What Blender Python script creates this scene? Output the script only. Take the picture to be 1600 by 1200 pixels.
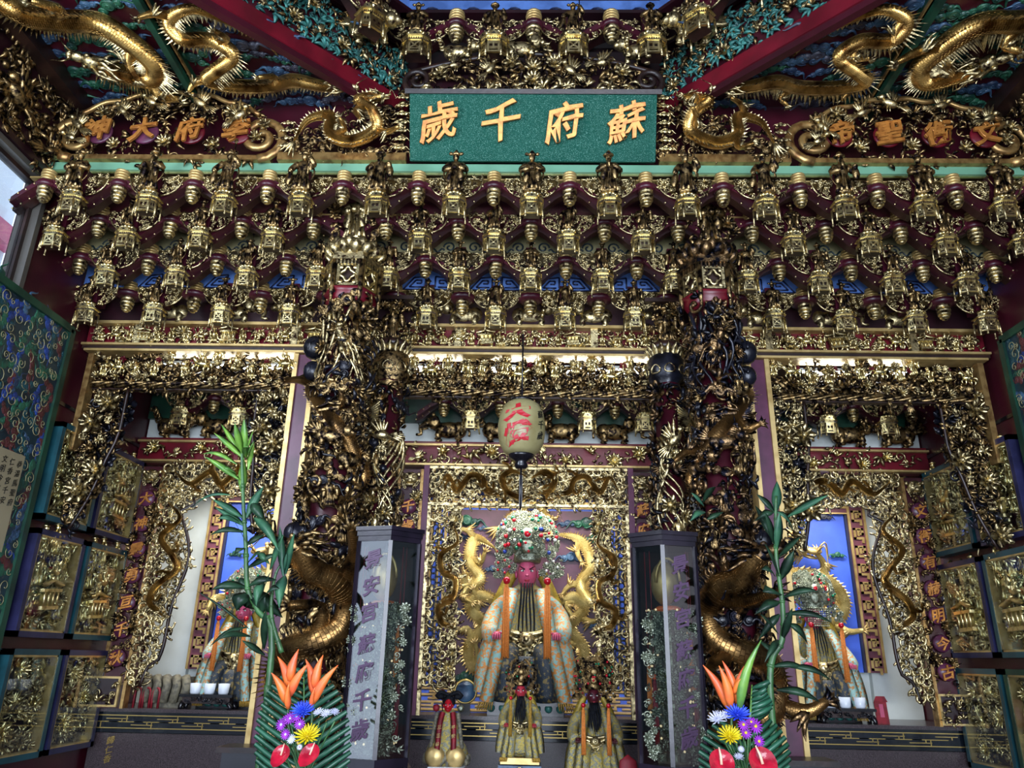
import bpy, math, random
import numpy as np
from mathutils import Matrix, Vector

PI = math.pi
RND = random.Random(11)
for o in list(bpy.data.objects):
    bpy.data.objects.remove(o)
SC = bpy.context.scene
COL = SC.collection

# ------------------------------------------------------------------ camera
F_PX, EYE = 1175.0, 1.6
_yd = np.array([22.0, -430.0, F_PX]); _yd /= np.linalg.norm(_yd)
_zd = np.array([66.0, 3200.0, F_PX]); _zd -= _zd.dot(_yd) * _yd; _zd /= np.linalg.norm(_zd)
_xd = -np.cross(_yd, _zd)
if _xd[0] < 0: _xd = -_xd
CM = np.stack([_xd, _yd, _zd])
cam_data = bpy.data.cameras.new('camera')
cam_data.sensor_width = 36.0
cam_data.lens = 36.0 * F_PX / 1600.0
cam_data.clip_start = 0.05
cam = bpy.data.objects.new('camera', cam_data); COL.objects.link(cam)
cm4 = Matrix.Identity(4)
for r in range(3):
    cm4[r][0] = CM[r, 0]; cm4[r][1] = CM[r, 1]; cm4[r][2] = -CM[r, 2]
cm4[2][3] = EYE
cam.matrix_world = cm4
SC.camera = cam

def at(u, v, Y):
    """point of the plane at depth Y that lies on the photograph's pixel (u, v)"""
    c = CM @ np.array([(u - 800) / F_PX, (600 - v) / F_PX, 1.0])
    t = Y / c[1]
    return (c[0] * t, Y, EYE + c[2] * t)

# ------------------------------------------------------------------ world, lights, exposure
W = bpy.data.worlds.new('daylight'); SC.world = W; W.use_nodes = True
wn = W.node_tree.nodes; wl = W.node_tree.links
bg = wn['Background']
bg.inputs['Color'].default_value = (0.66, 0.78, 1.0, 1); bg.inputs['Strength'].default_value = 1.7
SC.view_settings.view_transform = 'Standard'
SC.view_settings.look = 'None'
SC.view_settings.gamma = 1.0
SC.view_settings.use_curve_mapping = False
SC.view_settings.exposure = 0.55

def area(name, loc, target, sx, sy, watts, color, spread=PI):
    d = bpy.data.lights.new(name, 'AREA'); d.shape = 'RECTANGLE'; d.size = sx; d.size_y = sy
    d.energy = watts; d.color = color; d.spread = spread
    o = bpy.data.objects.new(name, d); COL.objects.link(o); o.location = loc
    o.rotation_euler = (Vector(target) - Vector(loc)).to_track_quat('-Z', 'Y').to_euler()
    return o
area('daylight_doorway', (0.3, -2.4, 2.3), (0, 5, 2.9), 3.6, 3.0, 330, (0.80, 0.88, 1.0))
area('daylight_side_window', (-3.05, 1.9, 3.6), (1.5, 4.6, 3.6), 1.0, 1.6, 60, (0.80, 0.88, 1.0))
for lx, lw, le in ((0.0, 1.4, 15), (-2.4, .9, 12), (2.4, .9, 12)):
    area('niche_light', (lx, 6.13, 3.02), (lx, 6.5, 1.6), lw, 0.10, le, (1.0, 0.97, 0.9), 2.4)

# ------------------------------------------------------------------ materials
def lin(h):
    out = []
    for i in (0, 2, 4):
        c = int(h[i:i + 2], 16) / 255.0
        out.append(c / 12.92 if c <= 0.04045 else ((c + 0.055) / 1.055) ** 2.4)
    return (out[0], out[1], out[2], 1.0)

def mat(name, c1, c2=None, metal=0.0, rough=0.5, scale=18.0, lo=0.45, hi=0.62, bump=0.0, bscale=60.0, voro=0.0, vscale=40.0, spec=0.5, rough2=None, metal2=None, detail=4.0):
    m = bpy.data.materials.new(name); m.use_nodes = True
    nt = m.node_tree; N = nt.nodes; L = nt.links
    b = N['Principled BSDF']
    b.inputs['Base Color'].default_value = lin(c1)
    b.inputs['Metallic'].default_value = metal; b.inputs['Roughness'].default_value = rough
    b.inputs['Specular IOR Level'].default_value = spec
    tc = N.new('ShaderNodeNewGeometry')
    if c2:
        n = N.new('ShaderNodeTexNoise'); n.inputs['Scale'].default_value = scale; n.inputs['Detail'].default_value = detail
        L.new(tc.outputs['Position'], n.inputs['Vector'])
        r = N.new('ShaderNodeMapRange'); r.inputs[1].default_value = lo; r.inputs[2].default_value = hi
        L.new(n.outputs['Fac'], r.inputs[0])
        mx = N.new('ShaderNodeMix'); mx.data_type = 'RGBA'
        mx.inputs[6].default_value = lin(c1); mx.inputs[7].default_value = lin(c2)
        L.new(r.outputs[0], mx.inputs[0]); L.new(mx.outputs[2], b.inputs['Base Color'])
        if rough2 is not None:
            q = N.new('ShaderNodeMapRange'); q.inputs[3].default_value = rough; q.inputs[4].default_value = rough2
            L.new(r.outputs[0], q.inputs[0]); L.new(q.outputs[0], b.inputs['Roughness'])
        if metal2 is not None:
            q = N.new('ShaderNodeMapRange'); q.inputs[3].default_value = metal; q.inputs[4].default_value = metal2
            L.new(r.outputs[0], q.inputs[0]); L.new(q.outputs[0], b.inputs['Metallic'])
    h = None
    if bump:
        n2 = N.new('ShaderNodeTexNoise'); n2.inputs['Scale'].default_value = bscale; n2.inputs['Detail'].default_value = 3
        L.new(tc.outputs['Position'], n2.inputs['Vector'])
        bp = N.new('ShaderNodeBump'); bp.inputs['Strength'].default_value = bump; bp.inputs['Distance'].default_value = 0.01
        L.new(n2.outputs['Fac'], bp.inputs['Height']); h = bp
    if voro:
        v = N.new('ShaderNodeTexVoronoi'); v.inputs['Scale'].default_value = vscale
        L.new(tc.outputs['Position'], v.inputs['Vector'])
        bp = N.new('ShaderNodeBump'); bp.inputs['Strength'].default_value = voro; bp.inputs['Distance'].default_value = 0.012
        bp.invert = True
        L.new(v.outputs['Distance'], bp.inputs['Height'])
        if h: L.new(h.outputs['Normal'], bp.inputs['Normal'])
        h = bp
    if h: L.new(h.outputs['Normal'], b.inputs['Normal'])
    return m

def scale_mat(name, c1, c2, metal, rough):
    m = mat(name, c1, c2, metal, rough, 9, 0.42, 0.68); nt = m.node_tree; N = nt.nodes; L = nt.links
    at_ = N.new('ShaderNodeAttribute'); at_.attribute_name = 'suv'
    br = N.new('ShaderNodeTexBrick'); br.inputs['Scale'].default_value = 1.0; br.inputs['Mortar Size'].default_value = 0.09; br.inputs['Mortar Smooth'].default_value = 0.8
    br.inputs['Brick Width'].default_value = 1.0; br.inputs['Row Height'].default_value = 1.0
    L.new(at_.outputs['Vector'], br.inputs['Vector'])
    sp = N.new('ShaderNodeSeparateXYZ'); L.new(at_.outputs['Vector'], sp.inputs[0])
    fr = N.new('ShaderNodeMath'); fr.operation = 'FRACT'; L.new(sp.outputs[1], fr.inputs[0])
    su = N.new('ShaderNodeMath'); su.operation = 'SUBTRACT'; L.new(fr.outputs[0], su.inputs[0]); L.new(br.outputs['Fac'], su.inputs[1])
    bp = N.new('ShaderNodeBump'); bp.inputs['Strength'].default_value = 0.9; bp.inputs['Distance'].default_value = 0.008
    L.new(su.outputs[0], bp.inputs['Height']); L.new(bp.outputs['Normal'], N['Principled BSDF'].inputs['Normal'])
    return m
M = {}
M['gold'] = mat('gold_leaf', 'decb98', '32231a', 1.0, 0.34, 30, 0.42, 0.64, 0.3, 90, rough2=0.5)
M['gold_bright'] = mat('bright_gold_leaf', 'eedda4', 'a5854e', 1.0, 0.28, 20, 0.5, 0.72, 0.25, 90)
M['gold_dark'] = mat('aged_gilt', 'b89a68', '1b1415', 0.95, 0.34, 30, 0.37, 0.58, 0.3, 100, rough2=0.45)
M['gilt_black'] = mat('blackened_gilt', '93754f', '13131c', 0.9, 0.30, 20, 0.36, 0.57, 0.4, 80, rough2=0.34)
M['lacquer_black'] = mat('blue_black_lacquer', '1a1b26', '0a0a10', 0.25, 0.28, 14, 0.4, 0.6, 0.2, 50)
M['scale_gold'] = scale_mat('scaled_gold', 'e0b468', '5a3a1a', 1.0, 0.30)
M['scale_pale'] = scale_mat('scaled_pale_gold', 'e2cc84', 'a8893f', 0.4, 0.36)
M['scale_dark'] = scale_mat('scaled_aged_gilt', 'a27c4a', '1c1516', 0.95, 0.31)
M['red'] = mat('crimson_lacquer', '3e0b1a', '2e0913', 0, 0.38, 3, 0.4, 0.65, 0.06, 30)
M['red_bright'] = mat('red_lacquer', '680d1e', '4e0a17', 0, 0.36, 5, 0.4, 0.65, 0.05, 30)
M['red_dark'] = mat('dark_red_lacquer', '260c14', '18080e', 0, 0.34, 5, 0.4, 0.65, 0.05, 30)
M['maroon'] = mat('plum_lacquer', '5d2a47', '4c2038', 0, 0.34, 6, 0.4, 0.6, 0.04, 30)
M['brown'] = mat('dark_brown_wood', '2c1813', '1a0e0c', 0, 0.4, 8, 0.4, 0.6, 0.1, 40)
M['black'] = mat('black_lacquer', '0c0b10', '15131a', 0, 0.22, 8, 0.4, 0.6)
M['cabinet'] = mat('dark_plum_wood', '1c1522', '120e18', 0, 0.25, 8, 0.4, 0.6, 0.05, 30)
M['green_beam'] = mat('sea_green_paint', '70a286', '639478', 0, 0.5, 6, 0.35, 0.7, 0.05, 40)
M['green_dark'] = mat('dark_green_paint', '14402e', '0d2c22', 0, 0.4, 6, 0.4, 0.6, 0.1, 40)
M['teal'] = mat('teal_paint', '174650', '123840', 0, 0.36, 6, 0.4, 0.6, 0.05, 40)
M['teal_dark'] = mat('dim_teal_paint', '16303a', '101f2a', 0, 0.4, 8, 0.4, 0.6, 0.2, 40)
M['plum_dark'] = mat('dark_plum_paint', '50283e', '42202f', 0, 0.5, 6, 0.4, 0.6)
M['navy'] = mat('navy_paint', '26264a', '1a1b38', 0, 0.36, 6, 0.4, 0.6, 0.05, 40)
M['cloud_green'] = mat('green_cloud_paint', '2a6048', '173a34', 0.1, 0.4, 9, 0.4, 0.6, 0.2, 30)
M['cloud_blue'] = mat('blue_cloud_paint', '40607c', '23344f', 0.1, 0.4, 9, 0.4, 0.6, 0.2, 30)
M['cloud_grey'] = mat('grey_cloud_paint', '555866', '2c2c3a', 0.2, 0.4, 9, 0.4, 0.6, 0.2, 30)
M['leaf_teal'] = mat('teal_leaf_paint', '3d7f77', '27524f', 0.1, 0.4, 20, 0.4, 0.6, 0.2, 30)
M['fret_blue'] = mat('blue_fret_paint', '5a7fc4', '4767a4', 0, 0.5, 8, 0.4, 0.6)
M['fret_cream'] = mat('cream_paint', '8f8862', '787252', 0, 0.5, 8, 0.4, 0.6)
M['ink_blue'] = mat('ink_blue_paint', '10193c', None, 0, 0.45)
M['blue'] = mat('cobalt_paint', '3f62cf', '3553b8', 0, 0.5, 4, 0.4, 0.65)
M['white'] = mat('white_plaster', 'd6dedc', 'c2c8c2', 0, 0.6, 3, 0.4, 0.7, 0.05, 20)
M['beige'] = mat('beige_plaster', '9b9072', '857a60', 0, 0.6, 3, 0.4, 0.7, 0.05, 20)
M['gold_paint'] = mat('yellow_gold_paint', 'd0b478', 'a88a52', 0.6, 0.38, 12, 0.4, 0.7)
M['fret_brown'] = mat('plum_brown_paint', '6d3a4a', '5c2e3c', 0, 0.5, 8, 0.4, 0.6)
M['granite'] = mat('speckled_granite', '2f272a', '54474a', 0, 0.25, 260, 0.50, 0.60, detail=2)
M['marble'] = mat('black_marble', '10151c', '1a2028', 0, 0.12, 5, 0.45, 0.65)
M['brass_line'] = mat('brass_inlay', 'b59a58', None, 0.8, 0.35)
M['glitter'] = mat('green_glitter', '1c6454', '8cc8b4', 0.3, 0.35, 210, 0.56, 0.68, 0.8, 420, rough2=0.25, detail=2)  # pale flecks: glitter specks with their sparkle painted into the colour
M['copper'] = mat('copper_gilt', 'b8965e', '7d5a34', 0.75, 0.36, 18, 0.42, 0.66)
M['letter'] = mat('orange_gilt_lettering', 'c4843f', 'a4672f', 0.45, 0.38, 30, 0.42, 0.66)
M['arm'] = mat('maroon_bracket_lacquer', '441020', '340c1a', 0, 0.36, 5, 0.4, 0.65, 0.05, 30)
M['arm_brown'] = mat('brown_bracket_lacquer', '301414', '220e0e', 0, 0.36, 5, 0.4, 0.65, 0.05, 30)
M['robe_dark'] = mat('dark_embroidered_robe', '26303a', '7c6a3c', 0.15, 0.45, 34, 0.54, 0.60, 0.5, 140)
M['paint_blue'] = mat('ultramarine_paint', '22408a', '1a2f66', 0, 0.5, 14, 0.4, 0.6)
M['paint_red'] = mat('brick_red_paint', '5a2a2c', '44201f', 0, 0.5, 14, 0.4, 0.6)
M['pink'] = mat('pink_lacquer', 'c05070', 'b04a68', 0, 0.3, 8, 0.4, 0.6)
M['face_dark'] = mat('dark_face_lacquer', '4a1520', '2e0d14', 0, 0.3, 8, 0.4, 0.6)
M['face_red'] = mat('red_face_lacquer', 'a02a38', None, 0, 0.32)
M['hair'] = mat('black_hair', '07090e', '0e1018', 0, 0.6, 60, 0.4, 0.6, 0.6, 160, spec=0.2)
M['silver'] = mat('silver_filigree', 'a4aa98', '6d7460', 0.9, 0.3, 60, 0.4, 0.65, 0.5, 160)
M['bead_red'] = mat('red_bead', 'b01424', None, 0.1, 0.12)
M['bead_green'] = mat('green_bead', '0f6a48', None, 0.1, 0.12)
M['bead_blue'] = mat('blue_bead', '2a3f90', None, 0.1, 0.12)
M['bead_white'] = mat('pearl_bead', 'd8d8d0', None, 0.0, 0.2)
M['orange'] = mat('orange_silk', 'd9803a', 'c8702e', 0, 0.5, 40, 0.4, 0.6, 0.3, 160)
M['tassel'] = mat('orange_tassel', 'e08a3c', 'c96f28', 0, 0.6, 120, 0.4, 0.6, 0.5, 200)
M['tassel_gold'] = mat('mustard_fringe', 'b08a30', '8a6820', 0, 0.6, 120, 0.4, 0.6, 0.5, 200)
M['yellow_silk'] = mat('mustard_silk', 'b49a38', '8f782a', 0.1, 0.45, 30, 0.4, 0.6, 0.4, 120)
M['embroid'] = mat('orange_embroidery', 'cf8a44', '88b4ac', 0, 0.5, 48, 0.46, 0.54, 0.5, 140, detail=10)
M['embroid_teal'] = mat('aqua_embroidery', '9cc4bc', 'c08a50', 0, 0.5, 55, 0.48, 0.56, 0.5, 140, detail=10)
M['embroid_gold'] = mat('gold_embroidery', 'b29f52', '8a8a78', 0.35, 0.42, 60, 0.46, 0.54, 0.7, 150)
M['silk_green'] = mat('green_silk', '2c9060', '1f7048', 0, 0.4, 30, 0.4, 0.6)
M['red_cloth'] = mat('red_cloth', '8a1222', '6c0c1a', 0, 0.6, 20, 0.4, 0.6)
M['ceramic'] = mat('white_porcelain', 'dde4ee', None, 0, 0.12)
M['paper'] = mat('oiled_lantern_paper', '9c946a', '847a50', 0, 0.35, 6, 0.4, 0.65)
M['red_ink'] = mat('red_lantern_paint', 'b0202c', None, 0, 0.4)
M['black_ink'] = mat('black_ink', '12120f', None, 0, 0.5)
M['leaf_dark'] = mat('dark_green_leaf', '24402c', '16291e', 0, 0.42, 12, 0.4, 0.6, spec=0.35)
M['leaf_light'] = mat('lit_and_pale_green_leaf', '6f9a3e', '4c7a3a', 0, 0.3, 12, 0.4, 0.6)  # paints the light on the plant's top leaves; own colour of ribs and bract
M['leaf_mid'] = mat('mid_green_leaf', '3c6a4a', '2c5240', 0, 0.42, 12, 0.4, 0.6, spec=0.35)
M['stem'] = mat('green_stem', '3f6a3a', '2c4c2c', 0, 0.4, 12, 0.4, 0.6)
M['palm'] = mat('palm_leaf_green', '1f4a36', '2c6048', 0, 0.35, 12, 0.4, 0.6)
M['bop'] = mat('orange_bract', 'e0742e', 'd85e34', 0, 0.4, 10, 0.4, 0.6)
M['blue_petal'] = mat('blue_petal', '2b45d0', '3f62e0', 0, 0.5, 30, 0.4, 0.6)
M['yellow_petal'] = mat('yellow_petal', 'e8d41c', 'd8bc14', 0, 0.5, 30, 0.4, 0.6)
M['white_petal'] = mat('white_petal', 'd4d6e6', 'b9bcd4', 0, 0.5, 30, 0.4, 0.6)
M['purple_petal'] = mat('purple_petal', '9a2fb8', '7a1f98', 0, 0.5, 30, 0.4, 0.6)
M['anthurium'] = mat('glossy_red_spathe', 'b01830', '8c1226', 0, 0.18, 20, 0.4, 0.6, 0.3, 30)
M['spadix'] = mat('pale_spadix', 'e0b89c', None, 0, 0.5)
M['siding'] = mat('white_siding', 'dfe3e8', None, 0, 0.6)
M['steel'] = mat('window_frame_metal', '6a6660', None, 0.6, 0.35)
M['stone'] = mat('grey_stone', '565248', '7a7460', 0, 0.7, 30, 0.4, 0.6, 0.5, 60)
M['floor'] = mat('polished_floor_tile', '6a645c', '58534c', 0, 0.25, 6, 0.4, 0.6)
M['orange_cloth'] = mat('orange_cloth', 'd8622c', 'c04a24', 0, 0.6, 30, 0.4, 0.6)

def glass_mat(name, tint, f0):
    """thin pane: clear, with a Schlick reflection that is the same from both faces"""
    m = bpy.data.materials.new(name); m.use_nodes = True
    nt = m.node_tree; N = nt.nodes; L = nt.links; N.remove(N['Principled BSDF'])
    t = N.new('ShaderNodeBsdfTransparent'); t.inputs[0].default_value = lin(tint)
    g = N.new('ShaderNodeBsdfGlossy'); g.inputs['Roughness'].default_value = 0.03
    lw = N.new('ShaderNodeLayerWeight'); lw.inputs[0].default_value = 0.5
    pw = N.new('ShaderNodeMath'); pw.operation = 'POWER'; pw.inputs[1].default_value = 5.0
    ml = N.new('ShaderNodeMath'); ml.operation = 'MULTIPLY_ADD'; ml.inputs[1].default_value = 1 - f0; ml.inputs[2].default_value = f0
    mx = N.new('ShaderNodeMixShader')
    L.new(lw.outputs['Facing'], pw.inputs[0]); L.new(pw.outputs[0], ml.inputs[0]); L.new(ml.outputs[0], mx.inputs[0])
    L.new(t.outputs[0], mx.inputs[1]); L.new(g.outputs[0], mx.inputs[2])
    L.new(mx.outputs[0], N['Material Output'].inputs[0])
    return m
M['glass'] = glass_mat('clear_glass', 'f2f6f6', 0.05)
def emit_mat(name, col, s):
    m = bpy.data.materials.new(name); m.use_nodes = True
    b = m.node_tree.nodes['Principled BSDF']
    b.inputs['Emission Color'].default_value = lin(col); b.inputs['Emission Strength'].default_value = s
    b.inputs['Base Color'].default_value = lin(col)
    return m
M['lamp_glow'] = emit_mat('added_lamp_glow', 'ffe6b8', 0.7)  # glow added to brighten the cabinet interiors
M['led'] = emit_mat('led_tube_light', 'eef6ff', 14.0)

# ------------------------------------------------------------------ mesh building
def I4(): return np.eye(4)
def mtx(loc=(0, 0, 0), X=(1, 0, 0), Y=(0, 1, 0), Z=(0, 0, 1), s=1.0):
    m = np.eye(4); sc = s if hasattr(s, '__len__') else (s, s, s)
    m[:3, 0] = np.array(X, float) * sc[0]; m[:3, 1] = np.array(Y, float) * sc[1]; m[:3, 2] = np.array(Z, float) * sc[2]
    m[:3, 3] = loc
    return m
def rotz(a):
    c, s = math.cos(a), math.sin(a); m = np.eye(4); m[0, 0] = c; m[0, 1] = -s; m[1, 0] = s; m[1, 1] = c; return m
def rotx(a):
    c, s = math.cos(a), math.sin(a); m = np.eye(4); m[1, 1] = c; m[1, 2] = -s; m[2, 1] = s; m[2, 2] = c; return m
def roty(a):
    c, s = math.cos(a), math.sin(a); m = np.eye(4); m[0, 0] = c; m[0, 2] = s; m[2, 0] = -s; m[2, 2] = c; return m
def tr(x, y, z): m = np.eye(4); m[:3, 3] = (x, y, z); return m
def scl(x, y=None, z=None):
    if y is None: y = z = x
    return np.diag([x, y, z, 1.0])

def fit(r, k):
    r = np.asarray(r, float)
    if r.ndim == 0: return np.full(k, float(r))
    return r if len(r) == k else np.interp(np.linspace(0, 1, k), np.linspace(0, 1, len(r)), r)
class MB:
    def __init__(self): self.V = []; self.Q = []; self.T = []; self.SQ = []; self.ST = []; self.n = 0; self.UV = []
    def raw(self, V, Q=None, T=None, smooth=True, uv=None):
        V = np.asarray(V, float).reshape(-1, 3)
        if Q is not None and len(Q):
            Q = np.asarray(Q, int).reshape(-1, 4); self.Q.append(Q + self.n); self.SQ.append(np.full(len(Q), smooth))
        if T is not None and len(T):
            T = np.asarray(T, int).reshape(-1, 3); self.T.append(T + self.n); self.ST.append(np.full(len(T), smooth))
        self.V.append(V); self.n += len(V); self.UV.append(uv if uv is not None else np.zeros((len(V), 2))); return self
    def arr(self):
        V = np.concatenate(self.V) if self.V else np.zeros((0, 3))
        Q = np.concatenate(self.Q) if self.Q else np.zeros((0, 4), int)
        T = np.concatenate(self.T) if self.T else np.zeros((0, 3), int)
        SQ = np.concatenate(self.SQ) if self.SQ else np.zeros(0, bool)
        ST = np.concatenate(self.ST) if self.ST else np.zeros(0, bool)
        return V, Q, T, SQ, ST
    def stamp(self, tpl, m):
        V, Q, T, SQ, ST = tpl
        V = V @ m[:3, :3].T + m[:3, 3]
        if np.linalg.det(m[:3, :3]) < 0: Q = Q[:, ::-1]; T = T[:, ::-1]
        if len(Q): self.Q.append(Q + self.n); self.SQ.append(SQ)
        if len(T): self.T.append(T + self.n); self.ST.append(ST)
        self.V.append(V); self.n += len(V); self.UV.append(np.zeros((len(V), 2))); return self
    def box(self, c, s, m=None):
        x, y, z = s[0] / 2, s[1] / 2, s[2] / 2
        V = np.array([(-x, -y, -z), (x, -y, -z), (x, y, -z), (-x, y, -z), (-x, -y, z), (x, -y, z), (x, y, z), (-x, y, z)]) + np.array(c)
        if m is not None: V = V @ m[:3, :3].T + m[:3, 3]
        return self.raw(V, [(0, 3, 2, 1), (4, 5, 6, 7), (0, 1, 5, 4), (1, 2, 6, 5), (2, 3, 7, 6), (3, 0, 4, 7)], smooth=False)
    def bbox(self, x0, x1, y0, y1, z0, z1): return self.box(((x0 + x1) / 2, (y0 + y1) / 2, (z0 + z1) / 2), (x1 - x0, y1 - y0, z1 - z0))
    def tube(self, P, r, n=6, flat=1.0, up=None):
        P = np.asarray(P, float); k = len(P); r = fit(r, k)
        t = np.gradient(P, axis=0); t /= np.linalg.norm(t, axis=1)[:, None] + 1e-9
        a = np.array(up if up is not None else (0, 0, 1), float)
        if abs(a.dot(t[0])) > 0.95: a = np.array((1.0, 0.1, 0))
        nrm = np.zeros((k, 3))
        for i in range(k):
            a = a - a.dot(t[i]) * t[i]; a /= np.linalg.norm(a) + 1e-9; nrm[i] = a
        b = np.cross(t, nrm)
        th = np.arange(n) * 2 * PI / n + PI
        V = P[:, None, :] + r[:, None, None] * (np.cos(th)[None, :, None] * nrm[:, None, :] * flat + np.sin(th)[None, :, None] * b[:, None, :])
        V = V.reshape(-1, 3)
        i = np.arange(k - 1)[:, None] * n; j = np.arange(n)[None, :]; j2 = (j + 1) % n
        Q = np.stack([i + j, i + n + j, i + n + j2, i + j2], -1).reshape(-1, 4)[:, ::-1]
        V = np.vstack([V, P[0], P[-1]]); c0 = k * n; jj = np.arange(n)
        T = np.vstack([np.stack([np.full(n, c0), jj, (jj + 1) % n], -1)[:, ::-1], np.stack([np.full(n, c0 + 1), (k - 1) * n + (jj + 1) % n, (k - 1) * n + jj], -1)[:, ::-1]])
        ln = np.r_[0, np.cumsum(np.linalg.norm(np.diff(P, axis=0), axis=1))]
        uv = np.stack([np.repeat(np.arange(n)[None, :] * 15.0 / n, k, 0), np.repeat((ln / (0.20 * max(r.max(), 1e-6)))[:, None], n, 1)], -1).reshape(-1, 2)
        return self.raw(V, Q, T, uv=np.vstack([uv, uv[:1], uv[-1:]]))
    def lathe(self, prof, n=16, m=None, sq=(1, 1), cap=True, rib=0.0, nrib=8):
        prof = np.asarray(prof, float); k = len(prof); th = np.arange(n) * 2 * PI / n
        rr = prof[:, 0][:, None] * (1 + rib * np.cos(th * nrib)[None, :])
        V = np.stack([rr * np.cos(th) * sq[0], rr * np.sin(th) * sq[1], np.repeat(prof[:, 1][:, None], n, 1)], -1).reshape(-1, 3)
        i = np.arange(k - 1)[:, None] * n; j = np.arange(n)[None, :]; j2 = (j + 1) % n
        Q = np.stack([i + j, i + j2, i + n + j2, i + n + j], -1).reshape(-1, 4)
        T = []
        if cap:
            V = np.vstack([V, (0, 0, prof[0, 1]), (0, 0, prof[-1, 1])]); jj = np.arange(n); c0 = k * n
            T = np.vstack([np.stack([np.full(n, c0), (jj + 1) % n, jj], -1), np.stack([np.full(n, c0 + 1), (k - 1) * n + jj, (k - 1) * n + (jj + 1) % n], -1)])
        if m is not None: V = V @ m[:3, :3].T + m[:3, 3]
        return self.raw(V, Q, T)
    def ell(self, c, r, nu=8, nv=5, m=None):
        r = r if hasattr(r, '__len__') else (r, r, r)
        th = np.arange(nu) * 2 * PI / nu; ph = np.linspace(-PI / 2, PI / 2, nv + 1)[1:-1]
        V = np.stack([np.cos(ph)[:, None] * np.cos(th), np.cos(ph)[:, None] * np.sin(th), np.repeat(np.sin(ph)[:, None], nu, 1)], -1).reshape(-1, 3)
        V = np.vstack([V, (0, 0, -1), (0, 0, 1)]) * np.array(r)
        if m is not None: V = V @ m[:3, :3].T + m[:3, 3]
        V = V + np.array(c); k = nv - 1
        i = np.arange(k - 1)[:, None] * nu; j = np.arange(nu)[None, :]; j2 = (j + 1) % nu
        Q = np.stack([i + j, i + j2, i + nu + j2, i + nu + j], -1).reshape(-1, 4); jj = np.arange(nu); c0 = k * nu
        T = np.vstack([np.stack([np.full(nu, c0), (jj + 1) % nu, jj], -1), np.stack([np.full(nu, c0 + 1), (k - 1) * nu + jj, (k - 1) * nu + (jj + 1) % nu], -1)])
        return self.raw(V, Q, T)
    def blade(self, P, w, up, thick=0.15, smooth=True):
        """leaf or petal along polyline P with half-widths w; ridge raised along up"""
        P = np.asarray(P, float); k = len(P); w = fit(w, k)
        t = np.gradient(P, axis=0); t /= np.linalg.norm(t, axis=1)[:, None] + 1e-9
        u = np.asarray(up, float); s = np.cross(t, u); s /= np.linalg.norm(s, axis=1)[:, None] + 1e-9
        nn = np.cross(s, t)
        V = np.stack([P - s * w[:, None], P + nn * (w * thick * 2.0)[:, None], P + s * w[:, None], P - nn * (w * thick)[:, None]], 1).reshape(-1, 3)
        i = np.arange(k - 1)[:, None] * 4; j = np.arange(4)[None, :]; j2 = (j + 1) % 4
        Q = np.stack([i + j, i + j2, i + 4 + j2, i + 4 + j], -1).reshape(-1, 4)[:, ::-1]
        return self.raw(V, Q, smooth=smooth)
    def prism(self, poly, d, m=None, smooth=False):
        """polygon in the xy plane (ccw, star-shaped about its centroid) extruded to z = d"""
        p = np.asarray(poly, float); n = len(p); c = p.mean(0)
        V = np.vstack([np.c_[p, np.zeros(n)], np.c_[p, np.full(n, d)], (c[0], c[1], 0), (c[0], c[1], d)])
        j = np.arange(n); j2 = (j + 1) % n
        Q = np.stack([j, j2, n + j2, n + j], -1)
        T = np.vstack([np.stack([np.full(n, 2 * n + 1), n + j, n + j2], -1), np.stack([np.full(n, 2 * n), j2, j], -1)])
        if m is not None: V = V @ m[:3, :3].T + m[:3, 3]
        return self.raw(V, Q, T, smooth)

def mesh(name, src, m, off=None):
    V, Q, T, SQ, ST = src.arr() if isinstance(src, MB) else src
    if off is not None: V = V - np.asarray(off)
    me = bpy.data.meshes.new(name)
    nq, nt = len(Q), len(T)
    me.vertices.add(len(V)); me.vertices.foreach_set('co', V.astype(np.float32).ravel())
    me.loops.add(nq * 4 + nt * 3)
    me.loops.foreach_set('vertex_index', np.concatenate([Q.ravel(), T.ravel()]).astype(np.int32))
    me.polygons.add(nq + nt)
    me.polygons.foreach_set('loop_start', np.concatenate([np.arange(nq) * 4, nq * 4 + np.arange(nt) * 3]).astype(np.int32))
    me.polygons.foreach_set('use_smooth', np.concatenate([SQ, ST]).astype(bool))
    if isinstance(src, MB) and isinstance(m, str) and m.startswith('scale'):
        a = me.attributes.new('suv', 'FLOAT2', 'POINT'); a.data.foreach_set('vector', np.concatenate(src.UV).astype(np.float32).ravel())
    me.materials.append(M[m] if isinstance(m, str) else m)
    me.update(calc_edges=True); me.validate()
    return me

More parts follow.
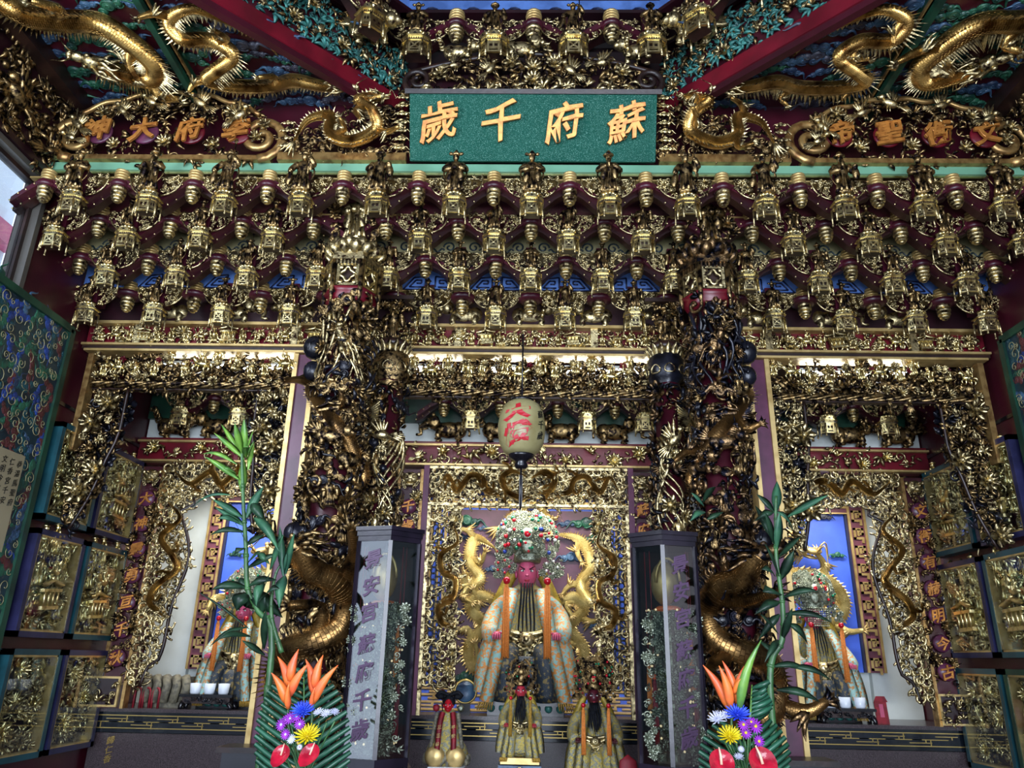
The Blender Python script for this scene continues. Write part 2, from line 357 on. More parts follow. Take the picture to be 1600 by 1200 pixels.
def wloc(o):
    v = Vector((0, 0, 0))
    while o is not None: v = v + o.location; o = o.parent
    return v
def tag(o, label=None, cat=None, group=None, kind=None):
    if label: o['label'] = label
    if cat: o['category'] = cat
    if group: o['group'] = group
    if kind: o['kind'] = kind
    return o
def thing(name, label, cat, loc=(0, 0, 0), group=None):
    o = bpy.data.objects.new(name, None); COL.objects.link(o); o.location = loc; o.empty_display_size = 0.05
    return tag(o, label, cat, group)
def part(name, mb, m, parent=None, kind=None, label=None):
    """mesh given in world coordinates becomes a child of its thing (or of a part)"""
    off = wloc(parent) if parent is not None else None
    o = bpy.data.objects.new(name, mesh(name, mb, m, off)); COL.objects.link(o)
    if parent is not None: o.parent = parent
    if kind: o['kind'] = kind
    if label: o['label'] = label
    return o
def struct(name, mb, m): return part(name, mb, m, None, 'structure')
_TM = {}
def inst(name, tplname, m, world, parent, label=None):
    """a linked copy of library piece tplname at matrix world, child of parent"""
    k = (tplname, m)
    if k not in _TM: _TM[k] = mesh(tplname, LIB[tplname], m)
    o = bpy.data.objects.new(name, _TM[k]); COL.objects.link(o)
    w = world.copy()
    if parent is not None: o.parent = parent; w[:3, 3] -= np.array(wloc(parent))
    o.matrix_basis = Matrix([list(r) for r in w])
    if label: o['label'] = label
    return o
def copy_thing(src, loc, label, rot=None):
    c = src.copy(); COL.objects.link(c); c.location = loc; c['label'] = label
    if rot is not None: c.rotation_euler = rot
    for ch in src.children:
        d = ch.copy(); COL.objects.link(d); d.parent = c
        for g in ch.children:
            e = g.copy(); COL.objects.link(e); e.parent = d
    return c
_GL = {}
def glyph(ch, thick=0.02, depth=0.05):
    """one written character as a mesh template, unit square, centred, +z out"""
    k = (ch, thick, depth)
    if k in _GL: return _GL[k]
    c = bpy.data.curves.new('glyph', 'FONT'); c.body = ch; c.extrude = depth / 2; c.offset = thick
    c.bevel_depth = 0.008; c.bevel_resolution = 0; c.resolution_u = 3
    o = bpy.data.objects.new('glyph', c); COL.objects.link(o)
    dg = bpy.context.evaluated_depsgraph_get(); dg.update()
    me = bpy.data.meshes.new_from_object(o.evaluated_get(dg))
    V = np.array([v.co for v in me.vertices]).reshape(-1, 3)
    me.calc_loop_triangles(); T = np.array([t.vertices for t in me.loop_triangles], int)
    bpy.data.objects.remove(o); bpy.data.curves.remove(c); bpy.data.meshes.remove(me)
    lo, hi = V.min(0), V.max(0); s = max(hi[0] - lo[0], hi[1] - lo[1])
    V = (V - (lo + hi) / 2) / s
    V[:, 1] += 0.13 * V[:, 0] + 0.05 * np.sin(V[:, 0] * 5)   # brush slant
    V[:, 0] += 0.03 * np.sin(V[:, 1] * 6)
    _GL[k] = (V, np.zeros((0, 4), int), T, np.zeros(0, bool), np.zeros(len(T), bool)); return _GL[k]
# ------------------------------------------------------------------ library of carved pieces (x right, y up, z out of the board)
LIB = {}
def crom(P, n):
    P = np.asarray(P, float); P = np.vstack([2 * P[0] - P[1], P, 2 * P[-1] - P[-2]]); out = []
    k = len(P) - 3
    for i in range(k):
        m = max(2, n // k); t = np.linspace(0, 1, m, endpoint=(i == k - 1))[:, None]
        a, b, c, d = P[i], P[i + 1], P[i + 2], P[i + 3]
        out.append(0.5 * (2 * b + (c - a) * t + (2 * a - 5 * b + 4 * c - d) * t ** 2 + (3 * b - a - 3 * c + d) * t ** 3))
    return np.vstack(out)
def spiral(cx, cy, r0, r1, a0, turns, n=16, z=0.0, dz=0.0):
    t = np.linspace(0, 1, n); a = a0 + turns * 2 * PI * t; r = r0 + (r1 - r0) * t
    return np.stack([cx + r * np.cos(a), cy + r * np.sin(a), z + dz * t], -1)
def T_leaf(rnd, n=3, spread=1.0):
    b = MB()
    for i in range(n):
        a = (i - (n - 1) / 2) * spread + rnd.uniform(-.2, .2); L = rnd.uniform(.75, 1.1); t = np.linspace(0, 1, 5)
        P = np.stack([np.sin(a + .4 * t) * L * t, np.cos(a + .4 * t) * L * t, .05 + .28 * np.sin(t * PI) + .05 * i], -1)
        b.blade(P, np.array([.05, .17, .2, .13, .01]), (0, 0, 1), .3)
    return b.arr()
def T_scroll(rnd, turns=1.4):
    b = MB(); s = 1
    P = spiral(0, 0, .08, .5, rnd.uniform(0, 6), turns * s, 18, .22, -.12)
    b.tube(P, np.linspace(.09, .1, 18), 5)
    tip = P[-1]
    for k in range(2):
        a = math.atan2(tip[1], tip[0]) + .9 + k * 1.1; t = np.linspace(0, 1, 4)
        Q = np.stack([tip[0] + .55 * t * math.cos(a), tip[1] + .55 * t * math.sin(a), .1 + .22 * np.sin(t * PI)], -1)
        b.blade(Q, np.array([.07, .14, .1, .01]), (0, 0, 1), .3)
    b.ell((0, 0, .26), (.12, .12, .1), 6, 4)
    return b.arr()
def T_flower(rnd, n=7, layers=2):
    b = MB()
    for l in range(layers):
        for i in range(n):
            a = 2 * PI * (i + .5 * l) / n; r = 1.0 - .32 * l; t = np.linspace(0, 1, 4); z = .08 + .17 * l
            P = np.stack([np.cos(a) * r * (.12 + .8 * t), np.sin(a) * r * (.12 + .8 * t), z + (.24 + .1 * l) * t ** 1.5], -1)
            b.blade(P, np.array([.1, .26, .3, .1]) * r, (0, 0, 1), .22)
    b.ell((0, 0, .32), (.27, .27, .24), 8, 5)
    for i in range(6): b.ell((.16 * math.cos(i), .16 * math.sin(i), .5), .07, 5, 3)
    return b.arr()
def T_cloud(rnd):
    b = MB()
    for cx, cy, r in ((0, 0, .5), (.62, -.12, .36), (-.6, -.16, .32)):
        b.ell((cx, cy, .05), (r, r * .85, .16), 10, 5)
        P = spiral(cx, cy, .05, r * .86, rnd.uniform(0, 6), 1.6, 20, .2, -.1); b.tube(P, .06, 5)
    t = np.linspace(0, 1, 8); b.tube(np.stack([.7 + 1.0 * t, -.25 + .3 * np.sin(t * 5), .1 + 0 * t], -1), np.linspace(.16, .02, 8), 6)
    b.tube(np.stack([-.7 - .6 * t, -.28 + .2 * np.sin(t * 4), .1 + 0 * t], -1), np.linspace(.13, .02, 8), 6)
    return b.arr()
def T_bird(rnd):
    b = MB()
    b.ell((0, 0, .28), (.5, .26, .24), 10, 6, rotz(.5))
    b.ell((.45, .36, .38), (.2, .18, .18), 8, 5)
    b.tube([(.55, .38, .42), (.78, .34, .42)], [.07, .01], 5)
    for i in range(5):
        t = np.linspace(0, 1, 4); a = PI + .45 + (i - 2) * .16; L = 1.0 - .08 * abs(i - 2)
        b.blade(np.stack([-.3 + L * t * math.cos(a), -.18 + L * t * math.sin(a), .22 + .1 * np.sin(t * 3) + .03 * i], -1), np.array([.05, .09, .1, .03]), (0, 0, 1), .25)
    for i in range(5):
        t = np.linspace(0, 1, 4); a = 1.2 + i * .28; L = .95 - .1 * i
        b.blade(np.stack([-.02 - .05 * i + L * t * math.cos(a), .12 + L * t * math.sin(a), .42 - .04 * i + .1 * t], -1), np.array([.08, .12, .1, .02]), (0, 0, 1), .25)
    for s in (0, .16): b.tube([(.02 + s, -.2, .28), (.05 + s, -.55, .26)], .03, 4)
    return b.arr()
def T_figure(rnd, n=8, pose=0):
    """a carved robed figure, height 1, facing +z"""
    b = MB(); up = mtx(X=(1, 0, 0), Y=(0, 0, -1), Z=(0, 1, 0))
    b.lathe([(.20, 0), (.21, .05), (.155, .22), (.13, .40), (.15, .52), (.17, .64), (.12, .71), (.05, .745), (.05, .78)], n, up, (1, .75))
    for i in range(5):    # folds of the robe
        a = -1.2 + i * .6; t = np.linspace(0, 1, 4)
        b.tube(np.stack([np.sin(a) * (.2 - .08 * t), .02 + .42 * t, .155 * np.cos(a) * (1 - .35 * t) + .01], -1), [.035, .03, .022, .01], 5)
    b.ell((0, .85, .01), (.075, .095, .085), n, 6)
    b.ell((0, .84, .095), (.018, .03, .02), 5, 3)
    if pose % 2: b.lathe([(.09, .9), (.13, .93), (.08, .96), (.05, 1.02), (.02, 1.05)], n, up)
    else:
        b.ell((0, .94, -.01), (.1, .06, .09), n, 4)
        for s in (-1, 1): b.ell((s * .12, .95, 0), (.055, .045, .04), 6, 4)
        b.ell((0, 1.0, 0), (.05, .05, .04), 6, 4)
    if pose == 3 or pose == 1:    # beard
        b.tube([(0, .79, .07), (0, .7, .13), (0, .58, .14)], [.05, .045, .01], 6)
    hands = [((.11, .5, .2), (-.1, .47, .2)), ((.24, .6, .2), (-.13, .48, .22)), ((.16, .74, .2), (-.26, .42, .14)), ((.1, .58, .2), (-.1, .54, .22))][pose % 4]
    for s, h in zip((1, -1), hands):
        el = (s * .25, .52, .06) if h[1] < .7 else (s * .26, .6, .1)
        b.tube(crom([(s * .13, .67, 0), el, h], 8), np.linspace(.075, .06, 8), 6)
        b.ell(h, .042, 6, 4)
        t = np.linspace(0, 1, 4)    # hanging sleeve
        b.blade(np.stack([h[0] + s * .04 * t, h[1] - .02 - .26 * t, h[2] - .04 - .05 * t], -1), np.array([.05, .08, .09, .05]), (0, 0, 1), .25)
    if pose == 2: b.tube([(.17, .3, .22), (.16, 1.12, .2)], .016, 5); b.ell((.16, 1.12, .2), (.05, .09, .02), 6, 4)
    if pose == 0: b.ell((0, .48, .24), (.07, .06, .05), 6, 4)
    for s in (-1, 1):    # ribbons
        t = np.linspace(0, 1, 7); b.tube(np.stack([s * (.17 + .09 * np.sin(t * 4)), .66 - .55 * t, -.02 + .06 * t], -1), .02, 4, .5)
    return b.arr()
def head_dragon(b, o, d, up, s, mane=8):
    """dragon head at o looking along d"""
    d = np.array(d, float); d /= np.linalg.norm(d); up = np.array(up, float); up -= up.dot(d) * d; up /= np.linalg.norm(up); sd = np.cross(up, d)
    m = mtx(o, d, sd, up, s)
    def p(x, y, z): return (m @ np.array((x, y, z, 1.0)))[:3]
    def E(c, r, nu=8, nv=5):
        x = MB(); x.ell(c, r, nu, nv); b.stamp(x.arr(), m)
    E((.1, 0, .05), (.55, .42, .42), 10, 6); E((.75, 0, .12), (.5, .27, .2), 8, 5); E((1.15, 0, .2), (.18, .24, .16))
    E((.7, 0, -.24), (.5, .22, .1))
    for sg in (-1, 1):
        E((.38, sg * .28, .33), (.15, .13, .14), 6, 4); E((1.15, sg * .14, .32), (.1, .09, .09), 6, 4)
        b.tube([p(.1, sg * .25, .4), p(-.35, sg * .42, .75), p(-.8, sg * .4, .85), p(-1.15, sg * .35, 1.1)], np.array([.12, .1, .07, .02]) * s, 5)
        b.tube([p(-.35, sg * .42, .75), p(-.5, sg * .6, 1.05)], np.array([.07, .02]) * s, 5)
        t = np.linspace(0, 1, 8)
        b.tube(np.array([p(1.1 + .8 * x, sg * (.2 + .5 * x), .2 + .5 * math.sin(x * 5)) for x in t]), np.linspace(.06, .015, 8) * s, 4)
        for k in range(3): b.tube([p(.55 + .2 * k, sg * .18, -.02), p(.6 + .2 * k, sg * .2, -.16)], np.array([.05, .01]) * s, 4)
    for k in range(mane):
        a = -1.9 + 3.8 * k / max(1, mane - 1) + PI / 2; t = np.linspace(0, 1, 6); L = 1.0 + .35 * math.sin(k * 2.4)
        P = [p(-.2 - L * x, .35 * math.cos(a) * (1 + .9 * x) + .12 * math.sin(x * 6 + k), .1 + .4 * math.sin(a) * (1 + .7 * x)) for x in t]
        b.tube(P, np.array([.1, .12, .11, .09, .06, .015]) * s, 5)
    for k in range(4):
        t = np.linspace(0, 1, 5); b.tube([p(.4 - .12 * k - .2 * x, .1 * (k - 1.5) * 1.5, -.3 - .5 * x + .1 * math.sin(4 * x + k)) for x in t], np.array([.07, .07, .06, .04, .01]) * s, 4)
def claw(b, o, d, up, s):
    d = np.array(d, float); d /= np.linalg.norm(d); up = np.array(up, float); sd = np.cross(up, d); sd /= np.linalg.norm(sd) + 1e-9; up = np.cross(d, sd)
    for k in range(4):
        a = (k - 1.5) * .55; q = d * math.cos(a) + sd * math.sin(a)
        b.tube([o, o + q * s * .5 + up * s * .25, o + q * s * .95 - up * s * .05], np.array([.2, .14, .02]) * s, 4)
def dragon(P, r, n=64, legs=(.22, .4, .62, .8), out=(0, 0, 1), head=True, hs=2.0, fins=True, sides=8, headdir=None, fin=1.0):
    """body swept along control points (tail first); returns body, head, spines, claws, tail as meshes"""
    P = crom(P, n); k = len(P); t = np.linspace(0, 1, k)
    rad = r * np.clip(np.minimum(.15 + t * 3.2, 1.0), 0, 1) * (1 - .25 * np.clip((t - .85) / .15, 0, 1))
    body, hd_, spn, tail = MB(), MB(), MB(), MB(); claws = []
    out = np.array(out, float); body.tube(P, rad, sides, up=out); tan = np.gradient(P, axis=0); tan /= np.linalg.norm(tan, axis=1)[:, None] + 1e-9
    if fins:
        V = []; T = []
        for i in range(2, k - 2):
            s = np.cross(out, tan[i]); s /= np.linalg.norm(s) + 1e-9
            for sg, hh in ((1, 1.0), (-1, .55)):
                nrm = s * sg * .85 + out * .45; nrm /= np.linalg.norm(nrm)
                c = P[i] + nrm * rad[i] * .9; h = rad[i] * .8 * hh * fin * (1 + .3 * math.sin(i * 2.1)); w = np.linalg.norm(P[i + 1] - P[i]) * .55
                tip = c + nrm * h - tan[i] * w * .9; q = np.cross(nrm, tan[i]) * rad[i] * .14
                b0 = len(V); V += [c - tan[i] * w, c + tan[i] * w, tip, c + q, c - q]; T += [(b0, b0 + 3, b0 + 2), (b0 + 3, b0 + 1, b0 + 2), (b0 + 1, b0 + 4, b0 + 2), (b0 + 4, b0, b0 + 2)]
        spn.raw(V, None, T, False)
    for li, f in enumerate(legs):
        i = int(f * (k - 1)); s = np.cross(out, tan[i]); s /= np.linalg.norm(s) + 1e-9; s = s * (1 if li % 2 else -1)
        a = P[i]; kn = a + s * r * 1.9 + out * r * .5 + tan[i] * r * 1.0; ft = kn + s * r * .9 - tan[i] * r * 1.7 * (1 if li % 2 else -1) + out * r * .3
        body.tube(crom([a, kn, ft], 8), np.linspace(r * .75, r * .32, 8), 6, up=out); cl = MB()
        claw(cl, ft, ft - kn, out, r * 1.2)
        for j in range(3):
            q = np.linspace(0, 1, 5)[:, None]; e = -tan[i] * (1.4 + .3 * j) + s * (j - 1) * .6
            cl.tube(kn + e * r * q + out * r * .3 * np.sin(q * 4 + j), np.array([.25, .28, .22, .14, .03]) * r, 4)
        claws.append(cl)
    if head:
        hd = tan[-1] if headdir is None else np.array(headdir, float)
        s = np.cross(out, hd); u = s * .7 + out * .7
        if u[2] < 0 and abs(out[2]) < .5: u = -s * .7 + out * .7
        if u[1] > 0 and abs(out[2]) > .5: u = -s * .7 + out * .7
        head_dragon(hd_, P[-1], hd, u, r * hs * .62)
    for j in range(4):
        q = np.linspace(0, 1, 5)[:, None]; s = np.cross(out, tan[0])
        tail.tube(P[0] - tan[0] * r * 2.6 * q + s * r * (j - 1.5) * .9 * q, np.array([.2, .3, .26, .16, .03]) * r, 4)
    return body, hd_, spn, claws, tail
def add_dragon(t, P, r, bm, tm, n=64, name='dragon', **kw):
    body, hd, sp, cl, tl = dragon(P, r, n, **kw); d = part(name, body, bm, t); part('dragon_head', hd, tm, d); part('dorsal_spines', sp, tm, d, 'stuff')
    for c in cl: part('claw', c, tm, d)
    part('tail_flame', tl, tm, d); return d
def T_dragonette(rnd, k=0):
    P = [(-1.1, -.1, .2), (-.7, .3, .25), (-.3, -.15, .3), (.1, .25, .3), (.4, -.1, .32), (.75, .1, .35)]
    if k: P = [(x, -y, z) for x, y, z in P]
    bd, hd, sp, cl, tl = dragon(P, .13, 30, (.35, .7), sides=6, hs=2.4)
    b = MB()
    for x in [bd, hd, sp, tl] + cl: b.stamp(x.arr(), I4())
    return b.arr()
def T_beast(rnd, kind=0):
    """crouching guardian beast, about 1.2 long, facing +x, body seen from +z, standing on y = 0"""
    b = MB()
    b.ell((0, .38, 0), (.5, .28, .25), 12, 7); b.ell((-.35, .38, 0), (.28, .3, .25), 10, 6)
    for x in (.3, -.4):
        for z in (-.15, .15):
            b.tube([(x, .3, z), (x + .08, .15, z * 1.1), (x, .03, z * 1.1)], [.13, .09, .08], 7); b.ell((x + .07, .04, z * 1.1), (.12, .05, .08), 7, 4)
    h = (.55, .6, .08)
    b.ell(h, (.24, .24, .24), 10, 6); b.ell((h[0] + .2, h[1] - .07, h[2] + .04), (.13, .12, .15), 8, 5)
    for s in (-.1, .1): b.ell((h[0] + .16, h[1] + .1, h[2] + s), .06, 6, 4); b.ell((h[0] - .02, h[1] + .22, h[2] + s * 1.6), (.07, .1, .04), 6, 4)
    if kind == 0:    # lion: curled mane and tail
        for i in range(14):
            a = i * 2.4; r = .2 + .1 * (i / 14); b.ell((h[0] - .14 + .03 * math.cos(i), h[1] + r * math.sin(a), h[2] + r * math.cos(a)), .085, 6, 4)
        for i in range(4): b.tube(spiral(-.68 - .04 * i, .62 + .1 * i, .03, .13, i, 1.1, 9, .05 * (i - 1.5), .05), .045, 5)
    elif kind == 1:    # elephant
        b.tube(crom([(h[0] + .2, h[1], h[2]), (h[0] + .42, h[1] - .18, h[2] + .05), (h[0] + .38, h[1] - .42, h[2] + .1), (h[0] + .56, h[1] - .44, h[2] + .1)], 10), np.linspace(.1, .04, 10), 7)
        for s in (-1, 1):
            b.tube([(h[0] + .2, h[1] - .14, h[2] + .12 * s), (h[0] + .42, h[1] - .2, h[2] + .16 * s), (h[0] + .5, h[1] - .06, h[2] + .16 * s)], [.05, .04, .01], 5)
            b.ell((h[0] - .08, h[1] - .02, h[2] + .24 * s), (.18, .22, .05), 8, 5)
        b.tube([(-.6, .5, 0), (-.72, .3, .05), (-.7, .15, .05)], [.05, .035, .05], 5)
    else:    # scaled fish-dragon
        for i in range(6):
            t = np.linspace(0, 1, 5); a = 1.6 + .3 * i; b.blade(np.stack([-.5 + .6 * t * math.cos(a), .5 + .6 * t * math.sin(a), .02 * i - .05 + 0 * t], -1), [.04, .1, .11, .08, .01], (0, 0, 1), .3)
        for s in (-1, 1): b.tube([(h[0] - .05, h[1] + .2, s * .1), (h[0] - .3, h[1] + .42, s * .15), (h[0] - .5, h[1] + .4, s * .15)], [.05, .04, .01], 5)
        for i in range(5): b.ell((-.4 + .2 * i, .66, 0), (.08, .07, .03), 6, 4)
    return b.arr()
def T_pavilion(rnd):
    b = MB()
    b.box((0, .06, .12), (.9, .12, .3)); b.box((0, .62, .12), (1.0, .1, .34))
    for x in (-.36, -.12, .12, .36): b.tube([(x, .1, .24), (x, .6, .24)], .04, 5)
    b.box((0, .35, .05), (.8, .5, .12))
    for s in (-1, 1):
        t = np.linspace(0, 1, 5); b.blade(np.stack([s * .62 * t, .95 - .25 * t + .1 * t ** 3, .2 + .05 * t], -1), [.1, .1, .1, .09, .04], (0, 0, 1), .6)
    b.ell((0, 1.0, .2), .09, 6, 4)
    return b.arr()
def T_rock(rnd):
    b = MB()
    for i in range(6): b.ell((rnd.uniform(-.6, .6), rnd.uniform(-.25, .25), .1), (rnd.uniform(.2, .4), rnd.uniform(.15, .3), rnd.uniform(.1, .25)), 6, 4, rotz(rnd.uniform(0, 3)))
    return b.arr()
def T_vine(rnd):
    b = MB(); t = np.linspace(0, 1, 12)
    b.tube(np.stack([-1 + 2 * t, .35 * np.sin(t * 7 + rnd.uniform(0, 3)), .12 + .1 * np.sin(t * 9)], -1), .07, 5)
    for i in range(5):
        x = -.8 + .4 * i; a = 1.2 * (1 if i % 2 else -1) + rnd.uniform(-.4, .4); q = np.linspace(0, 1, 4)
        b.blade(np.stack([x + .5 * q * math.cos(a), .45 * q * math.sin(a) * 1.4, .14 + .2 * np.sin(q * 3)], -1), [.06, .15, .12, .01], (0, 0, 1), .3)
    return b.arr()
def T_horse(rnd):
    """rider on a horse, about 1 high, facing +x"""
    b = MB(); b.ell((0, .42, .15), (.36, .16, .15), 9, 5)
    b.tube([(.26, .48, .15), (.42, .7, .18), (.6, .64, .2)], [.13, .1, .06], 6)
    for x, d in ((.25, .16), (.18, -.05), (-.25, .1), (-.3, -.12)): b.tube([(x, .35, .15), (x + d, .18, .18), (x + d * .5, 0, .16)], [.08, .05, .04], 5)
    b.tube([(-.32, .48, .15), (-.5, .45, .15), (-.56, .2, .15)], [.06, .08, .02], 5)
    for i in range(5): b.ell((.24 + .05 * i, .58 + .05 * i, .14), (.05, .07, .05), 5, 3)
    f = T_figure(rnd, 6, 2); b.stamp(f, mtx((-.02, .38, .18), s=.66))
    return b.arr()
_r = random.Random(5)
for i in range(3):
    LIB['leaf%d' % i] = T_leaf(_r, 3 + i % 2, .8); LIB['scroll%d' % i] = T_scroll(_r, 1.2 + .25 * i); LIB['vine%d' % i] = T_vine(_r)
    LIB['cloud%d' % i] = T_cloud(_r); LIB['beast%d' % i] = T_beast(_r, i)
LIB['flower0'] = T_flower(_r, 7, 2); LIB['flower1'] = T_flower(_r, 5, 3); LIB['flower2'] = T_flower(_r, 9, 2)
LIB['bird0'] = T_bird(_r); LIB['rock0'] = T_rock(_r); LIB['rock1'] = T_rock(_r)
for i in range(4): LIB['figure%d' % i] = T_figure(_r, 8, i)
LIB['pavilion0'] = T_pavilion(_r); LIB['dragonette0'] = T_dragonette(_r, 0); LIB['dragonette1'] = T_dragonette(_r, 1); LIB['horse0'] = T_horse(_r)

class Frame:
    """a carved field: maps (u, v, w) of a board, flat or wrapped round a pillar, into the world"""
    def __init__(s, o, U, V, w, h, R=None):
        s.o = np.array(o, float); s.U = np.array(U, float) / np.linalg.norm(U); s.Vv = np.array(V, float) / np.linalg.norm(V); s.Wd = np.cross(s.U, s.Vv); s.w = w; s.h = h; s.R = R
    def m(s, u, v, w=0.0, rot=0.0, size=1.0, flip=False, tilt=0.0):
        if s.R is None: p = s.o + s.U * u + s.Vv * v + s.Wd * w; X, Y, Z = s.U, s.Vv, s.Wd
        else:
            a = u / s.R; Z = s.Wd * math.cos(a) + s.U * math.sin(a); X = s.U * math.cos(a) - s.Wd * math.sin(a); Y = s.Vv
            p = s.o + Z * (s.R + w) + Y * v
        k = mtx(p, X, Y, Z) @ rotz(rot)
        if tilt: k = k @ rotx(tilt)
        return k @ scl(-size if flip else size, size, size)
    def pt(s, u, v, w=0.0): return s.m(u, v, w)[:3, 3]
def fill(b, fr, cell, items, rnd, mask=None, size=(.8, 1.25), w=(0.0, .3), spin=PI, inset=.35):
    """stamp small carvings over the whole field into the mesh b"""
    nu = max(1, int(fr.w / cell)); nv = max(1, int(fr.h / cell)); k = 0
    for i in range(nu):
        for j in range(nv):
            u = (i + .5 + rnd.uniform(-inset, inset)) * fr.w / nu; v = (j + .5 + rnd.uniform(-inset, inset)) * fr.h / nv
            if mask and not mask(u, v): continue
            b.stamp(LIB[rnd.choice(items)], fr.m(u, v, rnd.uniform(*w) * cell, rnd.uniform(-spin, spin), cell * rnd.uniform(*size), rnd.random() < .5, rnd.uniform(-.35, .35))); k += 1
    return k
def scatter(parent, fr, spots, tpl, m, name, size, rnd, w=0.02, spin=.3, flip=None):
    for k, (u, v) in enumerate(spots):
        inst(name, tpl if isinstance(tpl, str) else tpl[k % len(tpl)], m, fr.m(u, v, w, rnd.uniform(-spin, spin), size * rnd.uniform(.85, 1.15), (rnd.random() < .5) if flip is None else flip), parent)
def grid_spots(fr, n, m, rnd, j=.25, mask=None):
    out = []
    for a in range(n):
        for c in range(m):
            u = (a + .5 + rnd.uniform(-j, j)) * fr.w / n; v = (c + .5 + rnd.uniform(-j, j)) * fr.h / m
            if mask is None or mask(u, v): out.append((u, v))
    return out
FOL = ['leaf0', 'leaf1', 'leaf2', 'scroll0', 'scroll1', 'scroll2', 'vine0', 'vine1']
MIX = FOL + ['cloud0', 'rock0', 'flower0', 'flower1']
def flatfr(x0, z0, x1, z1, Y): return Frame((x0, Y, z0), (1, 0, 0), (0, 0, 1), x1 - x0, z1 - z0)
# ------------------------------------------------------------------ room shell
XW = 3.25
def cz(u, v, Z):
    c = CM @ np.array([(u - 800) / F_PX, (600 - v) / F_PX, 1.0]); t = (Z - EYE) / c[2]
    return (c[0] * t, c[1] * t, Z)
struct('floor', MB().bbox(-4.2, 4.2, -4.0, 7.0, -0.12, 0), 'floor')
wl_ = MB()      # left wall with its window opening
wl_.bbox(-3.4, -XW, 2.0, 7.0, 0, 2.9); wl_.bbox(-3.4, -XW, 4.22, 7.0, 2.9, 5.9); wl_.bbox(-3.4, -XW, -1.5, 4.22, 4.54, 5.9); wl_.bbox(-3.4, -XW, 2.0, 2.2, 2.9, 4.54)
struct('wall_left', wl_, 'red')
struct('wall_right', MB().bbox(XW, 3.4, .8, 7.0, 0, 5.9).bbox(XW, 3.4, -1.5, .8, 4.5, 5.9), 'red')
struct('wall_back', MB().bbox(-3.4, 3.4, 6.78, 6.95, 0, 4.6), 'white')
up_ = MB(); up_.bbox(-XW, XW, 4.30, 4.42, 4.30, 5.32); up_.bbox(-XW, XW, 5.22, 5.34, 3.70, 4.2)
struct('wall_upper', up_, 'red')
ce = MB(); ZC = 5.25
OC, OH, OS = 2.0, 2.245, 0.93     # centre depth, half width and half side of the ceiling octagon
ce.bbox(-3.4, -2.3, -1.5, 4.4, ZC + .03, ZC + .15); ce.bbox(2.3, 3.4, -1.5, 4.4, ZC + .03, ZC + .15); ce.bbox(-2.3, 2.3, -1.5, OC - OH, ZC + .03, ZC + .15)
for sx in (-1, 1):
    for sy in (-1, 1):
        p = [(sx * OS, OC + sy * OH), (sx * 2.3, OC + sy * OH), (sx * 2.3, OC + sy * OS)]
        if sx * sy < 0: p = p[::-1]
        ce.prism(p[::-1] if False else p, .12, tr(0, 0, ZC + .03))
ce.bbox(-2.4, 2.4, -.4, 4.4, 6.62, 6.7)
for k in range(8):       # drum of the caisson
    a = k * PI / 4; c = (math.sin(a) * 2.33, OC + math.cos(a) * 2.33)
    ce.box((0, 0, 0), (1.95, .1, 1.4), tr(c[0], c[1], 5.95) @ rotz(-a))
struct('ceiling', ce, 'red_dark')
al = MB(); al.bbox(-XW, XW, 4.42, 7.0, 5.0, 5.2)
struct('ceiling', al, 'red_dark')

# wall details: groove lines and posts
for sx, nm in ((-1, 'left'), (1, 'right')):
    b = MB(); b.bbox(min(sx * 3.235, sx * 3.26), max(sx * 3.235, sx * 3.26), 4.72, 6.75, 3.19, 3.215)
    struct('trim_1' if sx < 0 else 'trim_2', b, 'black')
    b = MB(); b.bbox(min(sx * 3.2, sx * 3.26), max(sx * 3.2, sx * 3.26), -1.5, 4.14, 4.545, 4.59); struct('trim_3' if sx < 0 else 'trim_4', b, 'red_dark')

# window in the left wall, with the neighbour's siding beyond
wf = MB()
wf.bbox(-3.36, -3.22, 2.2, 4.22, 4.50, 4.54); wf.bbox(-3.36, -3.22, 2.2, 4.22, 2.9, 2.98); wf.bbox(-3.36, -3.22, 4.18, 4.22, 2.98, 4.50); wf.bbox(-3.36, -3.22, 2.2, 2.28, 2.98, 4.50)
win = struct('window_1', wf, 'steel')
part('inner_frame', MB().bbox(-3.31, -3.27, 4.15, 4.18, 2.98, 4.50).bbox(-3.31, -3.27, 2.28, 4.15, 4.47, 4.50), 'brown', win)
part('pane', MB().bbox(-3.295, -3.288, 2.28, 4.15, 2.98, 4.47), 'glass', win)
nb = thing('neighbour_facade', 'white horizontal siding of the next building seen through the window', 'building', (-5.2, 3.2, 0))
part('wall', MB().bbox(-5.4, -5.25, 0.5, 6.5, 0, 6.5), 'siding', nb)
sd = mesh('siding_board', MB().bbox(-.03, .03, -2.8, 2.8, -.1, .1), 'siding')
for k in range(22):
    o = bpy.data.objects.new('siding_board', sd); COL.objects.link(o); o.parent = nb; o.location = (-.02, .3, 1.8 + k * .21); o.rotation_euler = (0, .16, 0)
r_ = MB(); r_.bbox(-5.3, -5.1, .5, 6.5, 5.3, 5.5); part('eaves_trim', r_, 'pink', nb)

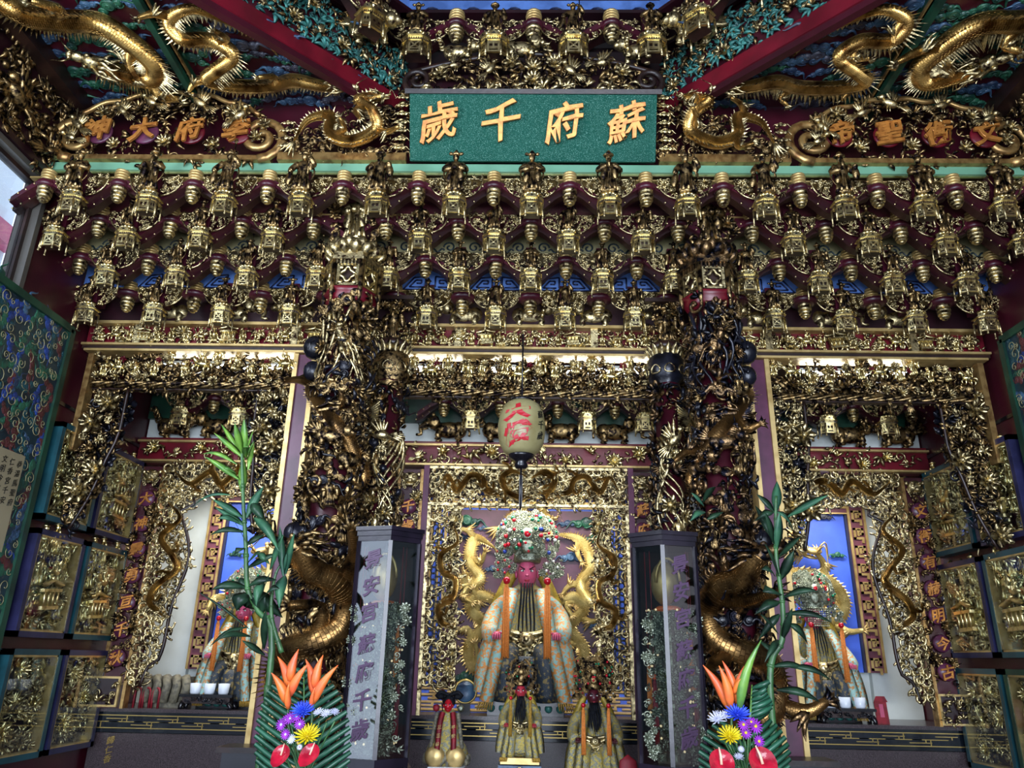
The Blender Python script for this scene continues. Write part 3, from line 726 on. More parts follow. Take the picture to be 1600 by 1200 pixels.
# ------------------------------------------------------------------ ceiling beams and dragon panels
def bar(name, A, B, wd, ht, m, label=None, cat=None, steps=None, up=(0, 0, 1)):
    A = np.array(A, float); B = np.array(B, float); d = B - A; L = np.linalg.norm(d); d /= L; u = np.array(up, float); s = np.cross(u, d); s /= np.linalg.norm(s); u = np.cross(d, s)
    b = MB()
    for (w_, h_, o_) in (steps or [(wd, ht, 0)]): b.box((L / 2, 0, o_), (L, w_, h_), mtx(A, d, s, u))
    return b
for sx, side in ((-1, 'left'), (1, 'right')):
    b = bar('', (sx * 2.3, 4.28, 5.22), (sx * 2.3, -1.0, 5.22), .07, .12, '', steps=[(.07, .12, 0), (.04, .05, -.07)])
    t = thing('ceiling_rib', 'dark green rib of the ceiling between two dragon panels, on the %s' % side, 'ceiling rib', (sx * 2.3, 4.28, 5.2))
    part('rib', b, 'green_dark', t)
    part('edge_strip', bar('', (sx * 2.265, 4.28, 5.17), (sx * 2.265, -1.0, 5.17), .02, .02, ''), 'copper', t)
    t = thing('diagonal_beam', 'crimson diagonal beam with stepped moulding on the %s of the ceiling octagon' % side, 'beam', (sx * 1.5, 3.6, 5.2))
    A = (sx * .9, 4.29, 5.2); B = (sx * 2.27, 2.92, 5.2)
    part('beam', bar('', A, B, .1, .14, '', steps=[(.075, .12, 0.0)]), 'red_bright', t)
    part('moulding', bar('', A, B, .1, .14, '', steps=[(.05, .05, -.08)]), 'red', t)
    # leaf band on the inner face of the octagon
    ux = np.array((-sx * 1.0, 1.0, 0)) / math.sqrt(2)
    o = np.array((sx * 2.2, 2.98, 5.28))
    U = ux if sx < 0 else ux
    fr = Frame(o if sx > 0 else o, ux, (0, 0, 1), 1.8, .36) if sx > 0 else Frame(np.array((-.92, 4.26, 5.28)), (-1 / math.sqrt(2), -1 / math.sqrt(2), 0), (0, 0, 1), 1.8, .36)
    if fr.Wd[1] > 0: fr = Frame(fr.o + fr.U * fr.w, -fr.U, (0, 0, 1), fr.w, fr.h)
    t = thing('leaf_band', 'red band of teal bamboo leaves and gilt blossoms, %s side of the ceiling octagon' % side, 'carving', tuple(fr.o))
    part('board', MB().box((fr.w / 2, fr.h / 2, -.02), (fr.w, fr.h, .06), fr.m(0, 0)), 'red', t)
    b = MB(); fill(b, fr, .055, ['leaf0', 'leaf1', 'leaf2', 'vine0'], RND, size=(.9, 1.5)); part('bamboo_leaves', b, 'leaf_teal', t, 'stuff'); b = MB(); fill(b, fr, .1, ['vine1', 'leaf1', 'vine2'], RND, size=(.6, .9)); part('gilt_twigs', b, 'gold_dark', t, 'stuff')
    scatter(t, fr, grid_spots(fr, 9, 2, RND), ['flower0', 'vine1', 'bird0', 'flower2'], 'gold', 'blossom', .06, RND, .03)
    # ---- triangular dragon panel and long side panel
    def tri(x, y, s=sx): return abs(x) > .93 + (4.25 - y) * .97 + .06 and abs(x) < 2.26 and y < 4.24
    def lng(x, y): return 2.36 < abs(x) < 3.2 and y < 4.24
    for nm, fn, x0, x1, y0, ctrl, lab in (
        ('tri', tri, .95, 2.28, 2.9, [(1.66, 3.72, .1), (1.8, 3.55, .14), (2.0, 3.42, .16), (2.18, 3.5, .16), (2.16, 3.64, .17), (1.98, 3.66, .16), (1.9, 3.78, .16), (2.05, 3.9, .17), (2.15, 4.0, .15), (2.0, 4.13, .16), (1.75, 4.1, .16), (1.58, 4.0, .16), (1.4, 4.08, .16), (1.26, 4.1, .17)], 'triangular'),
        ('long', lng, 2.34, 3.22, 2.2, [(2.6, 2.7, .12), (2.95, 2.9, .14), (3.14, 3.2, .16), (3.05, 3.45, .16), (2.84, 3.5, .17), (2.62, 3.52, .17), (2.5, 3.68, .16), (2.44, 3.86, .16), (2.52, 3.98, .16), (2.68, 3.94, .16), (2.82, 3.84, .17)], 'long')):
        lab2 = {'tri': '%s red ceiling panel with gold dragon among grey-blue clouds, beside the %s diagonal beam', 'long': '%s red ceiling panel with gold dragon and green clouds along the %s wall'}[nm] % (lab, side)
        t = thing('dragon_ceiling_panel', lab2, 'ceiling panel', (sx * (x0 + x1) / 2, 3.6, 5.27))
        b = MB()
        if nm == 'tri': 
            p = [(sx * .95, 4.28), (sx * 2.28, 4.28), (sx * 2.28, 2.95)]
            b.prism(p if sx > 0 else p[::-1], .03, tr(0, 0, ZC - .01))
        else: b.bbox(min(sx * x0, sx * x1), max(sx * x0, sx * x1), 0.5, 4.28, ZC - .01, ZC + .02)
        part('board', b, 'red', t)
        fr = Frame((-3.4, 4.28, ZC - .01), (1, 0, 0), (0, -1, 0), 6.8, 2.2)
        spots = [(u, v) for u, v in grid_spots(fr, 50, 17, RND, .3) if sx * (u - 3.4) > 0 and fn(u - 3.4, 4.28 - v)]
        for i, (u, v) in enumerate(spots):
            mm = RND.choice(['cloud_green', 'cloud_green', 'cloud_blue'] if nm == 'long' else ['cloud_grey', 'cloud_blue', 'cloud_blue', 'cloud_green'])
            inst('cloud', 'cloud%d' % (i % 3), mm, fr.m(u, v, .0, RND.uniform(-.6, .6), RND.uniform(.07, .115), RND.random() < .5), t)
        P = [(sx * x, min(y, 4.05) - .06, ZC - z * .62) for x, y, z in ctrl]
        add_dragon(t, P, .046 if nm == 'tri' else .066, 'scale_gold', 'gold', 120, out=(0, 0, -1), sides=10, hs=3.0, fin=1.9)
    # carved strip high on the side wall
    frw = Frame((-XW, 1.2, 4.58), (0, 1, 0), (0, 0, 1), 3.05, .62) if sx < 0 else Frame((XW, 4.25, 4.58), (0, -1, 0), (0, 0, 1), 3.05, .62)
    t = thing('wall_carving', 'dim carved frieze of figures and scrolls high on the %s wall under the ceiling' % side, 'carving', tuple(frw.pt(1.5, 0)))
    part('board', MB().box((frw.w / 2, frw.h / 2, .01), (frw.w, frw.h, .04), frw.m(0, 0)), 'red_dark', t)
    b = MB(); fill(b, frw, .11, MIX, RND); part('scrollwork', b, 'gold_dark', t, 'stuff')
    scatter(t, frw, grid_spots(frw, 12, 2, RND), ['figure0', 'figure2', 'bird0', 'horse0'], 'gold_dark', 'figure', .2, RND, .03, .2)
    b = MB(); b.bbox(min(sx * 3.1, sx * 3.24), max(sx * 3.1, sx * 3.24), 0.5, 4.28, 5.12, 5.26); part('cornice', b, 'brown', t)

# ------------------------------------------------------------------ green beam, name boards, plaque
t = thing('green_beam', 'sea green beam edge above the top row of hanging pavilions', 'beam', (0, 4.2, 4.6))
part('beam', MB().bbox(-3.24, 3.24, 4.15, 4.3, 4.598, 4.655), 'green_beam', t)
part('gilt_underside', MB().bbox(-3.24, 3.24, 4.17, 4.28, 4.582, 4.598), 'gold_bright', t)

def signboard(side, chars, x0, x1, zb, zt, label):
    t = thing('name_board', label, 'sign', ((x0 + x1) / 2, 4.12, zb))
    w = x1 - x0; h = zt - zb; Y = 4.16; fr = flatfr(x0, zb, x1, zt, Y)
    top = lambda u: (.50 + .50 * max(0.0, 1 - (abs(u / w - .5) / .5) ** 2.2)) * h
    q = np.linspace(.1, .9, 40)
    out = [(x0 + w * a, Y - .03, zb + top(w * a) - .02 + .012 * math.sin(a * 40)) for a in q]
    b = MB(); b.tube([(p[0], p[1] - .04, p[2]) for p in out], .017, 6); b.bbox(x0 + .05, x1 - .05, Y - .05, Y + .02, zb, zb + .035)
    part('frame', b, 'copper', t)
    for s, cx in ((-1, x0 + .13), (1, x1 - .13)):
        a = np.linspace(0, 1, 26); th = -PI / 2 + (a * 1.55 * 2 * PI) * (-1 if s < 0 else 1); rr = .17 * (1 - .82 * a)
        b = MB(); P = np.stack([cx + rr * np.cos(th) + s * .0, np.full(26, Y - .04), zb + .18 + rr * np.sin(th)], -1)
        b.tube(P, np.linspace(.026, .02, 26), 7, 1.3); part('scroll_end', b, 'copper', t)
    b = MB(); fill(b, fr, .085, ['vine0', 'vine1', 'vine2', 'leaf0', 'leaf1', 'scroll1'], RND, lambda u, v: .08 < u < w - .08 and v < top(u) - .02 and min(math.hypot(u - w * (.2 + .205 * i), v - .2) for i in range(4)) > .095 and RND.random() < .8, size=(.8, 1.2), w=(0, .2)); part('foliage', b, 'gold_dark', t, 'stuff')
    b = MB(); fill(b, fr, .07, ['rock0', 'cloud0', 'leaf1', 'flower2', 'rock1'], RND, lambda u, v: .12 < u < w - .12 and top(u) - .12 < v < top(u) - .0, size=(.8, 1.1), w=(.3, .6)); part('pine_clusters', b, 'gold_dark', t, 'stuff')
    for i, c in enumerate(chars):
        u = w * (.2 + .205 * i); p = fr.m(u, .2, .05)
        part('medallion', MB().lathe([(.001, 0), (.085, 0), (.09, .012), (.08, .02), (.001, .022)], 20, p), 'maroon' if side == 'left' and i < 2 else 'red_bright', t)
        b = MB(); b.stamp(glyph(c, .022, .1), fr.m(u, .2, .10, 0, .18)); part('character', b, 'letter', t)
    sp = [(w * a, b_) for a, b_ in ((.12, .22), (.1, .12), (.42, .41), (.64, .40), (.3, .34), (.83, .3), (.9, .16), (.5, .12), (.72, .1), (.28, .1))]
    scatter(t, fr, sp[:6], 'bird0', 'gold', 'bird', .1, RND, .09, .4)
    scatter(t, fr, sp[6:] + [(w * .93, .26), (w * .78, .36), (w * .2, .36)], ['flower1', 'flower0'], 'gold', 'flower', .055, RND, .07)
signboard('left', '神大府李', -3.2, -1.68, 4.655, 5.19, 'gilt openwork board reading 神大府李 on plum discs, over the left bay')
signboard('right', '帝聖衡文', 1.70, 3.22, 4.655, 5.16, 'gilt openwork board reading 帝聖衡文 on red discs, over the right bay')

PB, PT = np.array((0, 4.13, 4.66)), np.array((0, 3.95, 5.05))
pv = PT - PB; ph = np.linalg.norm(pv)
pf = Frame(PB - np.array((.8, 0, 0)), (1, 0, 0), pv, 1.6, ph)
t = thing('name_plaque', 'large glittering green plaque with gilt characters 歲千府蘇 above the centre bay', 'sign', (0, 4.15, 4.66))
part('board', MB().box((.8, ph / 2, 0), (1.6, ph, .05), pf.m(0, 0)), 'glitter', t)
part('frame', MB().box((.8, ph + .01, .0), (1.66, .03, .08), pf.m(0, 0)), 'brown', t)
for i, c in enumerate('歲千府蘇'):
    b = MB(); b.stamp(glyph(c, .012, .1), pf.m(.19 + .405 * i, ph * .57, .045, 0, .25)); part('character', b, 'letter', t)
# dragons flanking the plaque
for sx, side in ((-1, 'left'), (1, 'right')):
    fr = flatfr(-1.68, 4.655, -.83, 5.2, 4.14) if sx < 0 else flatfr(.83, 4.655, 1.68, 5.2, 4.14)
    t = thing('dragon_wing_board', 'gilt openwork board with coiling dragon on the %s of the green plaque' % side, 'carving', tuple(fr.pt(.42, 0)))
    g = (lambda u: u) if sx < 0 else (lambda u: .85 - u)
    top = lambda u: .3 + .22 * min(1.0, max(0.0, (g(u) - .25) / .35))
    part('base_rail', MB().box((fr.w / 2, .03, 0), (fr.w, .06, .06), fr.m(0, 0)), 'copper', t)
    b = MB(); fill(b, fr, .065, ['cloud0', 'cloud1', 'scroll0', 'scroll1', 'leaf0'], RND, lambda u, v: v < top(u) - .02 and v > .05, size=(.8, 1.2)); part('cloud_scrolls', b, 'gold_dark', t, 'stuff')
    for k in range(7):
        inst('cloud_boss', 'cloud1', 'gold_bright', fr.m(fr.w - .04 if sx < 0 else .04, .08 + .068 * k, .06, 0, .042), t)
    for k in range(4): inst('cloud_boss', 'cloud0', 'gold', fr.m(.05 if sx < 0 else fr.w - .05, .1 + .06 * k, .05, 0, .04), t)
    C = [(.12, .1), (.2, .25), (.34, .3), (.36, .14), (.5, .1), (.66, .18), (.62, .34), (.52, .42), (.66, .46)]
    P = [fr.pt(u if sx < 0 else .85 - u, v, .09 + .02 * (i % 2)) for i, (u, v) in enumerate(C)]
    add_dragon(t, P, .042, 'scale_gold', 'gold', 70, out=(0, -1, 0), sides=8, hs=2.2)
# crest over the plaque
fr = flatfr(-.86, 5.08, .86, 5.42, 4.02)
t = thing('crest_carving', 'dark gilt crest of flowers, birds and scroll ends on top of the green plaque', 'carving', (0, 4.02, 5.08))
ctop = lambda u: .34 * (.55 + .45 * max(0, 1 - (abs(u - .86) / .8) ** 2))
part('board', MB().box((.86, .1, -.02), (1.6, .2, .02), fr.m(0, 0)), 'red_dark', t)
b = MB(); fill(b, fr, .075, FOL, RND, lambda u, v: v < ctop(u) - .02, size=(.9, 1.4)); part('foliage', b, 'gold_dark', t, 'stuff')
b = MB(); fill(b, Frame(fr.pt(.1, .0, .03), fr.U, fr.Vv, 1.5, .07), .06, ['leaf0', 'leaf2'], RND, size=(1.1, 1.5)); part('leaf_fringe', b, 'gold', t, 'stuff')
b = MB(); q = np.linspace(.08, 1.64, 50); b.tube([fr.pt(u, ctop(u), .03) for u in q], .018, 6); part('frame', b, 'brown', t)
for s, cx in ((-1, .1), (1, 1.62)):
    a = np.linspace(0, 1, 24); th = -PI / 2 + a * 3 * PI * (-1 if s < 0 else 1); rr = .1 * (1 - .8 * a)
    b = MB(); b.tube([fr.pt(cx + r * math.cos(h), .1 + r * math.sin(h), .05) for r, h in zip(rr, th)], np.linspace(.022, .016, 24), 7); part('scroll_end', b, 'brown', t)
scatter(t, fr, [(.35, .2), (.58, .17), (1.1, .16), (1.32, .22)], 'bird0', 'gold', 'bird', .09, RND, .06, .5)
scatter(t, fr, [(.86, .2), (.72, .24), (1.0, .24), (1.45, .17), (.25, .14), (.86, .1)], ['flower0', 'flower1', 'flower2'], 'gold', 'flower', .06, RND, .06)

# ------------------------------------------------------------------ bracket tiers with hanging pavilions
def make_hanger(fig_h, figv):
    """origin at the bottom of the pavilion, facing -y"""
    t = thing('hanging_pavilion', '', 'hanging pavilion', (0, 0, 0), 'carved pavilions hanging under the bracket tiers')
    G = 'gold_bright'
    def part(nm, mb, m, par, kind=None, low=True):      # the pavilion is squat: flatten everything but the figure and wings
        if low: mb.V = [v * (1, 1, .70) for v in mb.V]
        return globals()['part'](nm, mb, m, par, kind)
    hexp = [(-.062, .03), (-.062, -.03), (-.034, -.055), (.034, -.055), (.062, -.03), (.062, .03)]
    hx = lambda k: [(x * k, y * k) for x, y in hexp]
    b = MB(); b.prism(hx(.8), .105, tr(0, 0, .01)); part('core', b, 'brown', t)
    rf = MB(); rf.prism(hx(1.2), .008, tr(0, 0, .150)); rf.prism(hx(1.02), .034, tr(0, 0, .117)); rf.prism(hx(1.14), .007, tr(0, 0, .112))
    part('roof_frieze', rf, G, t)
    dn = MB()
    for (ax, ay), (bx, by) in zip(hexp[:-1], hexp[1:]):
        n = 6 if abs(ay - by) < .001 else 4
        for k in range(n):
            f = (k + .5) / n; dn.box(((ax + (bx - ax) * f) * 1.03, (ay + (by - ay) * f) * 1.03, .133), (.0045, .0045, .02))
    part('dentils', dn, 'brown', t, 'stuff')
    b = MB()      # pediments over the three faces
    faces = [(-.048, -.0425, -.73, .036), (0, -.055, 0, .066), (.048, -.0425, .73, .036)]
    for cx, cy, an, wd in faces: b.prism([(-wd / 2, 0), (wd / 2, 0), (wd * .36, .03), (0, .04), (-wd * .36, .03)], .012, mtx((cx * 1.0, cy * 1.0, .157), (math.cos(an), math.sin(an), 0), (0, 0, 1), (math.sin(an), -math.cos(an), 0)))
    part('pediment', b, G, t)
    b = MB()
    for cx, cy, an, wd in faces: b.prism([(-wd * .16, .008), (wd * .16, .008), (0, .024)], .002, mtx((cx + .0125 * math.sin(an), cy - .0125 * math.cos(an), .157), (math.cos(an), math.sin(an), 0), (0, 0, 1), (math.sin(an), -math.cos(an), 0)))
    part('pediment_dark_patch', b, 'black', t, 'stuff')  # black plates paint the dark of openings; the pediment is not pierced
    for cx, cy, an, wd in faces:
        m = tr(cx, cy, .055) @ rotz(an); f = MB(); h = .112
        f.box((0, 0, h / 2 - .006), (wd, .008, .014), m); f.box((0, 0, -.022), (wd, .008, .009), m); f.box((0, 0, -h / 2 + .006), (wd * .8, .012, .014), m)
        for s in (-1, 1): f.box((s * wd * .42, 0, 0), (wd * .2, .009, h), m)
        if figv % 2 == 0:
            L = math.hypot(wd * .66, .06)
            for s in (-1, 1): f.box((0, 0, 0), (L, .007, .011), m @ tr(0, 0, .014) @ roty(s * math.atan2(.056, wd * .62)))
            f.ell((0, 0, 0), (wd * .17, .005, .013), 6, 4, m @ tr(0, 0, .014))
        else:
            f.box((0, 0, .014), (wd * .14, .008, .06), m); f.box((0, 0, .036), (wd * .8, .007, .012), m); f.box((0, 0, -.008), (wd * .8, .007, .010), m)
        part('window_panel', f, G, t)
    b = MB()
    for x, y in hexp: b.tube([(x * 1.06, y * 1.06, .115), (x * 1.12, y * 1.12, -.03)], [.007, .0055], 5); b.ell((x * 1.12, y * 1.12, -.03), (.008, .008, .012), 5, 4)
    part('corner_posts', b, 'gold', t, 'stuff')
    b = MB()
    for i in range(7):
        a = PI + PI * i / 6; q = np.linspace(0, 1, 4)
        P = np.stack([np.cos(a) * (.036 + .014 * np.sin(q * 2.2)), -.018 + np.sin(a) * (.03 + .01 * np.sin(q * 2.2)), .19 + .036 * q], -1)
        b.blade(P, [.012, .019, .016, .003], (math.cos(a), math.sin(a), 0), .25)
    b.lathe([(.036, .158), (.044, .19), (.04, .215)], 10, tr(0, -.015, 0), (1, .8)); part('lotus_base', b, G, t)
    fm = mtx((0, -.034, .158), (1, 0, 0), (0, 0, 1), (0, -1, 0), (fig_h * .92, fig_h, fig_h * .8))
    b = MB(); b.stamp(LIB['figure%d' % (figv % 4)], fm); part('figure', b, 'gold_dark', t, None, False)
    part('bracket_arm', MB().box((0, .075, .26), (.07, .12, .16)), 'arm', t, None, False)
    for s in (-1, 1):
        b = MB(); o = np.array((s * .045, .03, .30))
        q = np.linspace(0, PI / 2, 9); b.tube([o + (s * .125 * math.cos(a), 0, -.135 * math.sin(a)) for a in q], .006, 5); b.tube([o, o + (s * .125, 0, 0)], .006, 5)
        f = Frame(o + (0 if s > 0 else -.125, 0, -.135), (1, 0, 0), (0, 0, 1), .125, .135)
        fill(b, f, .026, ['scroll0', 'leaf0', 'scroll2', 'leaf1'], RND, lambda u, v: math.hypot((u if s > 0 else .125 - u) / .125, (.135 - v) / .135) < .95, size=(1.0, 1.4))
        part('filigree_wing', b, 'gold', t, None, False)
    return t
def make_cluster(arms=True):
    """red bracket with turned gilt boss; origin on the boss axis at the pavilion bottom of its row"""
    t = thing('bracket_cluster', '', 'bracket', (0, 0, 0), 'red brackets with turned gilt bosses between the pavilions')
    b = MB()
    for i, (r0, z) in enumerate(((.044, .345), (.047, .325), (.045, .306), (.041, .288))): b.lathe([(r0 - .008, z - .01), (r0, z - .006), (r0, z + .004), (r0 - .008, z + .009)], 14)
    part('neck_rings', b, 'gold_paint', t)
    b = MB()
    for r0, z, h in ((.047, .222, .02), (.047, .192, .018), (.042, .166, .016), (.033, .145, .013), (.02, .13, .01)): b.lathe([(r0 - .012, z - h), (r0 - .002, z - h * .7), (r0, z - h * .2), (r0 - .002, z + h * .3), (r0 - .014, z + h * .6)], 14)
    part('boss', b, 'gold', t)
    b = MB(); b.lathe([(.05, .228), (.06, .24), (.055, .262), (.038, .282)] if arms else [(.06, .225), (.09, .235), (.088, .262), (.04, .285)], 14); part('collar', b, 'arm', t)
    st = MB()
    for s in (-1, 1) if arms else ():
        for k, (dy, dz, L, m) in enumerate(((.0, .0, .20, 'arm'), (.06, -.022, .215, 'arm_brown'))):
            q = np.linspace(0, 1, 9); x = s * (.02 + L * q); z = .272 + dz - .125 * q + .012 * np.sin(q * PI * (2 if k else 1)) * (1 if k else .6)
            P = np.stack([x, dy + .03 * q, z], -1); c = MB(); n = 9
            up = np.stack([0 * q, 0 * q, np.full(n, .021)], -1)
            A = [P + up + (0, -.02, 0), P - up + (0, -.02, 0), P + up + (0, .04, 0), P - up + (0, .04, 0)]; VV = np.vstack(A); Q = []
            for i in range(n - 1):
                a, c0, d, e = i, n + i, 2 * n + i, 3 * n + i
                for f in ((a, c0, c0 + 1, a + 1), (d, d + 1, e + 1, e), (a, a + 1, d + 1, d), (c0, e, e + 1, c0 + 1)): Q.append(f if s > 0 else f[::-1])
            c.raw(VV, Q, smooth=False); part('arm', c, m, t)
            for i in (2, 4, 6, 8): st.ell(P[i] + (0, -.024, .004 if i % 4 else -.006), (.007, .006, .007), 6, 4)
    if arms: part('studs', st, 'gold_bright', t, 'stuff')
    return t
ROWS = [(4.00, 4.155, 0.0, .30), (4.25, 4.05, .5, .20), (4.5, 3.906, 0.0, .20), (4.75, 3.745, .5, .20)]
ROWN = ['topmost', 'second', 'third', 'lowest']
ORD = 'first second third fourth fifth sixth seventh eighth ninth tenth eleventh twelfth thirteenth fourteenth'.split()
SP = .48
HB = {}
def hanger(fh, v): 
    k = (fh, v % 4)
    if k in HB: return copy_thing(HB[k], (0, 0, 0), '')
    HB[k] = make_hanger(fh, v); return HB[k]
CL0 = CL1 = None
FIGN = ['scholar holding ball', 'bearded official in tall hat', 'warrior raising staff', 'elder with clasped hands']
for ri, (Y, zb, ph_, fh) in enumerate(ROWS):
    xs = [(k + ph_) * SP for k in range(-7, 8) if abs((k + ph_) * SP) < 3.14]
    n = 0
    for x in xs:
        if ri in (1, 3) and abs(abs(x) - 1.2) < .05: continue     # the tall pillars stand there
        if ri == 3 and abs(abs(x) - .96) < .05: continue
        v = (n * 3 + ri * 2 + (n // 3)) % 4
        h = hanger(fh, v); h.location = (x, Y, zb)
        h['label'] = 'gilt pavilion with %s, %s from left, %s tier' % (FIGN[v], ORD[n], ROWN[ri]); n += 1
        h.rotation_euler = (0, 0, 0)
    n = 0
    for x in [(k + .5 - ph_) * SP for k in range(-7, 8) if abs((k + .5 - ph_) * SP) < 3.2]:
        if ri in (0, ) and abs(abs(x) - 1.2) < .05: pass
        if ri == 2 and abs(abs(x) - 1.2) < .05: continue
        if CL0 is None: CL0 = make_cluster(); c = CL0
        elif ri == 3:
            if CL1 is None: CL1 = make_cluster(False); c = CL1
            else: c = copy_thing(CL1, (0, 0, 0), '')
        else: c = copy_thing(CL0, (0, 0, 0), '')
        c.location = (x, Y + .05, zb)
        c['label'] = '%s bracket with gilt turned boss, %s from left in the %s tier' % ('three-armed maroon' if ri < 3 else 'short maroon', ORD[n], ROWN[ri]); n += 1
    # boards of the tier
    t = thing('tier_board', 'painted board with %s behind the %s tier of pavilions' % ('cloud scrolls' if ri == 2 else 'key pattern' if ri else 'plain red face', ROWN[ri]), 'board', (0, Y + .14, zb + .32))
    part('ledge', MB().bbox(-3.24, 3.24, Y + .045, Y + .2, zb + .303, zb + .313), 'gold_paint', t)
    if ri:
        part('fascia', MB().bbox(-3.24, 3.24, Y + .07, Y + .1, zb + .313, zb + .50), 'fret_blue' if ri != 2 else 'fret_cream', t)
        f = MB()
        for k in range(-7, 8):     # key fret or cloud scroll painted between the brackets
            cx = (k + ph_) * SP
            if abs(cx) > 3.0: continue
            for s in (-1, 1):
                if ri != 2:
                    pl = lambda pts: [f.tube([(cx + s * p[0], Y + .069, zb + p[1]), (cx + s * q[0], Y + .069, zb + q[1])], .0065, 4) for p, q in zip(pts, pts[1:])]
                    pl([(.035, .33), (.195, .33), (.12, .425), (.035, .435), (.035, .35)]); pl([(.055, .35), (.15, .35), (.105, .405), (.065, .405), (.065, .38), (.1, .38)])
                else:
                    f.tube([(cx + s * (.085 + r_ * math.cos(a_)), Y + .069, zb + .37 + r_ * math.sin(a_)) for a_, r_ in zip(np.linspace(0, 8, 18), np.linspace(.042, .008, 18))], .0065, 4)
                    f.tube([(cx + s * (.12 + .009 * i), Y + .069, zb + .345 + .014 * math.sin(i * .9)) for i in range(10)], .0065, 4)
        part('key_pattern' if ri != 2 else 'cloud_pattern', f, 'ink_blue' if ri != 2 else 'teal_dark', t, 'stuff')
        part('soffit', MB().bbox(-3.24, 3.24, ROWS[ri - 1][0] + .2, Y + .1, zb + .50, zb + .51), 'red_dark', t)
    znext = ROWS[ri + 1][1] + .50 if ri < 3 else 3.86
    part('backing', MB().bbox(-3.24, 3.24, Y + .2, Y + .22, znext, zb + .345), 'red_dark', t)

# guardian beasts on the lower beam, painted board behind
t = thing('tier_board', 'dark green painted board behind the gilt beasts on the carved beam', 'board', (0, 5.1, 3.86))
part('fascia', MB().bbox(-3.24, 3.24, 5.1, 5.16, 3.86, 4.1), 'teal', t)
f = MB()
for k in range(-13, 14):
    cx = k * .24; f.tube([(cx + .05 * math.cos(a) * (1 - a / 9), 5.095, 3.93 + .05 * math.sin(a) * (1 - a / 9)) for a in np.linspace(0, 7, 14)], .007, 4)
part('cloud_pattern', f, 'leaf_teal', t, 'stuff')
BST = [(-2.64, 0), (-2.16, 1), (-1.7, 0), (-.78, 2), (-.48, 2), (0.0, 0), (.46, 1), (.76, 2), (1.66, 0), (2.16, 1), (2.64, 2)]
BN = ['curly-maned lion', 'tusked elephant', 'finned qilin']
for i, (x, kd) in enumerate(BST):
    s = .24 if abs(x) not in (.78, .76) else .17
    t = thing('gilt_beast', 'gilt %s crouching on the carved beam, %s beast from left' % (BN[kd], ORD[i]), 'carving', (x, 4.98, 3.855), 'gilt beasts on the carved beam')
    inst('body', 'beast%d' % kd, 'gold', mtx((x, 4.98, 3.85), (1, 0, 0), (0, 0, 1), (0, -1, 0), (s * (1 if i % 2 else -1) * .95, s * 1.0, s)), t)
# ------------------------------------------------------------------ carved main beam
t = thing('carved_beam', 'long red beam with gilt relief figures and gold mouldings across all three bays', 'beam', (0, 5, 3.68))
part('board', MB().bbox(-3.24, 3.24, 5.0, 5.2, 3.69, 3.85), 'red_bright', t)
part('top_moulding', MB().bbox(-3.24, 3.24, 4.93, 5.02, 3.838, 3.86), 'gold_paint', t)
for s_ in (-1, 1): part('outer_edge_strip', MB().bbox(s_ * 3.17 - .02, s_ * 3.17 + .02, 4.98, 5.06, 2.9, 3.62), 'copper', t)
part('bottom_moulding', MB().bbox(-3.24, 3.24, 4.94, 5.03, 3.674, 3.69), 'gold_paint', t); part('recess', MB().bbox(-3.24, 3.24, 4.96, 5.03, 3.65, 3.674), 'brown', t); part('lower_moulding', MB().bbox(-3.22, 3.22, 4.955, 5.1, 3.634, 3.65), 'gold_paint', t)
fr = flatfr(-3.2, 3.70, 3.2, 3.83, 5.0)
b = MB(); fill(b, fr, .052, FOL + ['dragonette0', 'flower2'], RND, size=(.9, 1.35), w=(0, .3)); part('scrollwork', b, 'gold', t, 'stuff')
scatter(t, fr, [(.08 + i * .104, .012) for i in range(61)], ['figure0', 'horse0', 'figure2', 'pavilion0', 'figure1', 'figure3'], 'gold_bright', 'relief_figure', .105, RND, .03, .12)
for x in (-2.85, -1.7, -.52, .46, 1.7, 2.72): part('divider', MB().bbox(x - .025, x + .025, 4.95, 5.01, 3.69, 3.84), 'gold', t)
# ------------------------------------------------------------------ posts of the bays
for sx, side in ((-1, 'left'), (1, 'right')):
    t = thing('bay_post', 'square plum post with gilt edges between centre and %s bay' % side, 'post', (sx * 1.61, 5, 0))
    part('shaft', MB().bbox(sx * 1.61 - .05, sx * 1.61 + .05, 4.99, 5.12, 0, 3.63), 'maroon', t)
    for e in (-1, 1): part('edge_moulding', MB().bbox(sx * 1.61 + e * .065 - .016, sx * 1.61 + e * .065 + .016, 4.97, 5.1, 0 if e * sx > 0 else 1.0, 3.63), 'gold_paint', t)
    t = thing('post_pedestal', 'dark wooden pedestal block at the foot of the %s plum post' % side, 'pedestal', (sx * 1.62, 4.9, 0))
    part('block', MB().bbox(sx * 1.62 - .13, sx * 1.62 + .13, 4.78, 4.98, 0, 1.06), 'black', t); part('cap', MB().bbox(sx * 1.62 - .16, sx * 1.62 + .16, 4.76, 4.98, 1.06, 1.09), 'brown', t)

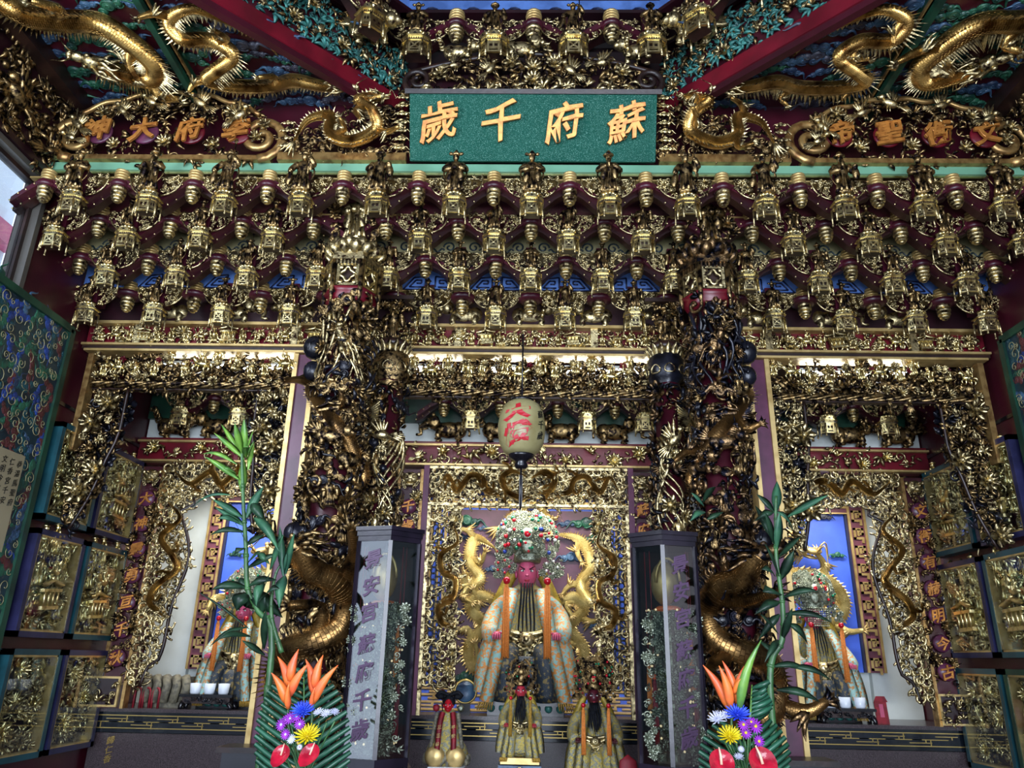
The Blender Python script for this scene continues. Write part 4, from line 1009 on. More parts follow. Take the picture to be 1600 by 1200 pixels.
# ------------------------------------------------------------------ openwork friezes under the beam and their hanging ends
def frieze(name, label, x0, x1, z0, z1, Y, n):
    fr = flatfr(x0, z0, x1, z1, Y); t = thing(name, label, 'carving', tuple(fr.pt(fr.w / 2, 0)))
    b = MB(); fill(b, fr, .062, MIX + ['bird0', 'dragonette1'], RND, lambda u, v: v < fr.h - .045 or RND.random() < .35, size=(.85, 1.35), w=(-.3, .5)); part('openwork', b, 'gold_dark', t, 'stuff')
    b = MB(); fill(b, Frame(fr.o - (0, -.05, 0), fr.U, fr.Vv, fr.w, fr.h - .06), .075, MIX, RND, size=(1, 1.4)); part('inner_openwork', b, 'gold_dark', t, 'stuff')
    b = MB()
    for i in range(4):
        q = np.linspace(0, 1, 60); b.tube([fr.pt(fr.w * a, .022 + .016 * math.sin(a * fr.w * 16 + i * 1.57), .04 + .02 * math.cos(a * fr.w * 16 + i * 1.57)) for a in q], .012, 5)
    part('bottom_branch', b, 'gold_dark', t)
    part('bottom_rail', MB().box((fr.w / 2, -.004, 0), (fr.w, .012, .06), fr.m(0, 0)), 'brown', t)
    scatter(t, fr, grid_spots(fr, n, 1, RND, .2, None), ['figure0', 'horse0', 'figure2', 'figure1', 'figure3'], 'gold_bright', 'figure', .13, RND, .05, .15)
    scatter(t, fr, grid_spots(fr, n, 2, RND, .3), ['flower0', 'bird0', 'flower1', 'rock0', 'flower2'], 'gold', 'flower', .038, RND, .06, 1)
    scatter(t, fr, [(u, fr.h * .8) for u in np.linspace(.2, fr.w - .2, 5)], 'flower1', 'red_bright', 'red_flower', .03, RND, .05, 1)
    return t
frieze('openwork_frieze', 'lit openwork frieze of figures and blossoms over the left bay', -3.14, -1.69, 3.37, 3.63, 5.05, 12)
frieze('openwork_frieze', 'lit openwork frieze of figures and blossoms over the centre bay behind the lantern', -1.53, 1.53, 3.34, 3.63, 5.05, 24)
frieze('openwork_frieze', 'lit openwork frieze of figures and blossoms over the right bay', 1.69, 3.14, 3.34, 3.62, 5.05, 12)
def drop(label, xo, xi, ztop, zbot, taper, name='hanging_carving', m='gold_dark'):
    """carved strip hanging down; xo is its straight side, xi its wavy side"""
    x0, x1 = min(xo, xi), max(xo, xi); fr = flatfr(x0, zbot, x1, ztop, 5.05); t = thing(name, label, 'carving', tuple(fr.pt(fr.w / 2, fr.h)))
    def wd(v): a = v / fr.h; return fr.w * min(1.0, (taper + (1 - taper) * min(1, a * 1.7)) * (1 + .08 * math.sin(a * 9)))
    inside = lambda u, v: (u if xo < xi else fr.w - u) < wd(v)
    b = MB(); fill(b, fr, .058, MIX, RND, inside, size=(.9, 1.4), w=(-.2, .5)); part('openwork', b, m, t, 'stuff')
    b = MB(); fill(b, Frame(fr.o + (0, .06, 0), fr.U, fr.Vv, fr.w, fr.h), .075, MIX, RND, inside, size=(1.1, 1.4)); part('inner_openwork', b, 'lacquer_black', t, 'stuff')
    b = MB(); q = np.linspace(0, fr.h, 24); b.tube([fr.pt(wd(v) if xo < xi else fr.w - wd(v), v, .03) for v in q], .012, 5); part('wavy_edge', b, 'brown', t)
    sp = [s for s in grid_spots(fr, 2, int(fr.h / .16), RND, .2) if inside(*s)]
    scatter(t, fr, sp, ['figure0', 'flower0', 'horse0', 'figure2', 'flower1'], 'gold', 'carved_figure', .09, RND, .06, .2)
drop('tapering carved pendant strip hanging along the left wall', -3.15, -2.87, 3.36, 2.36, .25)
drop('tapering carved pendant strip hanging along the right wall', 3.13, 2.86, 3.33, 2.33, .25)
drop('carved pendant strip hanging left of the left plum post', -1.70, -1.93, 3.36, 2.35, .55, m='gold')
drop('carved pendant strip hanging right of the right plum post', 1.70, 1.92, 3.33, 2.3, .5, m='gold')
# LED tubes behind the friezes
for i, (x0, x1, nm) in enumerate(((-2.7, -2.2, 'left bay'), (-2.13, -1.75, 'left bay, inner one'), (-1.1, -.5, 'centre bay, left one'), (-.35, .1, 'centre bay, middle one'), (.2, .9, 'centre bay, right one'), (1.98, 2.3, 'right bay, inner one'), (2.34, 2.72, 'right bay'))):
    t = thing('led_tube', 'white light tube glowing behind the frieze of the %s' % nm, 'lamp', ((x0 + x1) / 2, 5.16, 3.61), 'light tubes behind the friezes')
    b = MB(); b.tube([(x0, 5.16, 3.595), (x1, 5.16, 3.595)], .018, 8); part('tube', b, 'led', t); part('batten', MB().bbox(x0 - .02, x1 + .02, 5.14, 5.18, 3.61, 3.63), 'white', t)
# soffit of the bays behind the beam
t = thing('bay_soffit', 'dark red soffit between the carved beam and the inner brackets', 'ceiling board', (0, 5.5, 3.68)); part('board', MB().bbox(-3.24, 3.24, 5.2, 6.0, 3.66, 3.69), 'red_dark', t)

# ------------------------------------------------------------------ tall dragon pillars
def box_hex(b, r, z0, z1, c, rot=0): b.prism([(r * math.cos(a + rot), r * math.sin(a + rot)) for a in np.arange(6) * PI / 3], z1 - z0, tr(c[0], c[1], z0))
def big_pillar(cx, cy, side, sx, gm):
    t = thing('dragon_pillar', 'thick carved pillar wrapped in a gilt dragon and clouds, %s of the centre bay' % side, 'pillar', (cx, cy, 0)); t['kind'] = 'thing'
    b = MB(); b.lathe([(.115, 0), (.115, 3.78)], 20, tr(cx, cy, 0)); part('core', b, 'red', t)
    fr = Frame((cx, cy, 1.0), (1, 0, 0), (0, 0, 1), 2 * PI * .115, 2.75, .115); fr.o = np.array((cx, cy, 1.0))
    class FF(Frame):
        def m(s, u, v, w=0., rot=0., size=1., flip=False, tilt=0.): return Frame.m(s, u - .115 * PI, v, w, rot, size, flip, tilt)
    fr = FF((cx, cy, 1.0), (1, 0, 0), (0, 0, 1), 2 * PI * .115 * .98, 2.75, .115)
    vis = lambda u, v: abs(u - .115 * PI) < .115 * 2.3
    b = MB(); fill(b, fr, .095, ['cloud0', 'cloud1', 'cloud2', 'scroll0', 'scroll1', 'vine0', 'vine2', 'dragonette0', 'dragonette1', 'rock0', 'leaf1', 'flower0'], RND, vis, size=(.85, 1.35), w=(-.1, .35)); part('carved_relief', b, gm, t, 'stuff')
    b = MB(); fill(b, fr, .12, ['cloud0', 'cloud2', 'vine0', 'scroll1', 'rock0'], RND, lambda u, v: vis(u, v) and RND.random() < .4, size=(.7, 1.15), w=(.1, .35)); part('dark_clouds', b, 'lacquer_black', t, 'stuff')
    # two dragons round the shaft
    def hel(a0, a1, z0, z1, n, r0=.155): return [(cx + (r0 + .02 * math.sin(i * 2)) * math.sin(a0 + (a1 - a0) * i / n), cy - (r0 + .02 * math.sin(i * 2)) * math.cos(a0 + (a1 - a0) * i / n), z0 + (z1 - z0) * i / n) for i in range(n + 1)]
    s = sx
    def ring(a, z, r0): return (cx + r0 * math.sin(a), cy - r0 * math.cos(a), z)
    H = [ring(s * a, z, .165) for a, z in ((-2.6, 1.15), (-1.6, 1.22), (-.7, 1.27), (.3, 1.33), (1.15, 1.42), (1.3, 1.55), (.6, 1.62), (-.3, 1.66), (-1.1, 1.74), (-1.3, 1.88), (-.7, 1.98), (0, 2.02))] + [(cx + s * .06, cy - .2, 2.1), (cx + s * .1, cy - .22, 2.15)]
    add_dragon(t, H, .083, 'scale_dark', gm, 120, out=(0, -1, .2), hs=2.5, sides=12, headdir=(s * .85, -.35, .25), legs=(.3, .55, .75))
    H = hel(3.6 * s, -2.9 * s, 3.5, 2.45, 12)
    add_dragon(t, H, .052, 'scale_dark', gm, 90, out=(0, -1, 0), hs=3.0, sides=8, headdir=(-s * .6, -.4, -.6), legs=(.3, .5, .7))
    b = MB(); head_dragon(b, (cx - s * .02, cy - .15, 3.42), (s * .25, -.45, .8), (-s * .4, -.9, 0), .1, 12); part('upper_dragon_head', b, 'gold' if sx < 0 else gm, t)
    b = MB()
    for i in range(9):
        q = np.linspace(0, 1, 12); a0 = (-1.1 + .26 * i) * s; b.tube([ring(a0 + .28 * math.sin(x * 6 + i), 3.68 - .5 * x - .03 * (i % 3), .165 + .02 * math.sin(x * 8 + i)) for x in q], np.linspace(.013, .007, 12), 5)
    part('flowing_mane', b, 'gold' if sx < 0 else 'lacquer_black', t)
    for i, (a, z, tp, sz) in enumerate(((-.3, 3.3, 'figure2', .2), (.5, 3.05, 'horse0', .17), (-.5, 2.85, 'figure0', .2), (.3, 2.62, 'figure3', .2), (-.2, 2.4, 'figure1', .18), (.8, 2.75, 'figure0', .17), (-.9, 2.62, 'beast0', .16), (.1, 3.52, 'flower1', .07), (.75, 3.4, 'flower0', .06), (-.8, 3.12, 'flower2', .06), (.0, 2.9, 'pavilion0', .12), (-.75, 2.2, 'figure2', .16), (.7, 1.75, 'cloud1', .08), (-.6, 1.45, 'cloud2', .08), (-.7, 3.5, 'cloud0', .09), (.4, 3.62, 'dragonette0', .12), (-.2, 3.12, 'dragonette1', .13), (.2, 1.6, 'cloud0', .09), (-.1, 2.75, 'beast2', .16))):
        inst('carved_figure' if tp[0] in 'fhb' and 'flower' not in tp else 'cloud' if tp[0] == 'c' else 'dragonette' if tp[0] == 'd' else 'pavilion' if tp[0] == 'p' else 'flower', tp, 'gold_dark' if i % 2 else gm, fr.m(.115 * PI + .115 * a * s, z - 1.0, .055, RND.uniform(-.2, .2), sz), t)
    for k, (a, z, sz) in enumerate(((1.25, 3.42, .09), (1.2, 3.26, .075), (1.0, 2.25, .08), (-1.2, 2.0, .07))): 
        b = MB(); mm = fr.m(.115 * PI + .115 * a * s, z - 1.0, .05, 0, sz); b.ell((0, 0, .3), (.7, .9, .8), 10, 7); b.tube(spiral(0, 0, .1, .8, 0, 1.5, 16, 1.0, -.5), .1, 5)
        c = MB(); c.stamp(b.arr(), mm); part('cloud_boss', c, 'lacquer_black', t)
    # capital: neck, hexagonal pavilion, lotus ring, figure niche
    b = MB(); b.lathe([(.15, 3.72), (.17, 3.75), (.165, 3.79), (.19, 3.81)], 6, tr(cx, cy, 0)); part('neck', b, 'red_bright', t)
    b = MB(); box_hex(b, .145, 3.8, 4.02, (cx, cy)); part('pavilion_core', b, 'brown', t)
    b = MB(); box_hex(b, .2, 4.0, 4.025, (cx, cy)); box_hex(b, .175, 4.025, 4.065, (cx, cy)); box_hex(b, .17, 3.795, 3.815, (cx, cy))
    for k in range(6):
        a = k * PI / 3 + PI / 6; nx, ny = math.cos(a), math.sin(a); X = (-ny, nx, 0)
        for j in range(7): b.box(((j - 3) * .024, 0, 0), (.01, .01, .03), mtx((cx + nx * .158, cy + ny * .158, 3.985), X, (nx, ny, 0), (0, 0, 1)))
    part('roof_frieze', b, gm if sx > 0 else 'gold', t)
    for k in range(6):
        a = k * PI / 3; b = MB(); p = np.array((cx + .18 * math.cos(a), cy + .18 * math.sin(a), 0)); b.tube([p + (0, 0, 4.0), p + (0, 0, 3.78), p * 1.0 + (0, 0, 3.7)], [.016, .016, .007], 6); part('corner_post', b, 'gold_dark', t)
        a += PI / 6; nx, ny = math.cos(a), math.sin(a)
        if ny > .5: continue
        m = mtx((cx + nx * .146, cy + ny * .146, 3.9), (ny, -nx, 0) if True else 0, (0, 0, 1), (nx, ny, 0))
        if np.linalg.det(m[:3, :3]) < 0: m = mtx((cx + nx * .146, cy + ny * .146, 3.9), (-ny, nx, 0), (0, 0, 1), (nx, ny, 0))
        b = MB(); th = np.linspace(0, 2 * PI, 33); rr = .038 + .008 * np.cos(th * 4); b.tube(np.stack([rr * np.cos(th), rr * np.sin(th) * 1.15, 0 * th + .004], -1), .011, 5)
        for s2 in (-1, 1): b.box((s2 * .06, 0, 0), (.02, .15, .012)); b.box((0, s2 * .07, 0), (.12, .016, .012)); 
        for q in range(4): b.ell((.045 * (1 if q % 2 else -1), .052 * (1 if q > 1 else -1), 0), (.018, .018, .008), 6, 4)
        c = MB(); c.stamp(b.arr(), m); part('window_panel', c, 'gold_bright' if sx < 0 else 'gold', t)
    b = MB()
    for l in range(2):
        for i in range(14):
            a = 2 * PI * (i + .5 * l) / 14; q = np.linspace(0, 1, 4); P = np.stack([cx + np.cos(a) * (.15 + .05 * np.sin(q * 2)), cy + np.sin(a) * (.15 + .05 * np.sin(q * 2)), 4.06 + .085 * q + .02 * l], -1)
            b.blade(P, [.025, .042, .036, .006], (math.cos(a), math.sin(a), 0), .2)
    b.lathe([(.16, 4.06), (.15, 4.15)], 12, tr(cx, cy, 0)); part('lotus_ring', b, gm if sx > 0 else 'gold', t)
    b = MB(); 
    for i in range(9): a = -PI * i / 8; b.ell((cx + .11 * math.cos(a), cy + .09 * math.sin(a), 4.16), (.06, .05, .035), 6, 4)
    part('rocks', b, 'gold_dark', t)
    b = MB(); b.stamp(LIB['figure0'], mtx((cx + .01, cy - .1, 4.17), (1, 0, 0), (0, 0, 1), (0, -1, 0), (.36, .40, .36))); part('figure', b, 'gold' if sx < 0 else 'gold_dark', t)
    b = MB(); box_hex(b, .2, 4.62, 4.645, (cx, cy - .03), PI / 6); part('canopy', b, 'brown', t)
    f2 = Frame((cx - .17, cy - .11, 4.17), (1, 0, 0), (0, 0, 1), .34, .45)
    b = MB(); fill(b, f2, .06, ['leaf0', 'rock0', 'cloud0', 'flower2', 'leaf2'], RND, lambda u, v: abs(u - .17) > .095 or v > .39, size=(.8, 1.2)); part('tree_frame', b, 'gold_dark', t, 'stuff')
    part('back_panel', MB().bbox(cx - .12, cx + .12, cy, cy + .06, 4.1, 4.65), 'red_dark', t)
    b = MB(); b.lathe([(.24, 0), (.24, .3), (.2, .34), (.22, .5), (.16, .55)], 16, tr(cx, cy, 0)); part('base', b, 'stone', t)
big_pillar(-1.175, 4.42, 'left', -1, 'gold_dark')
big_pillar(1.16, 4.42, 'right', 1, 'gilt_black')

def small_pillar(cx, cy, side, sx):
    t = thing('phoenix_pillar', 'slender carved pillar with lotus bud capital and phoenix relief, %s of the lantern' % side, 'pillar', (cx, cy, 0)); t['kind'] = 'thing'
    b = MB(); b.lathe([(.09, 0), (.09, 3.36)], 16, tr(cx, cy, 0)); part('core', b, 'red', t)
    class FF(Frame):
        def m(s, u, v, w=0., rot=0., size=1., flip=False, tilt=0.): return Frame.m(s, u - .09 * PI, v, w, rot, size, flip, tilt)
    fr = FF((cx, cy, 1.2), (1, 0, 0), (0, 0, 1), 2 * PI * .09 * .98, 2.12, .09); vis = lambda u, v: abs(u - .09 * PI) < .09 * 2.2
    gm = 'gold_dark' if sx < 0 else 'gilt_black'
    b = MB(); fill(b, fr, .07, FOL + ['flower0', 'cloud1', 'bird0'], RND, lambda u, v: vis(u, v) and RND.random() < .62, size=(.85, 1.35), w=(-.15, .3)); part('carved_relief', b, gm, t, 'stuff')
    b = MB(); fill(b, fr, .11, ['cloud0', 'vine1', 'rock1'], RND, lambda u, v: vis(u, v) and RND.random() < .3, size=(.7, 1.0), w=(.0, .2)); part('dark_clouds', b, 'lacquer_black', t, 'stuff')
    # phoenix: long tail plumes sweeping down from outstretched wing
    b = MB()
    for i in range(7):
        q = np.linspace(0, 1, 14); a = (.9 - .12 * i) * sx * -1
        b.tube([fr.pt(.09 * PI + .09 * (a * (1 - .4 * x) + .5 * math.sin(x * 7 + i * .35)), 1.92 - .15 - .75 * x * (1 - .06 * i), .035 + .02 * math.sin(i + x * 5)) for x in q], np.linspace(.012, .007, 14), 5)
    for i in range(8):
        q = np.linspace(0, 1, 5); L = .24 - .012 * i
        b.blade(np.array([fr.pt(.09 * PI + sx * .02 + sx * .13 * x, 1.84 + .02 * i - .03 * i * x + .05 * x, .05 + .02 * x) for x in q]), np.array([.01, .018, .018, .016, .004]), (0, -1, 0), .25)
    c = MB(); c.stamp(LIB['bird0'], fr.m(.09 * PI, 1.74, .05, .4, .12, sx < 0)); b.stamp(c.arr(), I4()); part('phoenix', b, 'gold', t)
    for i, (a, z, tp, sz) in enumerate(((.1, 2.78, 'figure0', .15), (-.3, 2.52, 'flower1', .07), (.4, 2.45, 'flower0', .06), (0, 2.3, 'figure2', .16), (.5, 2.15, 'flower2', .055), (-.4, 2.1, 'bird0', .08))):
        inst('carved_figure' if tp[:3] == 'fig' else 'flower', tp, 'gold', fr.m(.09 * PI + .09 * a, z - 1.2, .04, 0, sz), t)
    b = MB(); b.lathe([(.085, 3.3), (.1, 3.33), (.085, 3.36), (.12, 3.39), (.132, 3.45), (.128, 3.52), (.1, 3.58), (.085, 3.6)], 24, tr(cx, cy, 0), rib=.03, nrib=8); part('lotus_bud', b, gm if sx < 0 else 'lacquer_black', t)
    b = MB()
    for i in range(16):
        a = 2 * PI * i / 16; q = np.linspace(0, 1, 4); b.blade(np.stack([cx + np.cos(a) * (.1 + .045 * q ** 2), cy + np.sin(a) * (.1 + .045 * q ** 2), 3.56 + .07 * q], -1), [.018, .026, .02, .004], (math.cos(a), math.sin(a), .3), .25)
    part('petal_crown', b, 'gold', t)
    for i in range(5):
        a = -PI / 2 + (i - 2) * .75; b = MB(); mm = mtx((cx + .13 * math.cos(a), cy + .13 * math.sin(a), 3.45), (-math.sin(a), math.cos(a), 0), (0, 0, 1), (math.cos(a), math.sin(a), 0))
        th = np.linspace(0, 2 * PI, 20); c = MB(); c.tube(np.stack([.034 * np.cos(th), .03 * np.sin(th) - .01 * np.abs(np.cos(th)), 0 * th], -1), .006, 5); b.stamp(c.arr(), mm); part('cartouche', b, 'gold', t)
    b = MB(); b.lathe([(.12, 3.6), (.13, 3.63), (.1, 3.66)], 12, tr(cx, cy, 0)); part('ring', b, 'brown', t)
    b = MB(); b.stamp(LIB['figure1'], mtx((cx, cy - .06, 3.66), (1, 0, 0), (0, 0, 1), (0, -1, 0), (.26, .27, .24))); part('figure', b, 'gold_dark', t)
    f2 = Frame((cx - .12, cy - .05, 3.66), (1, 0, 0), (0, 0, 1), .24, .3)
    b = MB(); fill(b, f2, .055, ['leaf0', 'rock0', 'flower2'], RND, lambda u, v: abs(u - .12) > .065 or v > .25, size=(.8, 1.1)); part('tree_frame', b, 'gold_dark', t, 'stuff')
    part('canopy', MB().bbox(cx - .14, cx + .14, cy - .1, cy + .08, 3.95, 3.98), 'brown', t)
small_pillar(-.955, 4.82, 'left', -1)
small_pillar(.935, 4.82, 'right', 1)

# ------------------------------------------------------------------ inner brackets over the niches
iz, iy = 3.33, 5.82
n = 0
for x in [-2.85, -2.37, -1.9, -1.2, -.47, 0.0, .47, .93, 1.3, 1.9, 2.39, 2.87]:
    v = (n * 3 + 1) % 4; h = copy_thing(HB[(.20, v)], (x, iy, iz), 'gilt pavilion with %s, %s from left over the altar niches' % (FIGN[v], ORD[n])); n += 1
n = 0
for x in (-2.61, -2.13, -1.5, -.7, -.235, .235, .7, 1.1, 1.55, 2.15, 2.63, 3.1):
    copy_thing(CL0, (x, iy + .05, iz), 'maroon bracket with gilt boss, %s from left over the altar niches' % ORD[n]); n += 1
t = thing('inner_board', 'white plaster strip with dark painted board behind the inner brackets', 'board', (0, 6.1, 3.3))
part('white_strip', MB().bbox(-3.24, 3.24, 6.09, 6.12, 3.25, 3.5), 'white', t); part('dark_board', MB().bbox(-3.24, 3.24, 6.05, 6.09, 3.46, 3.75), 'green_dark', t)
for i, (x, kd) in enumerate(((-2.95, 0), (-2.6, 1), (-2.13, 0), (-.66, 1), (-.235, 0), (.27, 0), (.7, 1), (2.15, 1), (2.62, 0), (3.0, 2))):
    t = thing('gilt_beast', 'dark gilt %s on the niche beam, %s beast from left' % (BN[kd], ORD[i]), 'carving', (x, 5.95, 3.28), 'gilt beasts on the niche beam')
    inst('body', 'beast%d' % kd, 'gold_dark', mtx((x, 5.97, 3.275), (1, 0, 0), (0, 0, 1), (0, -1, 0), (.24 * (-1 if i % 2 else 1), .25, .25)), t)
t = thing('niche_beam', 'red beam with gilt flowers and birds right over the altar niches', 'beam', (0, 6, 3.08))
part('board', MB().bbox(-3.24, 3.24, 6.0, 6.14, 3.08, 3.28), 'red_bright', t)
part('top_moulding', MB().bbox(-3.24, 3.24, 5.96, 6.02, 3.235, 3.252), 'gold_paint', t); part('bottom_moulding', MB().bbox(-3.24, 3.24, 5.96, 6.02, 3.07, 3.086), 'gold_paint', t)
fr = flatfr(-3.2, 3.09, 3.2, 3.23, 6.0)
b = MB(); fill(b, fr, .075, ['leaf0', 'leaf1', 'vine0', 'vine1', 'vine2', 'scroll0'], RND, lambda u, v: RND.random() < .85, size=(.8, 1.3)); part('vines', b, 'gold', t, 'stuff')
scatter(t, fr, [(.1 + i * .2, .07 + .03 * (-1) ** i) for i in range(31)], ['flower0', 'bird0', 'flower1', 'leaf2', 'flower2'], 'gold_bright', 'blossom', .06, RND, .03, .5)
# ------------------------------------------------------------------ altar
t = thing('altar', 'speckled granite altar with black marble key-fret band along its front edge', 'altar', (0, 6.05, 0))
part('body', MB().bbox(-3.22, 3.22, 6.07, 6.78, 0, 1.03), 'granite', t)
part('marble_band', MB().bbox(-3.22, 3.22, 6.05, 6.1, 1.035, 1.175), 'marble', t)
part('top_slab', MB().bbox(-3.22, 3.22, 6.03, 6.78, 1.175, 1.20), 'granite', t)
f = MB()
f.bbox(-3.2, 3.2, 6.044, 6.052, 1.148, 1.154); f.bbox(-3.2, 3.2, 6.044, 6.052, 1.062, 1.068)
k = 0; x = -3.15
while x < 3.1:
    u = k % 2
    f.bbox(x, x + .005, 6.044, 6.052, 1.11 if u else 1.068, 1.15 if u else 1.108)
    f.bbox(x - .13, x + .13, 6.044, 6.052, 1.105, 1.11); f.bbox(x + .04, x + .2, 6.044, 6.052, 1.084 if u else 1.126, 1.089 if u else 1.131); f.bbox(x + .155, x + .16, 6.044, 6.052, 1.084 if u else 1.108, 1.108 if u else 1.131)
    x += .19; k += 1
part('brass_key_fret', f, 'brass_line', t, 'stuff')
for i, c in enumerate('歸仁香'):
    b = MB(); b.stamp(glyph(c, .0, .04), mtx((-3.06, 6.066, .98 - .062 * i), (1, 0, 0), (0, 0, 1), (0, -1, 0), .055)); part('inscription', b, 'brass_line', t)

# ------------------------------------------------------------------ couplet columns
def couplet(label, xs0, xs1, chars, zt, zb, side):
    """xs0, xs1: centre x at top and bottom"""
    t = thing('couplet_column', label, 'couplet', (xs1, 6.02, 1.2)); x = xs0; w = .17
    part('board', MB().bbox(x - w / 2, x + w / 2, 6.0, 6.06, 1.2, zt + .17), 'red', t)
    for s in (-1, 1): part('edge', MB().bbox(x + s * w * .54 - .012, x + s * w * .54 + .012, 5.985, 6.06, 1.2, zt + .17), 'copper', t)
    fr = flatfr(x - w / 2, zb - .06, x + w / 2, zt + .17, 6.0)
    b = MB(); fill(b, fr, .05, ['leaf0', 'leaf1', 'flower2', 'cloud1', 'scroll0'], RND, lambda u, v: (abs(u - w / 2) > .045 or RND.random() < .25) and v < fr.h - .17, size=(.85, 1.3)); part('carved_border', b, 'gold_dark' if side != 0 else 'gold', t, 'stuff')
    b = MB(); m = mtx((x, 5.985, zt + .085), (1, 0, 0), (0, 0, 1), (0, -1, 0), .085)
    b.ell((0, .1, .1), (.75, .6, .35), 10, 6); b.ell((0, -.2, .35), (.3, .22, .25), 8, 5); b.ell((0, -.55, .2), (.5, .2, .2), 8, 4)
    for s in (-1, 1):
        b.ell((s * .35, .15, .38), (.2, .16, .14), 8, 5); b.ell((s * .78, .45, .1), (.2, .25, .12), 6, 4); b.tube([(s * .15, .35, .45), (s * .6, .5, .35)], [.09, .05], 5)
        for j in range(4): b.tube(spiral(s * (.75 - .1 * j), -.2 - .2 * j, .04, .2, j, 1.2 * s, 9, .15), .06, 5)
    c = MB(); c.stamp(b.arr(), m); part('lion_mask', c, 'gold', t)
    n = len(chars)
    for i, ch in enumerate(chars):
        z = zt - .1 - (zt - .1 - zb - .05) * i / max(1, n - 1) if n > 2 else zt - .14 - .16 * i
        p = mtx((x, 5.985, z), (1, 0, 0), (0, 0, 1), (0, -1, 0))
        part('medallion', MB().lathe([(.001, 0), (.066, 0), (.06, .02), (.001, .022)], 14, p), 'maroon', t)
        b = MB(); b.stamp(glyph(ch, .02, .1), mtx((x, 5.955, z), (1, 0, 0), (0, 0, 1), (0, -1, 0), .1)); part('character', b, 'letter', t)
    # small carved foot panel
    part('foot_panel', MB().bbox(x - w / 2, x + w / 2, 5.99, 6.02, 1.21, 1.21 + min(.17, zb - 1.27)), 'red_dark', t) if zb > 1.35 else None
couplet('outer red couplet at the left wall reading 大神靈勇亘千秋 on plum discs', -3.08, -3.08, '大神靈勇亘千秋', 2.86, 1.5, -1)
couplet('outer red couplet at the right wall reading 文衡有赫明今古 on plum discs', 3.09, 3.09, '文衡有赫明今古', 2.86, 1.52, 1)
couplet('narrow red couplet with 千歲 left of the central deity', -.955, -.955, '千歲', 2.87, 1.6, 0)
couplet('narrow red couplet with 蘇府 right of the central deity', .91, .91, '蘇府', 2.87, 1.6, 0)
for sx, side in ((-1, 'left'), (1, 'right')):
    t = thing('niche_post', 'slim plum post on the %s edge of the central niche' % side, 'post', (sx * .84, 6, 1.2)); part('shaft', MB().bbox(sx * .825 - .022, sx * .825 + .022, 5.97, 6.04, 1.2, 3.07), 'maroon', t)

# ------------------------------------------------------------------ lattices
def lattice(label, fr, inside, chars_m, ctrl, hs=2.2, r=.034, extra_edge=None, chain=None):
    t = thing('dragon_lattice', label, 'lattice', tuple(fr.pt(fr.w / 2, 0)))
    b = MB()       # loose cloud tracery
    nu = max(2, int(fr.w / .06)); nv = max(2, int(fr.h / .06))
    for i in range(nu):
        for j in range(nv):
            u = (i + .5 + RND.uniform(-.2, .2)) * fr.w / nu; v = (j + .5 + RND.uniform(-.2, .2)) * fr.h / nv
            if not inside(u, v): continue
            a0 = RND.uniform(0, 6); s = spiral(0, 0, .012, .045, a0, RND.choice((-1, 1)) * 1.0, 9)
            b.tube([fr.pt(u + p[0], v + p[1], .01) for p in s], .0105, 5)
            for d in (RND.uniform(0, 6), RND.uniform(0, 6)):
                q = np.linspace(0, 1, 5); b.tube([fr.pt(u + .085 * x * math.cos(d + .8 * x), v + .085 * x * math.sin(d + .8 * x), .005) for x in q], np.linspace(.012, .008, 5), 4)
    part('tracery', b, 'gold', t, 'stuff')
    P = [fr.pt(u, v, .05) for u, v in ctrl]
    add_dragon(t, P, r, 'scale_gold', 'gold', 80, out=fr.Wd, sides=8, hs=hs)
    if extra_edge: b = MB(); b.tube([fr.pt(u, v, .01) for u, v in extra_edge], .014, 6); part('edge_rail', b, 'brown', t)
    return t
